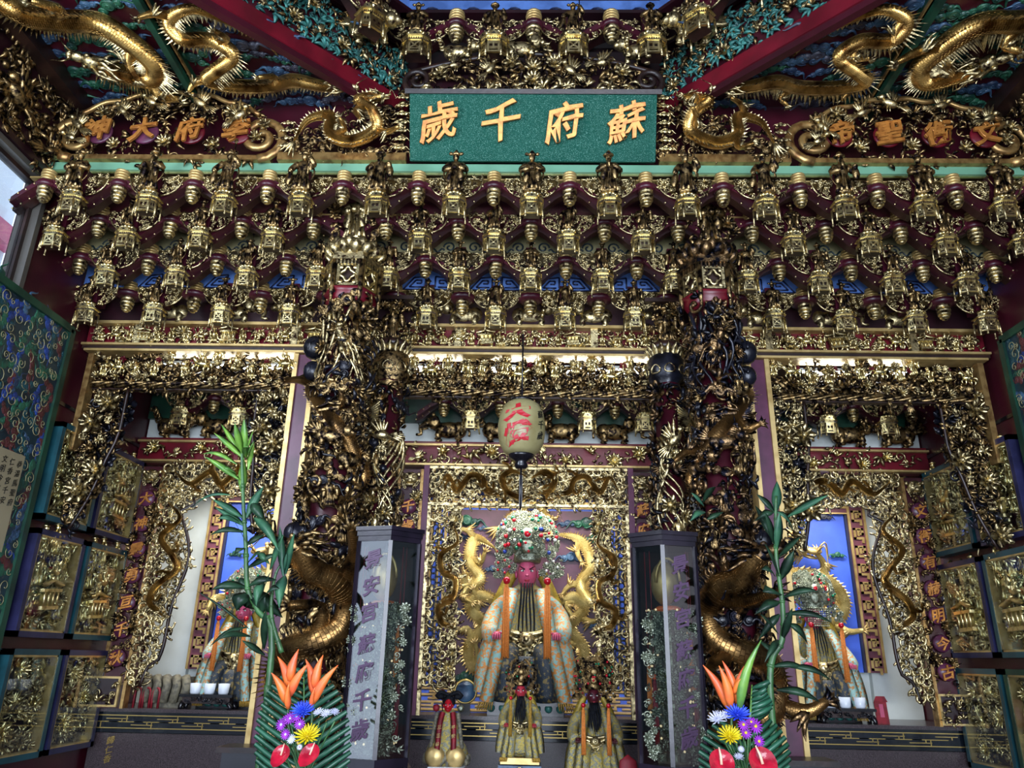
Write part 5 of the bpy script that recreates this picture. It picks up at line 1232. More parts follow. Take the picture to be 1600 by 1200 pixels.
for sx, side in ((-1, 'left'), (1, 'right')):
    fr = flatfr(-2.99, 1.35, -2.64, 2.80, 6.0) if sx < 0 else flatfr(2.64, 1.35, 2.99, 2.80, 6.0)
    g = (lambda u: u) if sx < 0 else (lambda u: .35 - u)
    wd = lambda v: .16 + .14 * max(0, math.sin((v - .1) * 2.2)) + (.12 if v > 1.35 else 0) - (.05 if v < .15 else 0) + .03 * math.sin(v * 8)
    edge = [((wd(v) if sx < 0 else .35 - wd(v)), v) for v in np.linspace(0.0, 1.42, 30)]
    C = [(g(.1), 1.38), (g(.22), 1.25), (g(.1), 1.1), (g(.22), .95), (g(.26), .85), (g(.12), .72), (g(.1), .6), (g(.22), .52)]
    lattice('dark gilt openwork bracket with downward dragon beside the %s couplet' % side, fr, lambda u, v: g(u) < wd(v), None, C, extra_edge=edge, r=.03)
    fr = flatfr(-2.98, 2.78, -1.95, 3.07, 6.0) if sx < 0 else flatfr(1.95, 2.78, 2.98, 3.07, 6.0)
    C = [(.1, .2), (.25, .1), (.4, .2), (.5, .1), (.62, .2), (.75, .16)]; C = C if sx < 0 else [(1.03 - u, v) for u, v in C]
    lattice('horizontal openwork dragon panel at the top of the %s niche' % side, fr, lambda u, v: True, None, C, r=.03)
    # narrow lattice strip next to the post, behind the phoenix pillar
    fr = flatfr(-1.55, 1.25, -1.06, 3.0, 6.02) if sx < 0 else flatfr(1.02, 1.25, 1.55, 3.0, 6.02)
    t = thing('side_screen', 'dark carved screen behind the slender pillar on the %s' % side, 'screen', tuple(fr.pt(fr.w / 2, 0)))
    part('board', MB().box((fr.w / 2, fr.h * .35, -.03), (fr.w, fr.h * .7, .02), fr.m(0, 0)), 'red_dark', t)
    b = MB(); fill(b, fr, .075, MIX, RND, lambda u, v: v < 1.25 or RND.random() < .6); part('openwork', b, 'gold_dark', t, 'stuff')
    # outer part of the side bay next to the post: carved end of niche
    fr = flatfr(-1.95, 1.25, -1.7, 3.0, 6.02) if sx < 0 else flatfr(1.7, 1.25, 1.95, 3.0, 6.02)
    t = thing('side_screen', 'dark carved screen at the inner edge of the %s niche, behind the plum post' % side, 'screen', tuple(fr.pt(fr.w / 2, 0)))
    b = MB(); fill(b, fr, .06, MIX, RND); part('openwork', b, 'gold_dark', t, 'stuff'); part('stile', MB().bbox(fr.o[0] - .01, fr.o[0] + .26, 6.04, 6.07, 1.2, 3.05), 'brown', t)
# centre lattice: top panel with four dragons, two side strips of chain work
fr = flatfr(-.79, 2.76, .79, 3.06, 6.0)
t = lattice('openwork panel with two pairs of dragons over the central niche', fr, lambda u, v: True, None, [(.07, .12), (.14, .22), (.22, .1), (.32, .22), (.42, .2), (.46, .1), (.56, .08)], r=.028)
for C in ([(1.51, .12), (1.44, .22), (1.36, .1), (1.26, .22), (1.16, .2), (1.12, .1), (1.02, .08)], [(.78, .22), (.66, .26), (.58, .2), (.62, .1), (.72, .05), (.8, .06)], [(.80, .2), (.92, .26), (1.0, .2), (.96, .1), (.88, .1)]):
    add_dragon(t, [fr.pt(u, v, .06) for u, v in C], .027, 'scale_gold', 'gold', 60, out=fr.Wd, sides=8, hs=2.3)
b = MB(); b.bbox(-.8, .8, 5.97, 6.03, 3.045, 3.065); b.bbox(-.8, .8, 5.97, 6.03, 2.745, 2.765); part('rails', b, 'gold', t)
for sx, side in ((-1, 'left'), (1, 'right')):
    fr = flatfr(-.79, 1.4, -.53, 2.75, 6.0) if sx < 0 else flatfr(.53, 1.4, .79, 2.75, 6.0)
    g = (lambda u: u) if sx < 0 else (lambda u: .26 - u)
    ins = lambda u, v: not (.04 < g(u) < .115 and .15 < v < 1.2)
    C = [(g(.2), 1.2), (g(.24), 1.05), (g(.12), .95), (g(.14), .82), (g(.24), .76), (g(.22), .62), (g(.12), .56), (g(.15), .45), (g(.24), .42)]
    t = lattice('openwork side strip with coiling dragon and chain mesh, %s of the central deity' % side, fr, ins, None, C, r=.026)
    b = MB()
    for j in range(22):
        for i in range(2):
            c = (g(.06 + .038 * i), .18 + .047 * j + .023 * i); th = np.linspace(0, 2 * PI, 9)
            b.tube([fr.pt(c[0] + .022 * math.cos(a), c[1] + .027 * math.sin(a), .0) for a in th], .0055, 4)
    part('chain_mesh', b, 'lacquer_black', t, 'stuff')
    part('stile', MB().bbox(*(sorted((sx * .775, sx * .80))), 5.97, 6.03, 1.2, 2.75), 'gold', t)
    b = MB(); f2 = flatfr(-.60, 1.45, -.53, 2.75, 5.99) if sx < 0 else flatfr(.53, 1.45, .60, 2.75, 5.99); fill(b, f2, .05, ['cloud1', 'scroll0', 'flower2'], RND); part('cloud_border', b, 'gold', t, 'stuff')

# ------------------------------------------------------------------ painted back panels
def fret_strip(b, fr, w, L, th=.02):
    """continuous key fret running along +v of the frame, between u = 0 and w"""
    n = max(1, round(L / .15)); p = L / n
    B = lambda u0, u1, v0, v1: b.box(((u0 + u1) / 2, (v0 + v1) / 2, .006), (abs(u1 - u0), abs(v1 - v0), .012), fr.m(0, 0))
    B(0, th, 0, L); B(w - th, w, 0, L)
    for k in range(n):
        v = k * p; a, c, d, e = w * .22, w * .42, w * .6, w * .78
        B(a, a + th, v + .1 * p, v + .75 * p); B(a, e, v + .75 * p - th, v + .75 * p); B(e - th, e, v + .35 * p, v + .75 * p); B(d - .02 * w, e, v + .35 * p, v + .35 * p + th)
        B(a, e, v + .1 * p, v + .1 * p + th); B(e - th, e, v - .1 * p, v + .1 * p); B(c, c + th, v + .3 * p, v + .55 * p); B(c, d, v + .55 * p, v + .55 * p + th)
def back_panel(side, x0, x1, z0, z1, sx, Y=6.68):
    t = thing('painted_backdrop', 'blue back panel with gold key-fret border and gold dragon in the %s niche' % side, 'panel', ((x0 + x1) / 2, Y, z0))
    part('board', MB().bbox(x0, x1, Y, Y + .05, z0, z1), 'blue', t)
    ow = .155; xo = (x0 - ow) if sx < 0 else x1
    part('border_board', MB().bbox(xo, xo + ow, Y - .03, Y + .05, z0, z1 + .07).bbox(x0, x1, Y - .03, Y + .05, z1, z1 + .07), 'fret_brown', t)
    part('painted_shadow_strip', MB().bbox(*(sorted((x0 if sx < 0 else x1, (x0 + .02) if sx < 0 else (x1 - .02)))), Y - .02, Y, z0, z1), 'ink_blue', t)  # dark strip paints shade along the raised border onto the blue board
    b = MB(); fret_strip(b, flatfr(xo, z0, xo + ow, z1 + .07, Y - .031), ow, z1 + .07 - z0)
    b.bbox(x0, x1, Y - .042, Y - .03, z1, z1 + .012); b.bbox(x0, x1, Y - .042, Y - .03, z1 + .05, z1 + .07)
    part('gold_key_fret', b, 'gold_paint', t, 'stuff')
    fr = flatfr(x0, z0, x1, z1, Y)
    W_ = x1 - x0; g = (lambda u: u) if sx < 0 else (lambda u: W_ - u)
    # dragon: big flaming head behind the deity's crown
    C = [(g(.75), .3), (g(.3), .35), (g(.14), .55), (g(.3), .75), (g(.75), .8), (g(.8), 1.0), (g(.52), 1.1)]
    add_dragon(t, [fr.pt(u, v, .05) for u, v in C], .06, 'scale_pale', 'gold_paint', 70, out=(0, -1, 0), sides=10, head=False, legs=(.2, .33, .5))
    b = MB(); sg = 1 if sx < 0 else -1; head_dragon(b, fr.pt(g(.50), .98, .12), (-sg * .85, -.25, -.28), (0, -.5, 1), .15, 14); part('flaming_dragon_head', b, 'gold_paint', t)
    for (u, v, mm, s) in ((.2, 1.28, 'cloud_grey', .075), (.45, 1.22, 'cloud_green', .09), (.62, 1.3, 'cloud_green', .08), (.12, .95, 'cloud_green', .06)):
        inst('cloud', 'cloud%d' % (int(u * 10) % 3), mm, fr.m(g(u), v, .02, 0, s, sx > 0), t)
back_panel('left', -2.68, -1.85, 1.47, 2.87, -1)
back_panel('right', 1.95, 2.80, 1.55, 2.85, 1)
# central backdrop
Y = 6.66
t = thing('painted_backdrop', 'plum central backdrop with gold dragons and green and blue clouds behind the deity', 'panel', (0, Y, 1.4))
part('board', MB().bbox(-.7, .7, Y, Y + .05, 1.38, 2.84), 'plum_dark', t)
part('blue_edge', MB().bbox(-.96, -.7, Y + .01, Y + .06, 1.2, 3.0).bbox(.7, .96, Y + .01, Y + .06, 1.2, 3.0).bbox(-.7, .7, Y + .01, Y + .06, 2.84, 3.0), 'blue', t)
b = MB()
for z in (2.86, 2.9, 2.95): b.bbox(-.95, .95, Y - .004, Y + .012, z, z + .02)
for s in (-1, 1):
    for x in (.72, .78, .84, .9): b.bbox(s * x - .012, s * x + .012, Y - .002, Y + .012, 1.2, 2.98)
part('gold_stripes', b, 'gold_paint', t)
fr = flatfr(-.7, 1.38, .7, 2.84, Y)
DR = ([(.55, .2), (.3, .12), (.22, .3), (.34, .48), (.22, .62), (.3, .72), (.44, .68)], [(.42, 1.12), (.25, 1.2), (.2, 1.02), (.3, .86), (.2, .8), (.16, .9)],
      [(.85, .2), (1.1, .12), (1.18, .3), (1.06, .48), (1.18, .62), (1.1, .72), (.98, .68)], [(.95, 1.25), (1.15, 1.2), (1.25, 1.0), (1.16, .84), (1.2, .72), (1.26, .66)], [(.45, 1.3), (.6, 1.4), (.75, 1.36), (.9, 1.38)])
for C in DR:
    add_dragon(t, [fr.pt(u, v, .05) for u, v in C], .05, 'scale_pale', 'gold_paint', 60, out=(0, -1, 0), sides=10, hs=1.8)
for (u, v, mm, s) in ((.16, 1.36, 'cloud_green', .12), (1.22, 1.36, 'cloud_green', .12), (1.28, 1.22, 'cloud_green', .09), (.12, 1.22, 'cloud_blue', .07), (.32, 1.3, 'cloud_blue', .06), (1.05, 1.35, 'cloud_blue', .07), (1.08, 1.06, 'cloud_blue', .1), (.12, 1.0, 'cloud_blue', .07), (.1, .6, 'cloud_blue', .07), (.42, .35, 'cloud_blue', .07), (.98, .35, 'cloud_blue', .08), (1.28, .5, 'cloud_blue', .07), (.2, .08, 'cloud_green', .1), (1.2, .08, 'cloud_green', .1), (.4, .95, 'cloud_blue', .07), (1.3, .82, 'cloud_blue', .06)):
    inst('cloud', 'cloud%d' % (int(u * 10) % 3), mm, fr.m(u, v, .01, 0, s, u > .7), t)
# striped plinth behind the altar top
t = thing('fret_plinth', 'sloping plinth striped in blue and pale gold key fret below the central backdrop', 'plinth', (0, 6.5, 1.2))
pf2 = Frame((-.86, 6.4, 1.2), (1, 0, 0), (0, .3, .2), 1.72, .3)
part('board', MB().box((.86, .15, -.02), (1.72, .3, .04), pf2.m(0, 0)), 'blue', t)
b = MB()
for v0 in (.02, .11, .2, .28): b.box((.86, v0, .005), (1.7, .025, .012), pf2.m(0, 0))
for i in range(12):
    for v0 in (.065, .155, .24): b.box((.07 + .145 * i + (.05 if v0 > .1 else 0), v0, .005), (.09, .022, .012), pf2.m(0, 0)); b.box((.12 + .145 * i, v0 + .02, .005), (.02, .07, .012), pf2.m(0, 0))
part('gold_key_fret', b, 'gold_paint', t, 'stuff')
for sx, nm in ((-1, 'left'), (1, 'right')):      # white reveals of the niches
    t = thing('niche_pilaster', 'pale plaster pilaster between lattice and painted panel in the %s niche' % nm, 'wall panel', (sx * 2.98, 6.7, 1.2)); part('panel', MB().bbox(*sorted((sx * 2.86, sx * 3.24)), 6.72, 6.78, 1.2, 3.3), 'white', t)

# ------------------------------------------------------------------ deities
def face(b_, o, s, colour, parent, fierce=True, n=18):
    """head with modelled features looking along -y; o = centre of the head, s = head height"""
    th = np.arange(n) * 2 * PI / n; ph = np.linspace(-PI / 2, PI / 2, 15)[1:-1]
    D = np.stack([np.cos(ph)[:, None] * np.cos(th), np.cos(ph)[:, None] * np.sin(th), np.repeat(np.sin(ph)[:, None], n, 1)], -1).reshape(-1, 3)
    D = np.vstack([D, (0, 0, -1), (0, 0, 1)]); V = D * np.array((.34, .40, .5))
    fr_ = np.clip(-D[:, 1], 0, 1)
    def bump(x, z, sx_, sz_, a): return a * fr_ * np.exp(-((V[:, 0] - x) / sx_) ** 2 - ((V[:, 2] - z) / sz_) ** 2)
    dy = bump(0, -.05, .06, .12, .12) + bump(0, -.11, .08, .05, .06) + bump(0, -.27, .12, .05, .05) + bump(0, -.4, .12, .09, .06) + bump(.17, -.1, .1, .1, .04) + bump(-.17, -.1, .1, .1, .04) - bump(.14, .06, .08, .05, .06) - bump(-.14, .06, .08, .05, .06) + bump(0, .14, .3, .05, .03)
    V[:, 1] -= dy
    i = np.arange(12)[:, None] * n; j = np.arange(n)[None, :]; j2 = (j + 1) % n; k0 = 13 * n; jj = np.arange(n)
    Q = np.stack([i + j, i + j2, i + n + j2, i + n + j], -1).reshape(-1, 4)
    T = np.vstack([np.stack([np.full(n, k0), (jj + 1) % n, jj], -1), np.stack([np.full(n, k0 + 1), 12 * n + jj, 12 * n + (jj + 1) % n], -1)])
    b = MB(); b.raw(V * s + np.array(o), Q, T)
    for sg in (-1, 1): b.ell((o[0] + sg * .38 * s, o[1] + .02 * s, o[2] - .02 * s), (.05 * s, .09 * s, .14 * s), 6, 5)
    b.ell((o[0], o[1] - .53 * s, o[2] - .1 * s), (.06 * s, .05 * s, .045 * s), 6, 4)
    h = part('head', b, colour, parent)
    e = MB(); p = MB(); br = MB(); mo = MB()
    for sg in (-1, 1):
        c = np.array(o) + np.array((sg * .15, -.365, .06)) * s
        e.ell(c, (.075 * s, .03 * s, .032 * s), 8, 5); p.ell(c + np.array((-sg * .01, -.022, -.005)) * s, (.03 * s, .015 * s, .03 * s), 6, 4)
        br.tube([c + np.array((-sg * .08, -.045, .05)) * s, c + np.array((sg * .02, -.03, .1)) * s, c + np.array((sg * .12, .01, .17)) * s], np.array([.016, .022, .008]) * s, 5)
        br.tube([c + np.array((-sg * .08, -.01, .03)) * s, c + np.array((sg * .0, -.02, .04)) * s, c + np.array((sg * .1, .02, .03)) * s], np.array([.008, .012, .006]) * s, 4)
    mo.ell(np.array(o) + np.array((0, -.405, -.245)) * s, (.1 * s, .04 * s, .022 * s), 8, 4); mo.ell(np.array(o) + np.array((0, -.4, -.285)) * s, (.08 * s, .04 * s, .022 * s), 8, 4)
    part('eyes', e, 'bead_white', h); part('pupils', p, 'black', h); part('eyebrows', br, 'hair', h); part('lips', mo, 'face_red', h)
def beard(parent, o, L, w, strands=5, full=False, tip=.02):
    b = MB()
    for i in range(strands):
        f = (i - (strands - 1) / 2) / max(1, (strands - 1) / 2); q = np.linspace(0, 1, 8)
        P = np.stack([o[0] + f * w * (.75 + .25 * q) + .004 * np.sin(q * 6 + i), o[1] - .02 - .035 * np.sin(q * 1.6) + .012 * abs(f), o[2] - L * q * (1 - .18 * abs(f) * (1 if full else .1))], -1)
        b.tube(P, (w / strands * (1.15 if full else .62)) * np.array([.7, 1, 1.08, 1.05, 1, .9, .7, .25]), 6, 1.0)
        if full:
            for k in range(3): b.tube(P[2:] + (RND.uniform(-.01, .01), -.008, -.012 * k), (w / strands * .35) * np.linspace(1, .2, 6), 4)
    part('beard', b, 'hair', parent)
def crown(parent, o, r, h, mats, beads, veil=False, lobes=True):
    """open filigree headdress around o (bottom centre, front at -y)"""
    b = MB(); rn = RND
    b.lathe([(r * .42, 0), (r * .46, h * .06), (r * .44, h * .14), (r * .46, h * .16)], 18, tr(o[0], o[1], o[2]))
    for k in range(int(330 * (1 if r > .14 else .6))):
        a = rn.uniform(-PI * .98, -.02 * PI); e = rn.random()
        z = o[2] + h * (.12 + .86 * e); rad = r * math.sqrt(max(.05, 1 - ((e - .38) / .66) ** 2))
        p = np.array((o[0] + rad * math.cos(a), o[1] + rad * .55 * math.sin(a), z)); nrm = np.array((math.cos(a) * .9, math.sin(a) - .4, .25)); nrm /= np.linalg.norm(nrm)
        X = np.cross((0, 0, 1), nrm); X /= np.linalg.norm(X); b.stamp(LIB[rn.choice(['flower0', 'leaf0', 'scroll0', 'flower2', 'cloud1'])], mtx(p, X, np.cross(nrm, X), nrm) @ rotz(rn.uniform(0, 6)) @ scl(r * rn.uniform(.09, .15)))
    b.lathe([(r * .4, h * .1), (r * .5, h * .35), (r * .45, h * .7), (r * .2, h * .9)], 14, tr(*o), (1, .5))
    part('filigree', b, mats, parent)
    if lobes:
        for s in (-1, 1):
            b = MB()
            for k in range(22):
                a = rn.uniform(0, 6.28); q = r * .36 * math.sqrt(rn.random()); b.stamp(LIB[rn.choice(['flower0', 'flower2', 'leaf0'])], mtx((o[0] + s * r * .78 + q * math.cos(a), o[1] - r * .3 - rn.uniform(0, .02), o[2] - h * .1 + q * 1.1 * math.sin(a)), (1, 0, 0), (0, 0, 1), (0, -1, 0), r * rn.uniform(.09, .15)))
            part('side_rosette', b, mats, parent)
            q = MB()
            for k in range(5): a = k * 1.25; q.ell((o[0] + s * r * .78 + r * .2 * math.cos(a), o[1] - r * .42, o[2] - h * .1 + r * .2 * math.sin(a)), r * .045, 6, 4)
            part('rosette_beads', q, 'bead_red' if s < 0 else 'bead_white', parent)
    for mm, nb_ in beads:
        for k in range(nb_):
            a = rn.uniform(-PI * .96, -.04 * PI); e = rn.uniform(.05, .95); rad = r * 1.05 * math.sqrt(max(.08, 1 - ((e - .38) / .66) ** 2))
            b = MB(); b.ell((o[0] + rad * math.cos(a), o[1] + rad * .58 * math.sin(a) - .01, o[2] + h * (.12 + .86 * e)), r * rn.uniform(.05, .075), 7, 5); part('bead', b, mm, parent)
    b = MB(); b.ell((o[0], o[1] - r * .66, o[2] + h * .52), (r * .11, r * .06, h * .07), 8, 6); part('front_jewel', b, 'bead_red', parent)
    b = MB(); b.lathe([(r * .2, 0), (r * .2, .012), (r * .12, .02)], 14, mtx((o[0], o[1] - r * .58, o[2] + h * .52), (1, 0, 0), (0, 0, 1), (0, -1, 0))); b.ell((o[0], o[1] - r * .55, o[2] + h * .3), (r * .22, r * .1, h * .16), 10, 6); part('front_boss', b, mats, parent)
    if veil:
        b = MB()
        for k in range(11):
            x = o[0] + (k - 5) * r * .085
            for j in range(9): b.ell((x, o[1] - r * .62, o[2] + h * .02 - j * .0165), .0075, 5, 3)
        part('bead_veil', b, 'silver', parent, 'stuff')
def ribbon(parent, name, P, w, m, up=(0, -1, 0), th=.12, fringe=None, label=None):
    b = MB(); P = crom(P, 14); b.blade(P, np.full(len(P), w), up, th * .25); o = part(name, b, m, parent, label=label)
    if fringe:
        b = MB(); e = P[-1]; d = P[-1] - P[-3]; d /= np.linalg.norm(d)
        for k in range(7): b.tube([e + ((k - 3) * w * .3, -.004, 0), e + ((k - 3) * w * .33, -.006, 0) + d * w * 1.1], [.006, .004], 4)
        part('fringe', b, fringe, o)
def tassel(parent, p, L, r, m, bead=None):
    b = MB(); b.tube([p, np.array(p) - (0, 0, L * .1), np.array(p) - (0, 0, L)], [r * .6, r * .8, r * 1.0], 8)
    for k in range(8): a = k * PI / 4; q = np.array((r * .95 * math.cos(a), r * .95 * math.sin(a), 0)); b.tube([np.array(p) - (0, 0, L * .05) + q * .7, np.array(p) - (0, 0, L * .6) + q, np.array(p) - (0, 0, L * 1.02) + q * 1.05], r * .22, 4)
    o = part('tassel', b, m, parent)
    if bead: q = MB(); q.ell((p[0], p[1], p[2] + r * 1.2), r * 1.25, 8, 5); part('tassel_bead', q, bead, o)

def deity(name, label, o, H, skin, robe, trim, crown_m, beads, rob2, beardL, veil=False, strands=5, full=False, arms=True, tassel_m='tassel', group=None, dx=0.0):
    """seated robed deity, o = bottom centre on its seat, total height H with the crown"""
    t = thing(name, label, 'deity statue', o, group); x, y, z = o; P = lambda a, b_, c: (x + a * H, y + b_ * H, z + c * H)
    hs = .155 * H; hc = P(0, -.03, .655)
    up = tr(x, y, z) @ scl(H)
    b = MB(); b.lathe([(.2, 0), (.205, .03), (.19, .14), (.16, .26), (.14, .36), (.15, .46), (.135, .535), (.085, .575), (.05, .6), (.05, .65)], 24, up, (1, .62))
    for i in range(9):
        a = -PI + PI * (i + .5) / 9; q = np.linspace(0, 1, 5); b.tube(np.stack([x + H * np.cos(a) * (.2 - .06 * q), y + H * .62 * np.sin(a) * (.205 - .06 * q), z + H * (.02 + .4 * q)], -1), np.array([.02, .02, .016, .012, .004]) * H, 5)
    part('robe', b, robe, t)
    # knees and lap
    b = MB()
    for s in (-1, 1): b.tube(crom([P(s * .05, -.05, .24), P(s * .1, -.17, .215), P(s * .105, -.185, .11), P(s * .11, -.18, .0)], 12), np.array([.06] * 4 + [.06] * 4 + [.055] * 4)[:12] * H, 9)
    b.lathe([(.02, .02), (.09, .05), (.07, .16), (.045, .22)], 14, tr(x, y - .17 * H, z) @ scl(H), (1, .4)); part('lap_cloth', b, rob2, t)
    # armour belt
    b = MB(); 
    for k in range(3): b.tube([P(.13 * math.sin(a) * (1 - .2 * k), -.115 - .02 * math.cos(a), .36 - .035 * k - .03 * math.cos(a * 1.4)) for a in np.linspace(-1.3, 1.3, 12)], .013 * H, 6)
    b.ell(P(0, -.14, .3), (.05 * H, .03 * H, .04 * H), 10, 6); b.ell(P(0, -.165, .305), (.016 * H, .018 * H, .014 * H), 8, 5)
    fill(b, Frame(P(-.1, -.155, .17), (1, 0, 0), (0, .12, 1), .2 * H, .12 * H), .028 * H, ['leaf0', 'scroll0', 'cloud1'], RND, lambda u, v: abs(u - .1 * H) < .1 * H - v * .3)
    for s in (-1, 1): b.stamp(LIB['cloud1'], mtx(P(s * .07, -.13, .27), (1, 0, 0), (0, 0, 1), (0, -1, 0), .04 * H))
    part('belt', b, 'gold', t)
    for s in (-1, 1):   # sleeves and hands
        b = MB(); b.tube(crom([P(s * .11, 0, .52), P(s * .175, -.03, .44), P(s * .195, -.12, .35), P(s * .17, -.19, .315)], 12), np.array([.042, .044, .046, .046, .046, .048, .048, .05, .05, .052, .052, .05])[:12] * H, 9)
        q = np.linspace(0, 1, 6); b.blade(np.stack([x + s * H * (.19 + .045 * q), y - H * (.17 + .02 * q), z + H * (.32 - .28 * q)], -1), np.array([.035, .045, .05, .05, .045, .035]) * H, (s * .3, -1, 0), .15)
        sl = part('sleeve', b, trim, t)
        b = MB(); hp = np.array(P(s * .155, -.225, .325)); b.ell(hp, (.022 * H, .03 * H, .016 * H), 8, 5)
        for k in range(4): b.tube([hp + np.array(((k - 1.5) * .011, -.02, .0)) * H, hp + np.array(((k - 1.5) * .012, -.042, -.004)) * H, hp + np.array(((k - 1.5) * .012, -.046, -.026)) * H], np.array([.0065, .006, .004]) * H, 5)
        b.tube([hp + np.array((-s * .02, -.005, .008)) * H, hp + np.array((-s * .03, -.03, .006)) * H], np.array([.007, .005]) * H, 5)
        part('hand', b, skin, t)
        ribbon(t, 'embroidered_band', [P(s * .075, -.09, .57), P(s * .095, -.18, .46), P(s * (.13 + dx), -.235, .25), P(s * (.175 + dx * 2), -.25, .0)], .036 * H, trim, fringe='tassel_gold')
        ribbon(t, 'shoulder_cape', [P(s * .08, -.02, .66), P(s * .13, -.03, .56), P(s * .18, .0, .44), P(s * .2, .02, .3)], .032 * H, 'yellow_silk')
        tassel(t, P(s * .108, -.262, .575), .36 * H, .0165 * H, tassel_m, 'bead_red')
    face(None, hc, hs * 1.04, skin, t)
    b = MB(); b.tube([P(0, -.01, .56), P(0, -.02, .63)], .04 * H, 10); part('neck', b, skin, t)
    beard(t, (hc[0], hc[1] - .38 * hs, hc[2] - (.3 if full else .36) * hs), beardL * H, (.05 if full else .042) * H, strands, full)
    crown(t, P(0, -.02, .715), .172 * H, .285 * H, crown_m, beads, veil)
    return t
BEADS = [('bead_red', 16), ('bead_green', 16), ('bead_blue', 7), ('bead_white', 5)]
def seat(label, cx, cy, w, d, z0, z1, m='black'):
    t = thing('statue_seat', label, 'seat', (cx, cy, z0)); b = MB(); b.bbox(cx - w / 2, cx + w / 2, cy - d / 2, cy + d / 2, z1 - .03, z1); b.bbox(cx - w / 2 + .02, cx + w / 2 - .02, cy - d / 2 + .02, cy + d / 2 - .02, z0, z1 - .03)
    part('block', b, m, t)
    f = MB()
    for k in range(7): f.ell((cx - w / 2 + .05 + (w - .1) * k / 6, cy - d / 2 + .015, (z0 + z1) / 2), (.03, .015, (z1 - z0) * .3), 8, 5)
    part('bosses', f, 'leaf_teal', t)
seat('dark carved seat under the large central deity', 0.0, 6.36, .62, .42, 1.2, 1.3)
deity('deity_statue', 'large pink-faced central deity with long black beard, silver beaded crown and orange bands', (0.0, 6.36, 1.3), 1.46, 'pink', 'embroid_gold', 'embroid', 'silver', BEADS, 'robe_dark', .28, strands=5, dx=.012)
seat('dark seat under the left niche deity', -2.30, 6.38, .5, .36, 1.2, 1.26)
deity('deity_statue', 'pink-faced deity with black beard and embroidered orange robe in the left niche', (-2.30, 6.38, 1.26), 1.0, 'pink', 'embroid_gold', 'embroid_teal', 'silver', [('bead_red', 8), ('bead_green', 8)], 'robe_dark', .27)
seat('dark seat under the right niche deity', 2.30, 6.38, .5, .36, 1.2, 1.26)
deity('deity_statue', 'bead-veiled deity in aqua and orange robe in the right niche', (2.30, 6.38, 1.26), 1.06, 'pink', 'embroid_gold', 'embroid_teal', 'silver', [('bead_red', 12), ('bead_green', 8)], 'robe_dark', .22, veil=True)
# front table with the small statues
t = thing('offering_table', 'dark wooden table in front of the altar carrying the small statues', 'table', (0, 4.9, 0))
part('top', MB().bbox(-.62, .62, 4.55, 5.35, .86, .90), 'brown', t)
for i, (sx, yy) in enumerate(((-1, 4.6), (1, 4.6), (-1, 5.3), (1, 5.3))): part('leg', MB().bbox(sx * .55 - .03, sx * .55 + .03, yy - .03, yy + .03, 0, .86), 'brown', t)
def throne(label, cx, cy, z0, z1, w):
    t = thing('stepped_throne', label, 'throne', (cx, cy, z0)); n = 4; h = (z1 - z0) / n
    for k in range(n): part('step', MB().bbox(cx - w / 2 + .012 * k, cx + w / 2 - .012 * k, cy - .13 + .01 * k, cy + .12, z0 + h * k, z0 + h * (k + 1) - .006), ('teal', 'gold', 'cloud_blue', 'gold_paint')[k], t)
    b = MB(); 
    for s in (-1, 1): b.stamp(LIB['beast0'], mtx((cx + s * .045, cy - .15, z0 + h), (1, 0, 0), (0, 0, 1), (0, -1, 0), (s * .06, .07, .07)))
    part('lions', b, 'gold_bright', t)
throne('stepped gilt throne under the small middle statue', -.03, 5.0, .90, 1.06, .30)
deity('small_deity_statue', 'small gold-robed statue with full black beard seated on stepped throne in the middle', (-.03, 5.0, 1.06), .54, 'face_red', 'embroid_gold', 'embroid_gold', 'gold_dark', [('bead_red', 3), ('bead_green', 3)], 'embroid_gold', .30, strands=6, full=True, tassel_m='tassel_gold')
throne('low gilt throne hidden under the black-faced statue', .41, 4.95, .90, .95, .34)
deity('small_deity_statue', 'black-faced statue with beaded crown and yellow robe, right of the small middle statue', (.41, 4.95, .95), .68, 'face_dark', 'embroid_gold', 'embroid_gold', 'gold_dark', [('bead_red', 14), ('bead_green', 10)], 'embroid_gold', .24, strands=6, full=True)
# little doll-like statue with red ribbons
t = thing('child_deity_statue', 'small red-faced child deity in fur-trimmed gold robe with two red ribbons', 'deity statue', (-.47, 5.0, 1.0))
x, y, z = -.47, 5.0, 1.0
b = MB(); b.lathe([(.12, 0), (.135, .04), (.12, .09), (.085, .15), (.065, .24), (.05, .28), (.03, .3)], 20, tr(x, y, z), (1, .75)); part('robe', b, 'embroid_gold', t)
b = MB()
for s in (-1, 1):
    b.lathe([(.001, 0), (.05, .0), (.06, .015), (.04, .03), (.001, .035)], 14, mtx((x + s * .06, y - .085, z + .05), (1, 0, 0), (0, 0, 1), (0, -1, 0)))
part('embroidered_discs', b, 'gold_paint', t)
b = MB()
for k in range(60): a = k * .105; b.ell((x + .13 * math.cos(a), y + .095 * math.sin(a), z + .03 + .012 * math.sin(k * 2)), (.016, .016, .022), 5, 4)
for s in (-1, 1):
    for k in range(12): b.ell((x + s * (.062 + .03 * (1 - k / 12)), y - .05, z + .1 + .016 * k), (.014, .014, .016), 5, 4)
part('fur_trim', b, 'stone', t, 'stuff')
face(None, (x, y - .035, z + .325), .075, 'bead_red', t)
b = MB(); b.ell((x, y, z + .345), (.04, .045, .04), 10, 6)
for s in (-1, 1): b.ell((x + s * .055, y, z + .375), (.028, .022, .018), 8, 5); b.tube(crom([(x, y, z + .38), (x + s * .05, y - .01, z + .4), (x + s * .08, y, z + .375)], 8), .012, 6)
part('hair_buns', b, 'hair', t)
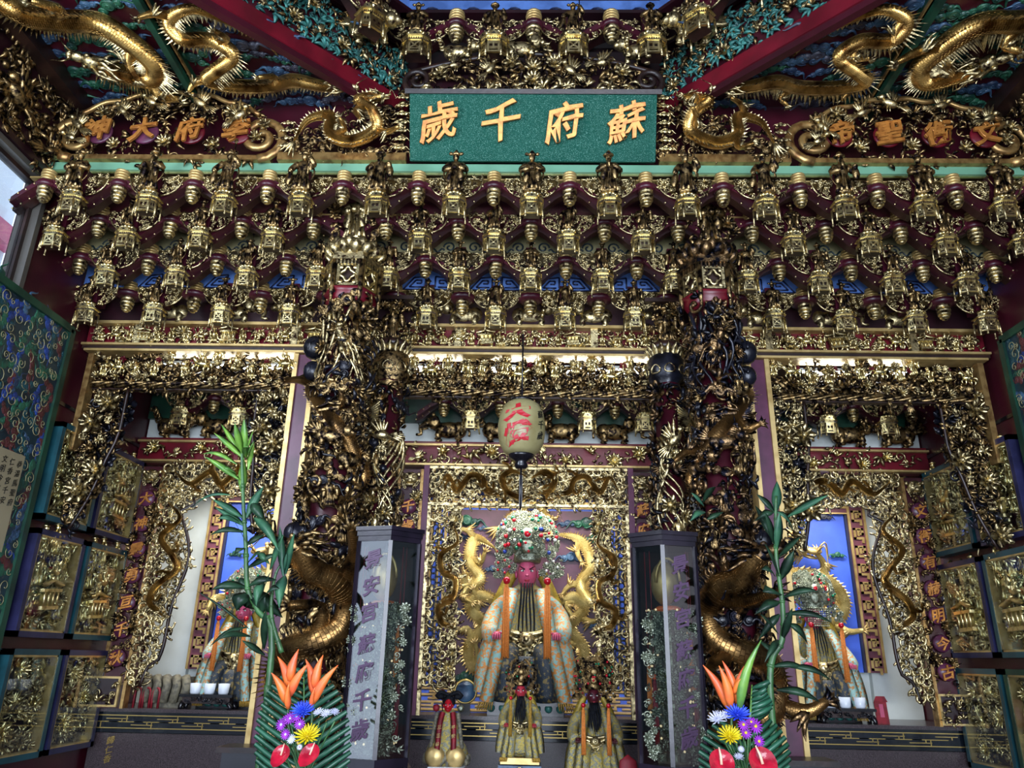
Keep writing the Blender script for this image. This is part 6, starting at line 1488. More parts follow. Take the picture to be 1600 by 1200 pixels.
for s in (-1, 1): b = MB(); b.ell((x + s * .075, y - .01, z + .31), .022, 8, 5); part('pompon', b, 'silver' if s > 0 else 'red_cloth', t)
for s, txt in ((-1, '五府王爺'), (1, '四海平安')):
    P = [(x + s * .03, y - .055, z + .29), (x + s * .042, y - .085, z + .22), (x + s * .05, y - .115, z + .06)]
    ribbon(t, 'red_ribbon', P, .017, 'red_cloth', th=.3)
for s, txt in ((-1, '三王爺'), (1, '平安')):
    for i, ch in enumerate(txt):
        b = MB(); b.stamp(glyph(ch, .02, .04), mtx((x + s * (.041 + .003 * i), y - .098 - .010 * i, z + .21 - .045 * i), (1, 0, 0), (0, -.22, .97), (0, -.97, -.22), .024)); part('ribbon_character', b, 'gold_paint', t)
t = thing('offering_box', 'orange cloth-covered box under the child deity', 'box', (-.47, 4.95, .9)); part('box', MB().bbox(-.56, -.36, 4.86, 5.12, .90, .985), 'orange_cloth', t); part('white_cover', MB().bbox(-.565, -.355, 4.855, 5.125, .985, 1.0), 'ceramic', t)
# mirror, incense things
t = thing('round_mirror', 'round silvered mirror on stand left of the central deity', 'mirror', (-.46, 6.2, 1.2)); b = MB()
b.lathe([(.001, 0), (.075, 0), (.082, .006), (.08, .014), (.001, .014)], 24, mtx((-.46, 6.2, 1.36), (1, 0, 0), (0, .3, .95), (0, -.95, .3))); part('disc', b, 'cloud_blue', t)
b = MB(); th = np.linspace(0, 2 * PI, 25); b.tube([(-.46 + .082 * math.cos(a), 6.19, 1.36 + .082 * math.sin(a)) for a in th], .009, 6); part('rim', b, 'brass_line', t)
part('stand', MB().bbox(-.5, -.42, 6.17, 6.23, 1.2, 1.275), 'black', t)
t = thing('prayer_beads', 'small red beads hanging above the child deity', 'beads', (-.62, 6.1, 1.3))
for k in range(5): part('bead', MB().ell((-.62 + .012 * math.sin(k * 2), 6.1, 1.45 - .045 * k), .016 if k % 2 else .022, 8, 5), 'face_dark', t)
part('cord', MB().tube([(-.62, 6.1, 1.5), (-.62, 6.1, 1.2)], .003, 4), 'black', t)
# cups on stands
def cup_stand(side, cx, z=1.2):
    t = thing('cup_stand', 'low black carved stand holding three white cups in the %s niche' % side, 'stand', (cx, 6.1, z))
    part('top', MB().bbox(cx - .2, cx + .2, 6.06, 6.2, z + .085, z + .105), 'black', t)
    b = MB(); b.bbox(cx - .18, cx + .18, 6.075, 6.185, z + .04, z + .085); part('apron', b, 'brown', t)
    b = MB(); fill(b, flatfr(cx - .17, z + .045, cx + .17, z + .08, 6.073), .03, ['leaf0', 'scroll0'], RND); part('carving', b, 'lacquer_black', t, 'stuff')
    for s in (-1, 1):
        for yy in (6.08, 6.18): b = MB(); b.tube([(cx + s * .17, yy, z + .05), (cx + s * .19, yy, z + .02), (cx + s * .185, yy, z)], [.022, .016, .02], 6); part('leg', b, 'black', t)
    for i in range(3):
        x = cx + (i - 1) * .108; c = thing('porcelain_cup', 'white porcelain cup, %s of three on the black stand in the %s niche' % (('left one', 'middle one', 'right one')[i], side), 'cup', (x, 6.12, z + .105), 'white cups on the stands')
        b = MB(); b.lathe([(.034, 0), (.038, .012), (.043, .075), (.039, .075), (.034, .015), (.001, .012)], 18, tr(x, 6.12, z + .106)); part('cup', b, 'ceramic', c)
cup_stand('left', -2.40); cup_stand('right', 2.38)
t = thing('miniature_shrine', 'small woven stone-coloured model shrine with red arch on the left altar', 'shrine', (-2.85, 6.2, 1.2))
part('body', MB().bbox(-2.95, -2.62, 6.2, 6.36, 1.2, 1.42), 'stone', t)
b = MB()
for k in range(5): b.tube([(-2.93 + .075 * k, 6.2, 1.42), (-2.9 + .075 * k, 6.17, 1.36), (-2.92 + .075 * k, 6.18, 1.24)], .035, 7)
part('rocks', b, 'stone', t)
for k in range(3): b = MB(); b.tube(crom([(-2.98 + .07 * k, 6.15, 1.2), (-2.98 + .07 * k, 6.15, 1.31), (-2.955 + .07 * k, 6.15, 1.34), (-2.93 + .07 * k, 6.15, 1.31), (-2.93 + .07 * k, 6.15, 1.2)], 10), .01, 5); part('arch', b, 'red_cloth', t)
t = thing('red_packet', 'red gold-printed packet leaning by the right cups', 'packet', (2.66, 6.15, 1.2)); part('card', MB().box((0, 0, .075), (.09, .012, .15), tr(2.66, 6.16, 1.2) @ rotx(-.1)), 'red_cloth', t)
part('print', MB().box((0, -.008, .09), (.03, .004, .09), tr(2.66, 6.16, 1.2) @ rotx(-.1)), 'pink', t)
part('flap', MB().prism([(-.05, 0), (.05, 0), (.03, .04), (-.03, .04)], .012, mtx((2.66, 6.165, 1.35), (1, 0, 0), (0, 0, 1), (0, -1, 0))), 'red_cloth', t)
t = thing('carved_foot_panel', 'small square gilt relief at the foot of the left couplet', 'carving', (-3.1, 6.0, 1.2)); part('frame', MB().bbox(-3.2, -3.02, 5.97, 6.0, 1.21, 1.42), 'gold_paint', t); part('panel', MB().bbox(-3.185, -3.035, 5.965, 5.99, 1.225, 1.405), 'red_dark', t)
b = MB(); fill(b, flatfr(-3.185, 1.225, -3.035, 1.405, 5.965), .05, FOL, RND); part('relief', b, 'gold', t, 'stuff')
t = thing('carved_foot_panel', 'small square gilt relief at the foot of the right couplet', 'carving', (3.1, 6.0, 1.2)); part('frame', MB().bbox(3.0, 3.2, 5.97, 6.0, 1.21, 1.42), 'gold_paint', t); part('panel', MB().bbox(3.015, 3.185, 5.965, 5.99, 1.225, 1.405), 'red_dark', t)
b = MB(); fill(b, flatfr(3.015, 1.225, 3.185, 1.405, 5.965), .05, FOL, RND); part('relief', b, 'gold', t, 'stuff')
# ------------------------------------------------------------------ glazed gold reliefs on the side walls
RN = ['upper', 'middle', 'lower']
for sx, side in ((-1, 'left'), (1, 'right')):
    for ci, (y0, y1) in enumerate(((4.84, 5.40), (5.44, 6.02))):
        for ri, (z0, z1) in enumerate(((2.40, 3.06), (1.67, 2.34), (.94, 1.60))):
            fm = ['teal', 'navy', 'teal', 'navy'][(ci + ri + (sx > 0)) % 4] if not (sx > 0 and ci == 0 and ri == 2) else 'green_dark'
            h = z1 - z0; w = y1 - y0
            fr = Frame((-XW, y0, z0), (0, 1, 0), (0, 0, 1), w, h) if sx < 0 else Frame((XW, y1, z0), (0, -1, 0), (0, 0, 1), w, h)
            t = thing('glazed_relief_panel', '%s gold relief under glass in a %s frame on the %s wall, %s column' % (RN[ri], {'teal': 'teal', 'navy': 'navy', 'green_dark': 'green'}[fm], side, 'outer' if ci == 0 else 'inner'), 'relief panel', tuple(fr.pt(w / 2, 0)))
            part('board', MB().box((w / 2, h / 2, .012), (w - .04, h - .04, .02), fr.m(0, 0)), 'red_dark', t)
            for nm, (cx, cy, sw, sh) in (('frame_stile', (.018, h / 2, .036, h)), ('frame_stile', (w - .018, h / 2, .036, h)), ('frame_rail', (w / 2, .018, w, .036)), ('frame_rail', (w / 2, h - .018, w, .036))):
                part(nm, MB().box((cx, cy, .045), (sw, sh, .09), fr.m(0, 0)), fm, t)
            b = MB()
            for (cx, cy, sw, sh) in ((.043, h / 2, .016, h - .07), (w - .043, h / 2, .016, h - .07), (w / 2, .043, w - .07, .016), (w / 2, h - .043, w - .07, .016)): b.box((cx, cy, .05), (sw, sh, .07), fr.m(0, 0))
            part('gilt_bead', b, 'gold_paint', t)
            fi = Frame(fr.pt(.07, .06, .022), fr.U, fr.Vv, w - .14, h - .12)
            b = MB(); fill(b, fi, .056, MIX, RND, lambda u, v: RND.random() < .78, size=(.9, 1.4)); part('gilt_foliage', b, 'gold', t, 'stuff')
            if ri < 2: scatter(t, fi, grid_spots(fi, 3, 3, RND, .15), ['figure0', 'figure2', 'figure1', 'pavilion0', 'horse0', 'figure3'], 'gold_bright', 'figure', .19, RND, .022, .1)
            else: scatter(t, fi, grid_spots(fi, 2, 3, RND, .15), ['flower0', 'bird0', 'flower1', 'vine2'], 'gold_bright', 'flower', .075, RND, .022, .5)
            part('glass_pane', MB().box((w / 2, h / 2, .088), (w - .09, h - .09, .004), fr.m(0, 0)), 'glass', t)
    # painted panel nearer the viewer
    y0, y1 = (2.6, 4.76)
    fr = Frame((-XW, y0, 1.0), (0, 1, 0), (0, 0, 1), y1 - y0, 2.7) if sx < 0 else Frame((XW, y1, 1.0), (0, -1, 0), (0, 0, 1), y1 - y0, 2.7)
    t = thing('painted_wall_panel', 'dark teal wall panel painted with swirling clouds beside the glazed reliefs on the %s' % side, 'panel', tuple(fr.pt(fr.w / 2, 0)))
    part('board', MB().box((fr.w / 2, fr.h / 2, .02), (fr.w, fr.h, .04), fr.m(0, 0)), 'teal_dark', t)
    yi = fr.w if sx < 0 else 0.0
    part('edge_frame', MB().box((yi, fr.h / 2, .03), (.05, fr.h, .06), fr.m(0, 0)).box((fr.w / 2, fr.h, .03), (fr.w, .05, .06), fr.m(0, 0)), 'green_dark', t)
    f2 = Frame(fr.pt(fr.w - .8 if sx < 0 else .03, 0, 0), fr.U, fr.Vv, .77, fr.h)
    for k, (u, v) in enumerate(grid_spots(f2, 8, 28, RND, .4)):
        inst('painted_cloud', 'cloud%d' % (k % 3), RND.choice(['paint_blue', 'cloud_green', 'paint_red', 'cloud_blue', 'teal', 'cloud_green']), f2.m(u, v, .036, RND.uniform(0, 6)) @ scl(RND.uniform(.05, .1), RND.uniform(.05, .1), .04), t)
    b = MB()
    for u, v in grid_spots(f2, 9, 30, RND, .45):
        s = RND.uniform(.02, .05); a0 = RND.uniform(0, 6); P = spiral(0, 0, .005, s, a0, RND.choice((-1, 1)) * RND.uniform(.9, 1.6), 14)
        b.tube([f2.pt(u + p[0], v + p[1], .044) for p in P], .0028, 4)
    part('gold_outlines', b, 'fret_cream', t, 'stuff')
    if sx < 0:   # small painted scene with columns of ink writing
        f3 = Frame(fr.pt(fr.w - .42, 1.15, .042), fr.U, fr.Vv, .3, .6); part('beige_field', MB().box((.13, .3, .002), (.26, .6, .008), f3.m(0, 0)), 'beige', t)
        for c in range(3):
            for r in range(5):
                b = MB(); b.stamp(glyph('恭湯馬聖府仁香宮千安文明今古大'[c * 5 + r], .0, .02), f3.m(.22 - .07 * c, .54 - .06 * r, .008, 0, .045)); part('ink_character', b, 'black_ink', t)

# ------------------------------------------------------------------ brackets inside the ceiling octagon
n = 0
for k, (ang, xs) in enumerate(((0, (-.79, -.265, .265, .79)), (-PI / 4, (-.5, 0, .5)), (PI / 4, (-.5, 0, .5)))):
    for x in xs:
        d = 1.98 if k == 0 else 2.0
        p = (x * math.cos(ang) - d * math.sin(ang), OC + x * math.sin(ang) + d * math.cos(ang))
        if k and abs(x) > .4 and (x > 0) == (ang < 0): pass
        h = copy_thing(HB[(.20, n % 4)], (p[0], p[1], 5.36), 'aged gilt pavilion inside the ceiling octagon, number %s from left' % '', (0, 0, ang)); h['label'] = 'pavilion with figure inside the ceiling octagon, %s along its %s side' % (ORD[xs.index(x)], ('far', 'right diagonal', 'left diagonal')[k]); n += 1
        h.scale = (1.35, 1.35, 1.25)
    for x in ([-.53, 0, .53] if k == 0 else [-.25, .25]):
        d = 2.0; p = (x * math.cos(ang) - d * math.sin(ang), OC + x * math.sin(ang) + d * math.cos(ang))
        c = copy_thing(CL0, (p[0], p[1], 5.40), 'red bracket with boss inside the ceiling octagon, %s along its %s side' % (ORD[[-.53, 0, .53].index(x) if k == 0 else [-.25, .25].index(x)], ('far', 'right diagonal', 'left diagonal')[k]), (0, 0, ang)); c.scale = (1.2, 1.2, 1.1)
    m = tr(0, OC, 0) @ rotz(ang); t = thing('octagon_board', 'blue cloud-painted board above the brackets on the %s side of the ceiling octagon' % ('far', 'right diagonal', 'left diagonal')[k], 'board', (0 - 2.2 * math.sin(ang), OC + 2.2 * math.cos(ang), 5.8))
    part('fascia', MB().box((0, 2.22, 6.02), (1.9, .04, .2), m), 'fret_blue', t)
    b = MB()
    for i in range(6): b.tube([(m @ np.array((-.75 + .3 * i + .06 * (1 - a / 9) * math.cos(a), 2.19, 6.0 + .05 * (1 - a / 9) * math.sin(a), 1)))[:3] for a in np.linspace(0, 7, 12)], .008, 4)
    part('cloud_pattern', b, 'ink_blue', t, 'stuff')
    part('ledge', MB().box((0, 2.17, 5.905), (1.9, .16, .03), m), 'red_dark', t); part('lower_face', MB().box((0, 2.235, 5.8), (1.9, .03, .2), m), 'red_dark', t)
    if k == 0: part('backing', MB().box((0, 2.26, 5.55), (1.9, .04, .5), m), 'red_dark', t)
for i, (x, kd, y, z, s, lab) in enumerate(((-.5, 0, 3.98, 5.36, .17, 'curly lion'), (-.08, 1, 3.98, 5.38, .19, 'tiger-like beast'), (.7, 0, 3.98, 5.36, .19, 'curly lion with teal collar'), (-1.08, 2, 3.86, 5.42, .24, 'scaled fish-dragon'), (1.05, 2, 3.86, 5.42, .24, 'scaled fish-dragon'))):
    t = thing('gilt_beast', '%s in the ceiling octagon, %s of five beasts from left' % (lab, {-1.08: 'first', -.5: 'second', -.08: 'third', .7: 'fourth', 1.05: 'fifth'}[x]), 'carving', (x, y, z), 'beasts in the ceiling octagon')
    inst('body', 'beast%d' % kd, 'gold', mtx((x, y, z), (1, 0, 0), (0, 0, 1), (0, -1, 0), (s if x < 0 else -s, s, s)), t)
    if kd == 2:
        b = MB()
        for j in range(7): q = np.linspace(0, 1, 4); b.blade(np.stack([x + .12 * q * math.cos(j * .5), np.full(4, y - .08), z + .05 + .13 * q * math.sin(j * .5)], -1), [.01, .02, .015, .003], (0, -1, 0), .3)
        part('blue_fins', b, 'cloud_blue', t)

# ------------------------------------------------------------------ paper lantern
LX, LY, LZ = -.047, 4.7, 3.0
t = thing('paper_lantern', 'oval oiled paper lantern with red 大燈 and black characters hanging in the centre bay', 'lantern', (LX, LY, LZ))
lp = [(.075, -.17), (.115, -.145), (.142, -.09), (.153, -.02), (.153, .04), (.142, .11), (.115, .165), (.075, .195)]
b = MB(); b.lathe(lp, 48, tr(LX, LY, LZ), rib=.008, nrib=24); part('paper_body', b, 'paper', t)
def lr(z):
    zs = [p[1] for p in lp]; return float(np.interp(z, zs, [p[0] for p in lp]))
def on_lantern(ch, a0, z0, sx_, sz_, m, th):
    V, Q, T, SQ, ST = glyph(ch, th, .02); V = V.copy(); z = z0 + V[:, 1] * sz_
    r = np.array([lr(q) for q in z]) + .003 + np.clip(V[:, 2], 0, 1) * .05; a = a0 + V[:, 0] * sx_ / .15
    W_ = np.stack([LX + r * np.sin(a), LY - r * np.cos(a), LZ + z], -1)
    part('character', (W_, Q, T, SQ, ST), m, t)
on_lantern('大', -.2, .085, .19, .12, 'red_ink', .06); on_lantern('燈', -.2, -.055, .19, .15, 'red_ink', .045)
for i, c in enumerate('蘇千歲'): on_lantern(c, .93, .08 - .07 * i, .055, .055, 'black_ink', .01)
b = MB(); b.lathe([(.078, .19), (.08, .205), (.05, .22), (.02, .235)], 20, tr(LX, LY, LZ)); b.tube([(LX, LY, LZ + .22), (LX, LY, 3.67)], .006, 5); part('top_cap', b, 'black', t); part('hook', MB().tube([(LX, LY - .02, 3.67), (LX, LY + .1, 3.68), (LX, 4.95, 3.675)], .007, 6), 'black', t)
b = MB(); b.lathe([(.012, -.26), (.035, -.255), (.045, -.235), (.035, -.215), (.045, -.205), (.08, -.185), (.085, -.17), (.076, -.16)], 20, tr(LX, LY, LZ)); part('base_knob', b, 'black', t)
b = MB(); b.tube([(LX, LY, LZ - .25), (LX, LY, LZ - .52)], .006, 5); b.box((LX, LY, LZ - .4), (.02, .004, .2)); part('hanging_tag', b, 'black', t)

# ------------------------------------------------------------------ glazed lamp cabinets
def cabinet(cx, cy, rot, side, text, faces_txt):
    z0, z1 = 1.16, 2.14; t = thing('lamp_cabinet', 'hexagonal glass lamp cabinet in dark wood lettered %s, %s of the deity' % (text, side), 'cabinet', (cx, cy, 0)); r = .172
    A = [rot + k * PI / 3 for k in range(6)]; pt = lambda a, rr=r: np.array((cx + rr * math.cos(a), cy + rr * math.sin(a), 0))
    hexa = lambda rr: [tuple(pt(a, rr)[:2]) for a in A]
    b = MB(); b.prism(hexa(.2), .02, tr(0, 0, z1 + .05)); b.prism(hexa(.19), .025, tr(0, 0, z1 + .025)); b.prism(hexa(.182), .03, tr(0, 0, z1)); part('cornice', b, 'cabinet', t)
    b = MB(); b.prism(hexa(.182), .04, tr(0, 0, z0 - .04)); b.prism(hexa(.2), .03, tr(0, 0, z0 - .07)); part('base_moulding', b, 'cabinet', t)
    b = MB(); b.prism(hexa(.185), z0 - .07); part('plinth', b, 'cabinet', t)
    for a in A: b = MB(); p = pt(a); b.box((0, 0, (z0 + z1) / 2), (.02, .02, z1 - z0), tr(p[0], p[1], 0) @ rotz(a)); part('corner_post', b, 'cabinet', t)
    for k in range(6):
        a, c = A[k], A[(k + 1) % 6]; p, q = pt(a), pt(c); mid = (p + q) / 2; nrm = mid - (cx, cy, 0); nrm /= np.linalg.norm(nrm); X = np.cross((0, 0, 1), nrm)
        m = mtx((mid[0], mid[1], (z0 + z1) / 2), X, (0, 0, 1), nrm)
        if nrm[1] > .3: part('back_panel', MB().box((0, 0, 0), (.165, z1 - z0, .008), m), 'brown', t)
        else: part('glass_pane', MB().box((0, 0, 0), (.155, z1 - z0, .004), m), 'glass_cab', t)
        if k in faces_txt:
            for i, ch in enumerate('景安宮蘇府千歲'):
                zz = .40 - .125 * i - (.02 if i > 2 else 0)
                b = MB(); b.stamp(glyph(ch, .02, .02), mtx(m[:3, 3] + nrm * .004 + np.array((0, 0, zz)), X, (0, 0, 1), nrm, .092)); part('character', b, 'char_plum', t)
    # inside: tiers of little lamps, added to brighten it, with name tablets on a turning core
    b = MB(); b.prism([tuple(np.array((cx, cy)) + .085 * np.array((math.cos(a), math.sin(a)))) for a in A], z1 - z0 - .3, tr(0, 0, z0)); part('core', b, 'stone', t)
    tb = MB(); lm = MB()
    for k in range(13):
        for j in range(12):
            a = j * PI / 6 + rot; p = pt(a, .09); z = z0 + .03 + .052 * k
            tb.box((0, 0, 0), (.034, .008, .036), mtx((p[0], p[1], z), (-math.sin(a), math.cos(a), 0), (math.cos(a), math.sin(a), 0), (0, 0, 1))); lm.ell((p[0] + .012 * math.cos(a), p[1] + .012 * math.sin(a), z + .026), (.006, .006, .006), 5, 3)
    fg = MB(); fill(fg, Frame((cx - .14, cy - .105, z0 + .02), (1, 0, 0), (0, 0, 1), .28, .66), .026, ['leaf0', 'flower0', 'scroll0', 'flower2'], RND, lambda u, v: RND.random() < .7, size=(.8, 1.3), w=(-1.2, .5)); part('silver_filigree', fg, 'silver', t, 'stuff'); part('name_tablets', tb, 'silver', t, 'stuff'); part('added_lamps', lm, 'lamp_glow', t, 'stuff')
    b = MB(); b.ell((cx - .01, cy - .02, z1 - .17), (.07, .05, .11), 12, 8); b.tube([(cx - .06 * math.cos(a), cy - .06, z1 - .17 + .12 * math.sin(a)) for a in np.linspace(0, PI, 10)], .008, 5); part('gilt_mask', b, 'gold_paint', t)
    b = MB(); b.lathe([(.05, 0), (.075, .012), (.05, .03)], 14, tr(cx, cy - .03, z1 - .31)); part('orange_ring', b, 'bop', t)
    for i, (dx, dy, zt, L, mm) in enumerate(((.09, -.08, z1 - .42, .26, 'tassel'), (.105, -.06, z1 - .62, .28, 'red_cloth'), (-.09, -.08, z1 - .62, .28, 'red_cloth'), (-.11, -.05, z1 - .55, .2, 'tassel'))):
        tassel(t, (cx + dx, cy + dy, zt), L, .011, mm, 'bop'); b = MB(); b.tube([(cx + dx, cy + dy, zt), (cx + dx, cy + dy, z1 - .02)], .002, 4); part('tassel_cord', b, 'red_cloth', t)
M['glass_cab'] = glass_mat('reflective_cabinet_glass', 'e4e8e6', 0.14)
M['char_plum'] = mat('plum_lettering', '48324c', None, 0, 0.4)
cabinet(-.715, 3.92, -PI / 2 + .22, 'left', '景安宮蘇府千歲', (5,))
cabinet(.70, 3.92, -PI / 2 - .22, 'right', '景安宮蘇府千歲', (0,))
t = thing('red_chair_back', 'small red padded object behind the right lamp cabinet', 'box', (.56, 4.3, .9)); part('pad', MB().lathe([(.001, 0), (.05, 0), (.055, .1), (.045, .22), (.001, .25)], 12, tr(.53, 4.3, .9), (1, .5)), 'red_cloth', t); part('foot', MB().bbox(.48, .58, 4.27, 4.33, 0, .9), 'black', t)

# ------------------------------------------------------------------ leaf plants and flower arrangements
def plant(side, label, stems, leaves, Y, base):
    t = thing('lucky_bamboo', label, 'plant', base)
    pot = MB(); pot.lathe([(.07, 0), (.1, .1), (.11, .5), (.09, .75), (.1, .8), (.08, .8), (.07, .5)], 20, tr(base[0], base[1], 0)); part('vase', pot, 'cloud_blue', t)
    for S in stems:
        P = [at(u, v, Y) for u, v in S]; P = crom([(base[0], base[1], .7)] + P if S is stems[0] else P, 30); r = np.linspace(.017, .006, len(P)) * (1 if S is stems[0] else .7)
        b = MB(); b.tube(P, r, 7)
        for i in range(3, len(P) - 2, 3): b.tube([P[i] - (P[i + 1] - P[i]) * .15, P[i] + (P[i + 1] - P[i]) * .15], r[i] * 1.25, 7)
        part('stem', b, 'stem', t)
    for i, (bu, bv, tu, tv, w, m) in enumerate(leaves):
        dy = RND.uniform(-.16, .08); A = np.array(at(bu, bv, Y)); B = np.array(at(tu, tv, Y + dy)); q = np.linspace(0, 1, 8)[:, None]; d = B - A; L = np.linalg.norm(d)
        P = A + d * q + np.array((0, -.03, .10 * L)) * np.sin(q * PI) * (1 if d[2] < .3 * L else .3); b = MB()
        b.blade(P, w * .8 * np.array([.25, .6, .92, 1, .9, .68, .38, .03]), (RND.uniform(-.3, .3), -.8, .5), .04, True); part('leaf', b, m, t)
    return t
LL, LM, LD = 'leaf_light', 'leaf_mid', 'leaf_dark'  # lit top leaves, darker lower ones: the light is painted into the greens
f = lambda L: [(300 + a / 3.077, 640 + b / 3.077, 300 + c / 3.077, 640 + d / 3.077, w, m) for a, b, c, d, w, m in L]
plant('left', 'tall leafy bamboo stalk with top leaves painted as lit, before the left niche', [[(425, 1015), (404, 955), (387, 920), (384, 850), (380, 780), (378, 700), (380, 668)], [(440, 1020), (424, 960), (430, 900), (448, 870)]], f([
    (250, 235, 105, 112, .022, LL), (250, 240, 140, 70, .02, LL), (245, 215, 205, 65, .026, LL), (255, 215, 250, 45, .026, LL), (262, 215, 295, 100, .018, LL), (262, 235, 300, 150, .02, LL), (260, 230, 272, 180, .024, LL),
    (215, 262, 45, 214, .02, LL), (225, 335, 62, 226, .024, LL), (212, 305, 150, 285, .016, LL), (243, 405, 250, 235, .028, LL), (270, 290, 300, 160, .018, LL),
    (185, 410, 0, 470, .014, LM), (245, 520, 100, 432, .028, LM), (235, 545, 125, 525, .024, LM), (262, 520, 345, 368, .028, LM), (255, 560, 110, 470, .024, LM), (290, 450, 355, 550, .034, LD), (300, 520, 420, 682, .03, LM), (262, 640, 205, 540, .026, LM),
    (255, 590, 85, 605, .022, LD), (262, 650, 350, 600, .026, LD), (258, 665, 200, 705, .026, LD), (265, 740, 330, 680, .03, LD), (320, 690, 375, 745, .022, LM), (268, 760, 420, 690, .026, LD), (375, 770, 440, 600, .026, LM),
    (265, 855, 92, 868, .03, LD), (262, 850, 230, 808, .03, LD), (270, 850, 410, 820, .028, LD), (345, 830, 310, 945, .028, LM), (262, 880, 215, 968, .05, LD), (280, 890, 435, 1000, .05, LD), (265, 895, 300, 960, .05, LD), (440, 800, 422, 560, .024, LM), (450, 790, 492, 592, .022, LM), (445, 800, 420, 955, .035, LM), (440, 780, 455, 690, .02, LM),
    (340, 880, 380, 780, .03, LD), (350, 900, 420, 860, .03, LD), (268, 1045, 85, 1140, .02, LD), (275, 1055, 20, 870, .008, LD), (280, 1090, 130, 1105, .022, LD), (335, 980, 350, 900, .03, LD), (345, 1150, 355, 960, .026, LD), (350, 1180, 240, 1110, .02, LD)]), 3.6, (-1.16, 3.62, 0))
plant('right', 'tall dark leafy bamboo stalk in front of the right plum post', [[(1203, 1070), (1222, 1000), (1222, 940), (1213, 870), (1212, 800), (1213, 775)]], [
    (1212, 800, 1214, 752, .03, LM), (1210, 800, 1182, 772, .03, LD), (1214, 800, 1240, 830, .028, LM), (1231, 807, 1295, 773, .03, LM), (1208, 800, 1178, 815, .026, LD), (1210, 845, 1180, 790, .028, LD), (1216, 870, 1252, 838, .03, LD), (1210, 850, 1195, 800, .026, LD), (1214, 860, 1218, 800, .034, LM),
    (1218, 900, 1195, 850, .04, LD), (1220, 905, 1240, 860, .03, LD), (1216, 930, 1192, 925, .05, LD), (1222, 934, 1278, 924, .024, LD), (1218, 940, 1180, 960, .03, LD), (1225, 960, 1300, 973, .022, LD), (1232, 975, 1262, 1006, .026, LD), (1218, 960, 1185, 1000, .024, LD),
    (1216, 990, 1188, 960, .03, LD), (1222, 1000, 1238, 950, .022, LD), (1210, 1020, 1185, 1000, .022, LD), (1205, 1042, 1262, 1046, .02, LD), (1234, 1042, 1299, 1063, .022, LD), (1214, 1078, 1281, 1097, .026, LD), (1216, 1000, 1195, 1035, .02, LD), (1210, 900, 1190, 890, .03, LD),
    (1100, 790, 1080, 770, .02, LM), (1102, 800, 1078, 815, .022, LM), (1098, 785, 1120, 760, .02, LD), (1105, 812, 1130, 800, .018, LD)], 3.6, (1.09, 3.62, 0))

def T_mum(n=60, dome=1.0):
    b = MB()
    for i in range(n):
        e = (i + .5) / n; el = math.acos(1 - e * dome); a = i * 2.39996; q = np.linspace(0, 1, 4)
        dr = np.array((math.sin(el) * math.cos(a), math.sin(el) * math.sin(a), math.cos(el))); L = .55 + .45 * math.sin(el)
        P = dr[None, :] * (.2 + L * q)[:, None] * np.array((1, 1, .75)); P[:, 2] += .14 * q ** 2 * math.sin(el)
        b.blade(P, [.05, .09, .1, .03], (0, 0, 1) if el > .5 else (math.cos(a), math.sin(a), .2), .3)
    b.ell((0, 0, .05), (.3, .3, .25), 8, 5); return b.arr()
LIB['mum'] = T_mum(); LIB['mum_loose'] = T_mum(34, .9)
def T_daisy():
    b = MB()
    for i in range(14): a = i * PI / 7; q = np.linspace(0, 1, 4); b.blade(np.stack([np.cos(a) * q, np.sin(a) * q, .1 + .12 * q], -1), [.05, .15, .16, .05], (0, 0, 1), .15)
    return b.arr()
LIB['daisy'] = T_daisy()
def spathe():
    b = MB(); n, k = 20, 7; V = []
    for i in range(k):
        s = i / (k - 1)
        for j in range(n):
            a = 2 * PI * j / n; r = .62 * (1 - .30 * math.cos(a - PI / 2)) * (1 + .35 * max(0, math.cos(a + PI / 2)) ** 6) * s
            V.append((r * math.cos(a), r * math.sin(a) * 1.12, .25 * s * s - .06 * math.cos(8 * a) * s * .3 + .05))
    Q = [(i * n + j, i * n + (j + 1) % n, (i + 1) * n + (j + 1) % n, (i + 1) * n + j) for i in range(k - 1) for j in range(n)]
    b.raw(V, Q); V2 = [(x, y, z - .03) for x, y, z in V]; b.raw(V2, [q[::-1] for q in Q]); return b.arr()
LIB['spathe'] = spathe()
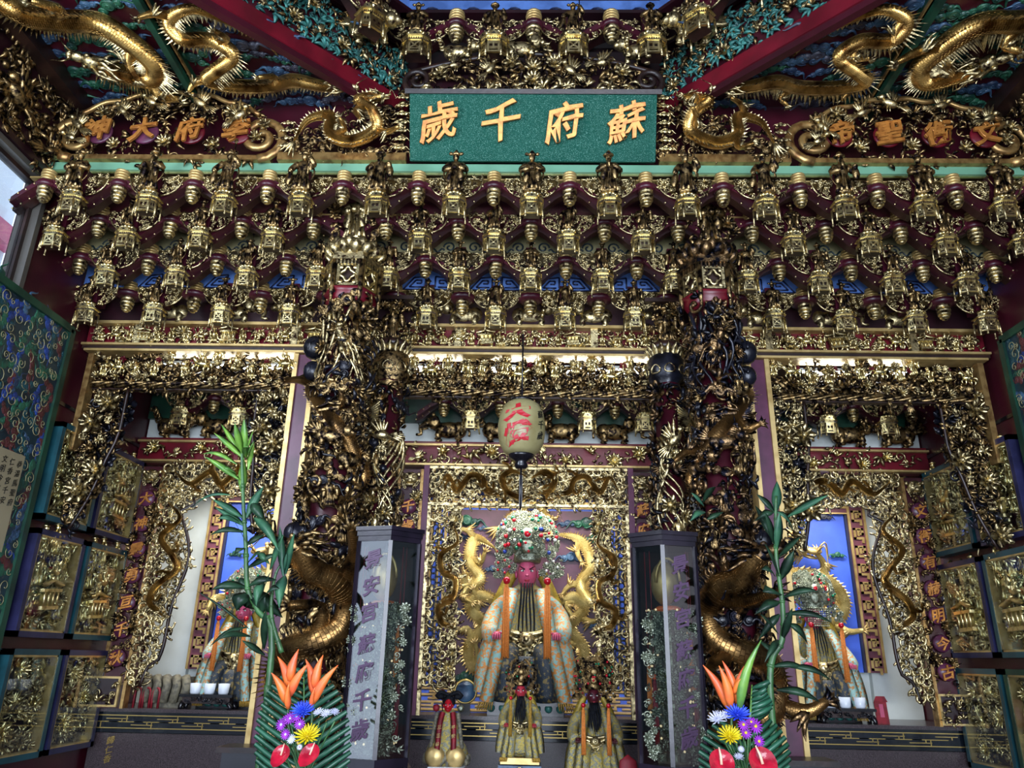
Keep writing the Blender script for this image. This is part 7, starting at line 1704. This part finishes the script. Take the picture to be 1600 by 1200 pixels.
def arrangement(side, label, mums, bops, anth, ribs, Y, ox, oy):
    """everything in pixels of the arrangement's own detail view; Y is its depth"""
    pp = lambda u, v, dy=0.0: np.array(at(ox + u / 6, oy + v / 6, Y + dy)); S = .0023   # metres per photo pixel here
    base = pp(500, 1330); base = (base[0], Y, 0); t = thing('flower_arrangement', label, 'flower arrangement', base)
    b = MB(); b.lathe([(.05, .0), (.09, .02), (.1, .5), (.12, 1.0), (.085, 1.08), (.1, 1.12), (.07, 1.1)], 20, tr(base[0], Y, 0)); part('vase', b, 'ceramic', t)
    root = np.array((base[0], Y, 1.12))
    for (u0, v0, u1, v1, items) in ribs:
        A, B = pp(u0, v0, .12), pp(u1, v1, .16); q = np.linspace(0, 1, 6)[:, None]; b = MB(); b.tube(A + (B - A) * q, np.linspace(.006, .003, 6), 5); part('palm_rib', b, 'leaf_light', t)
        for (f_, tu, tv) in items:
            a = A + (B - A) * f_; c = pp(tu, tv, .1 + .1 * RND.random()); q2 = np.linspace(0, 1, 5)[:, None]; b = MB()
            b.blade(a + (c - a) * q2 + np.array((0, -.02, 0)) * np.sin(q2 * PI), np.array([.005, .011, .012, .011, .009]), (.25, -1, .2), .10, True); part('palm_leaflet', b, 'palm', t)
    for (nu, nv, brs) in bops:
        st = MB(); st.tube(crom([root, pp(nu, nv + 150), pp(nu, nv)], 10), .0055, 6); o = part('heliconia_stem', st, 'stem', t)
        for i, (bu, bv, tu, tv, m) in enumerate(brs):
            A, B = pp(bu, bv, -.01 * i), pp(tu, tv, -.02 * i); q = np.linspace(0, 1, 7)[:, None]; d = B - A; s = np.array((d[2], 0, -d[0])) * .06 * (1 if tu > bu else -1)
            b = MB(); b.tube(A + d * q - s * np.sin(q * PI), .0145 * np.array([.55, .95, 1, .85, .62, .35, .06]) * min(1.1, np.linalg.norm(d) / .12), 6, 1.3); part('bract', b, m, t)
    for (nm, tp, u, v, r, m, cm, ax) in mums:
        p = pp(u, v, -.05); st = MB(); st.tube(crom([root, (root + p) / 2 + (0, .02, .0), p + np.array((0, .02, -.03))], 8), .0035, 5); part('flower_stem', st, 'stem', t)
        ax = np.array(ax, float); ax /= np.linalg.norm(ax); X = np.cross((0.1, 1, 0), ax); X /= np.linalg.norm(X); m4 = mtx(p, X, np.cross(ax, X), ax) @ scl(r / 6 * S)
        b = MB(); b.stamp(LIB[tp], m4 @ rotz(RND.uniform(0, 3))); o = part(nm, b, m, t)
        if cm: b = MB(); c = MB(); c.ell((0, 0, .18), (.24, .24, .14), 8, 5); b.stamp(c.arr(), m4); part('flower_eye', b, cm, o)
    for (u, v, r, rot) in anth:
        p = pp(u, v, -.09); st = MB(); st.tube(crom([root, (root + p) / 2, p], 8), .0045, 5); part('flower_stem', st, 'stem', t)
        m4 = mtx(p, (1, 0, 0), (0, .5, .87), (0, -.87, .5)) @ rotz(rot) @ scl(r / 6 * S * 1.25)
        b = MB(); b.stamp(LIB['spathe'], m4); o = part('anthurium_spathe', b, 'anthurium', t)
        b = MB(); c = MB(); c.tube([(0, -.25, .15), (-.05, .1, .32), (-.15, .5, .4)], [.07, .065, .04], 7); b.stamp(c.arr(), m4); part('spadix', b, 'spadix', t)
    return t
NB = 'chrysanthemum'
fanL = [(i / 13, 500 - 470 * math.sin(.35 + 1.35 * (1 - i / 13)) * (1 - .1 * i / 13) if False else 0, 0) for i in range(1)]
def fan(u0, v0, u1, v1, n, rx, ry, cu, cv, lo, hi, slope=.72):
    it = []
    for i in range(n):
        a = lo + (hi - lo) * i / (n - 1); dx = rx * math.cos(a); tv = cv - ry * math.sin(a); bv = tv + slope * dx
        for s in (-1, 1): it.append(((v0 - bv) / (v0 - v1), cu + s * dx, tv))
    return (u0, v0, u1, v1, it)
UPV = (0, -.55, .83)
arrangement('left', 'fan-shaped flower arrangement with two orange heliconias and blue bloom, before the left lamp cabinet',
    [(NB, 'mum', 495, 672, 105, 'blue_petal', None, UPV), (NB, 'mum_loose', 650, 685, 52, 'white_petal', None, (-.2, -.5, .8)), (NB, 'mum_loose', 718, 700, 56, 'white_petal', None, UPV), (NB, 'mum_loose', 795, 685, 48, 'white_petal', None, (.3, -.5, .8)),
     (NB, 'mum', 540, 905, 118, 'yellow_petal', None, (0, -.6, .8)), ('orchid', 'daisy', 385, 735, 62, 'purple_petal', 'white_petal', (0, -1, .3)), ('orchid', 'daisy', 440, 715, 62, 'purple_petal', 'white_petal', (.2, -1, .4)), ('orchid', 'daisy', 300, 795, 62, 'purple_petal', 'white_petal', (-.3, -1, .2)), ('orchid', 'daisy', 470, 790, 58, 'purple_petal', 'white_petal', (.2, -1, .2)), ('orchid', 'daisy', 340, 885, 55, 'purple_petal', 'white_petal', (-.2, -1, .1)), ('orchid', 'daisy', 345, 750, 50, 'purple_petal', 'white_petal', (-.2, -1, .1)), ('small_white_flower', 'daisy', 392, 930, 48, 'white_petal', 'bead_white', (0, -1, .3)), ('small_white_flower', 'daisy', 470, 1005, 30, 'white_petal', 'purple_petal', (0, -1, .3))],
    [(365, 650, [(375, 440, 262, 155, 'bop'), (378, 385, 460, 85, 'bop'), (365, 530, 556, 215, 'bop'), (358, 595, 205, 308, 'bop'), (365, 640, 372, 400, 'bop')]), (580, 640, [(606, 505, 525, 180, 'bop'), (610, 450, 690, 140, 'bop'), (580, 600, 830, 235, 'bop'), (580, 620, 615, 440, 'bop')])],
    [(315, 1060, 105, -.35), (590, 1055, 112, -.5)], [fan(500, 1500, 512, 240, 17, 450, 700, 500, 960, -.35, 1.42)], 3.2, 390, 1000)
arrangement('right', 'fan-shaped flower arrangement with one orange heliconia and broad red anthuriums, before the right lamp cabinet',
    [(NB, 'mum', 372, 705, 115, 'blue_petal', None, UPV), (NB, 'mum_loose', 190, 750, 90, 'white_petal', None, (-.2, -.5, .8)), (NB, 'mum_loose', 250, 720, 60, 'white_petal', None, UPV), (NB, 'mum', 300, 905, 105, 'yellow_petal', None, (-.1, -.6, .8)),
     ('daisy', 'daisy', 430, 795, 62, 'purple_petal', 'yellow_petal', (-.1, -1, .3)), ('daisy', 'daisy', 538, 810, 78, 'purple_petal', 'yellow_petal', (.2, -1, .4)), ('daisy', 'daisy', 450, 870, 62, 'purple_petal', 'yellow_petal', (0, -1, .2)), ('daisy', 'daisy', 572, 950, 62, 'purple_petal', 'yellow_petal', (.3, -1, .1)), ('daisy', 'daisy', 500, 770, 52, 'purple_petal', 'yellow_petal', (0, -1, .5)), ('small_white_flower', 'daisy', 408, 1025, 34, 'white_petal', 'bead_white', (0, -1, .4)), ('small_white_flower', 'mum_loose', 388, 1105, 48, 'white_petal', None, UPV)],
    [(330, 700, [(300, 645, 50, 235, 'bop'), (385, 610, 232, 195, 'bop'), (375, 590, 435, 245, 'bop'), (310, 620, 200, 240, 'bop'), (345, 500, 430, 330, 'bop'), (395, 630, 597, 0, 'leaf_light')])],
    [(218, 1135, 150, -.15), (588, 1125, 165, .1)],
    [fan(450, 1560, 480, 760, 9, 430, 430, 440, 1100, -.35, .95), (490, 800, 510, 420, [(.1 + .1 * i, 600 + 30 * math.sin(i * .8) + 70, 660 - 34 * i) for i in range(9)])], 3.2, 1090, 1000)
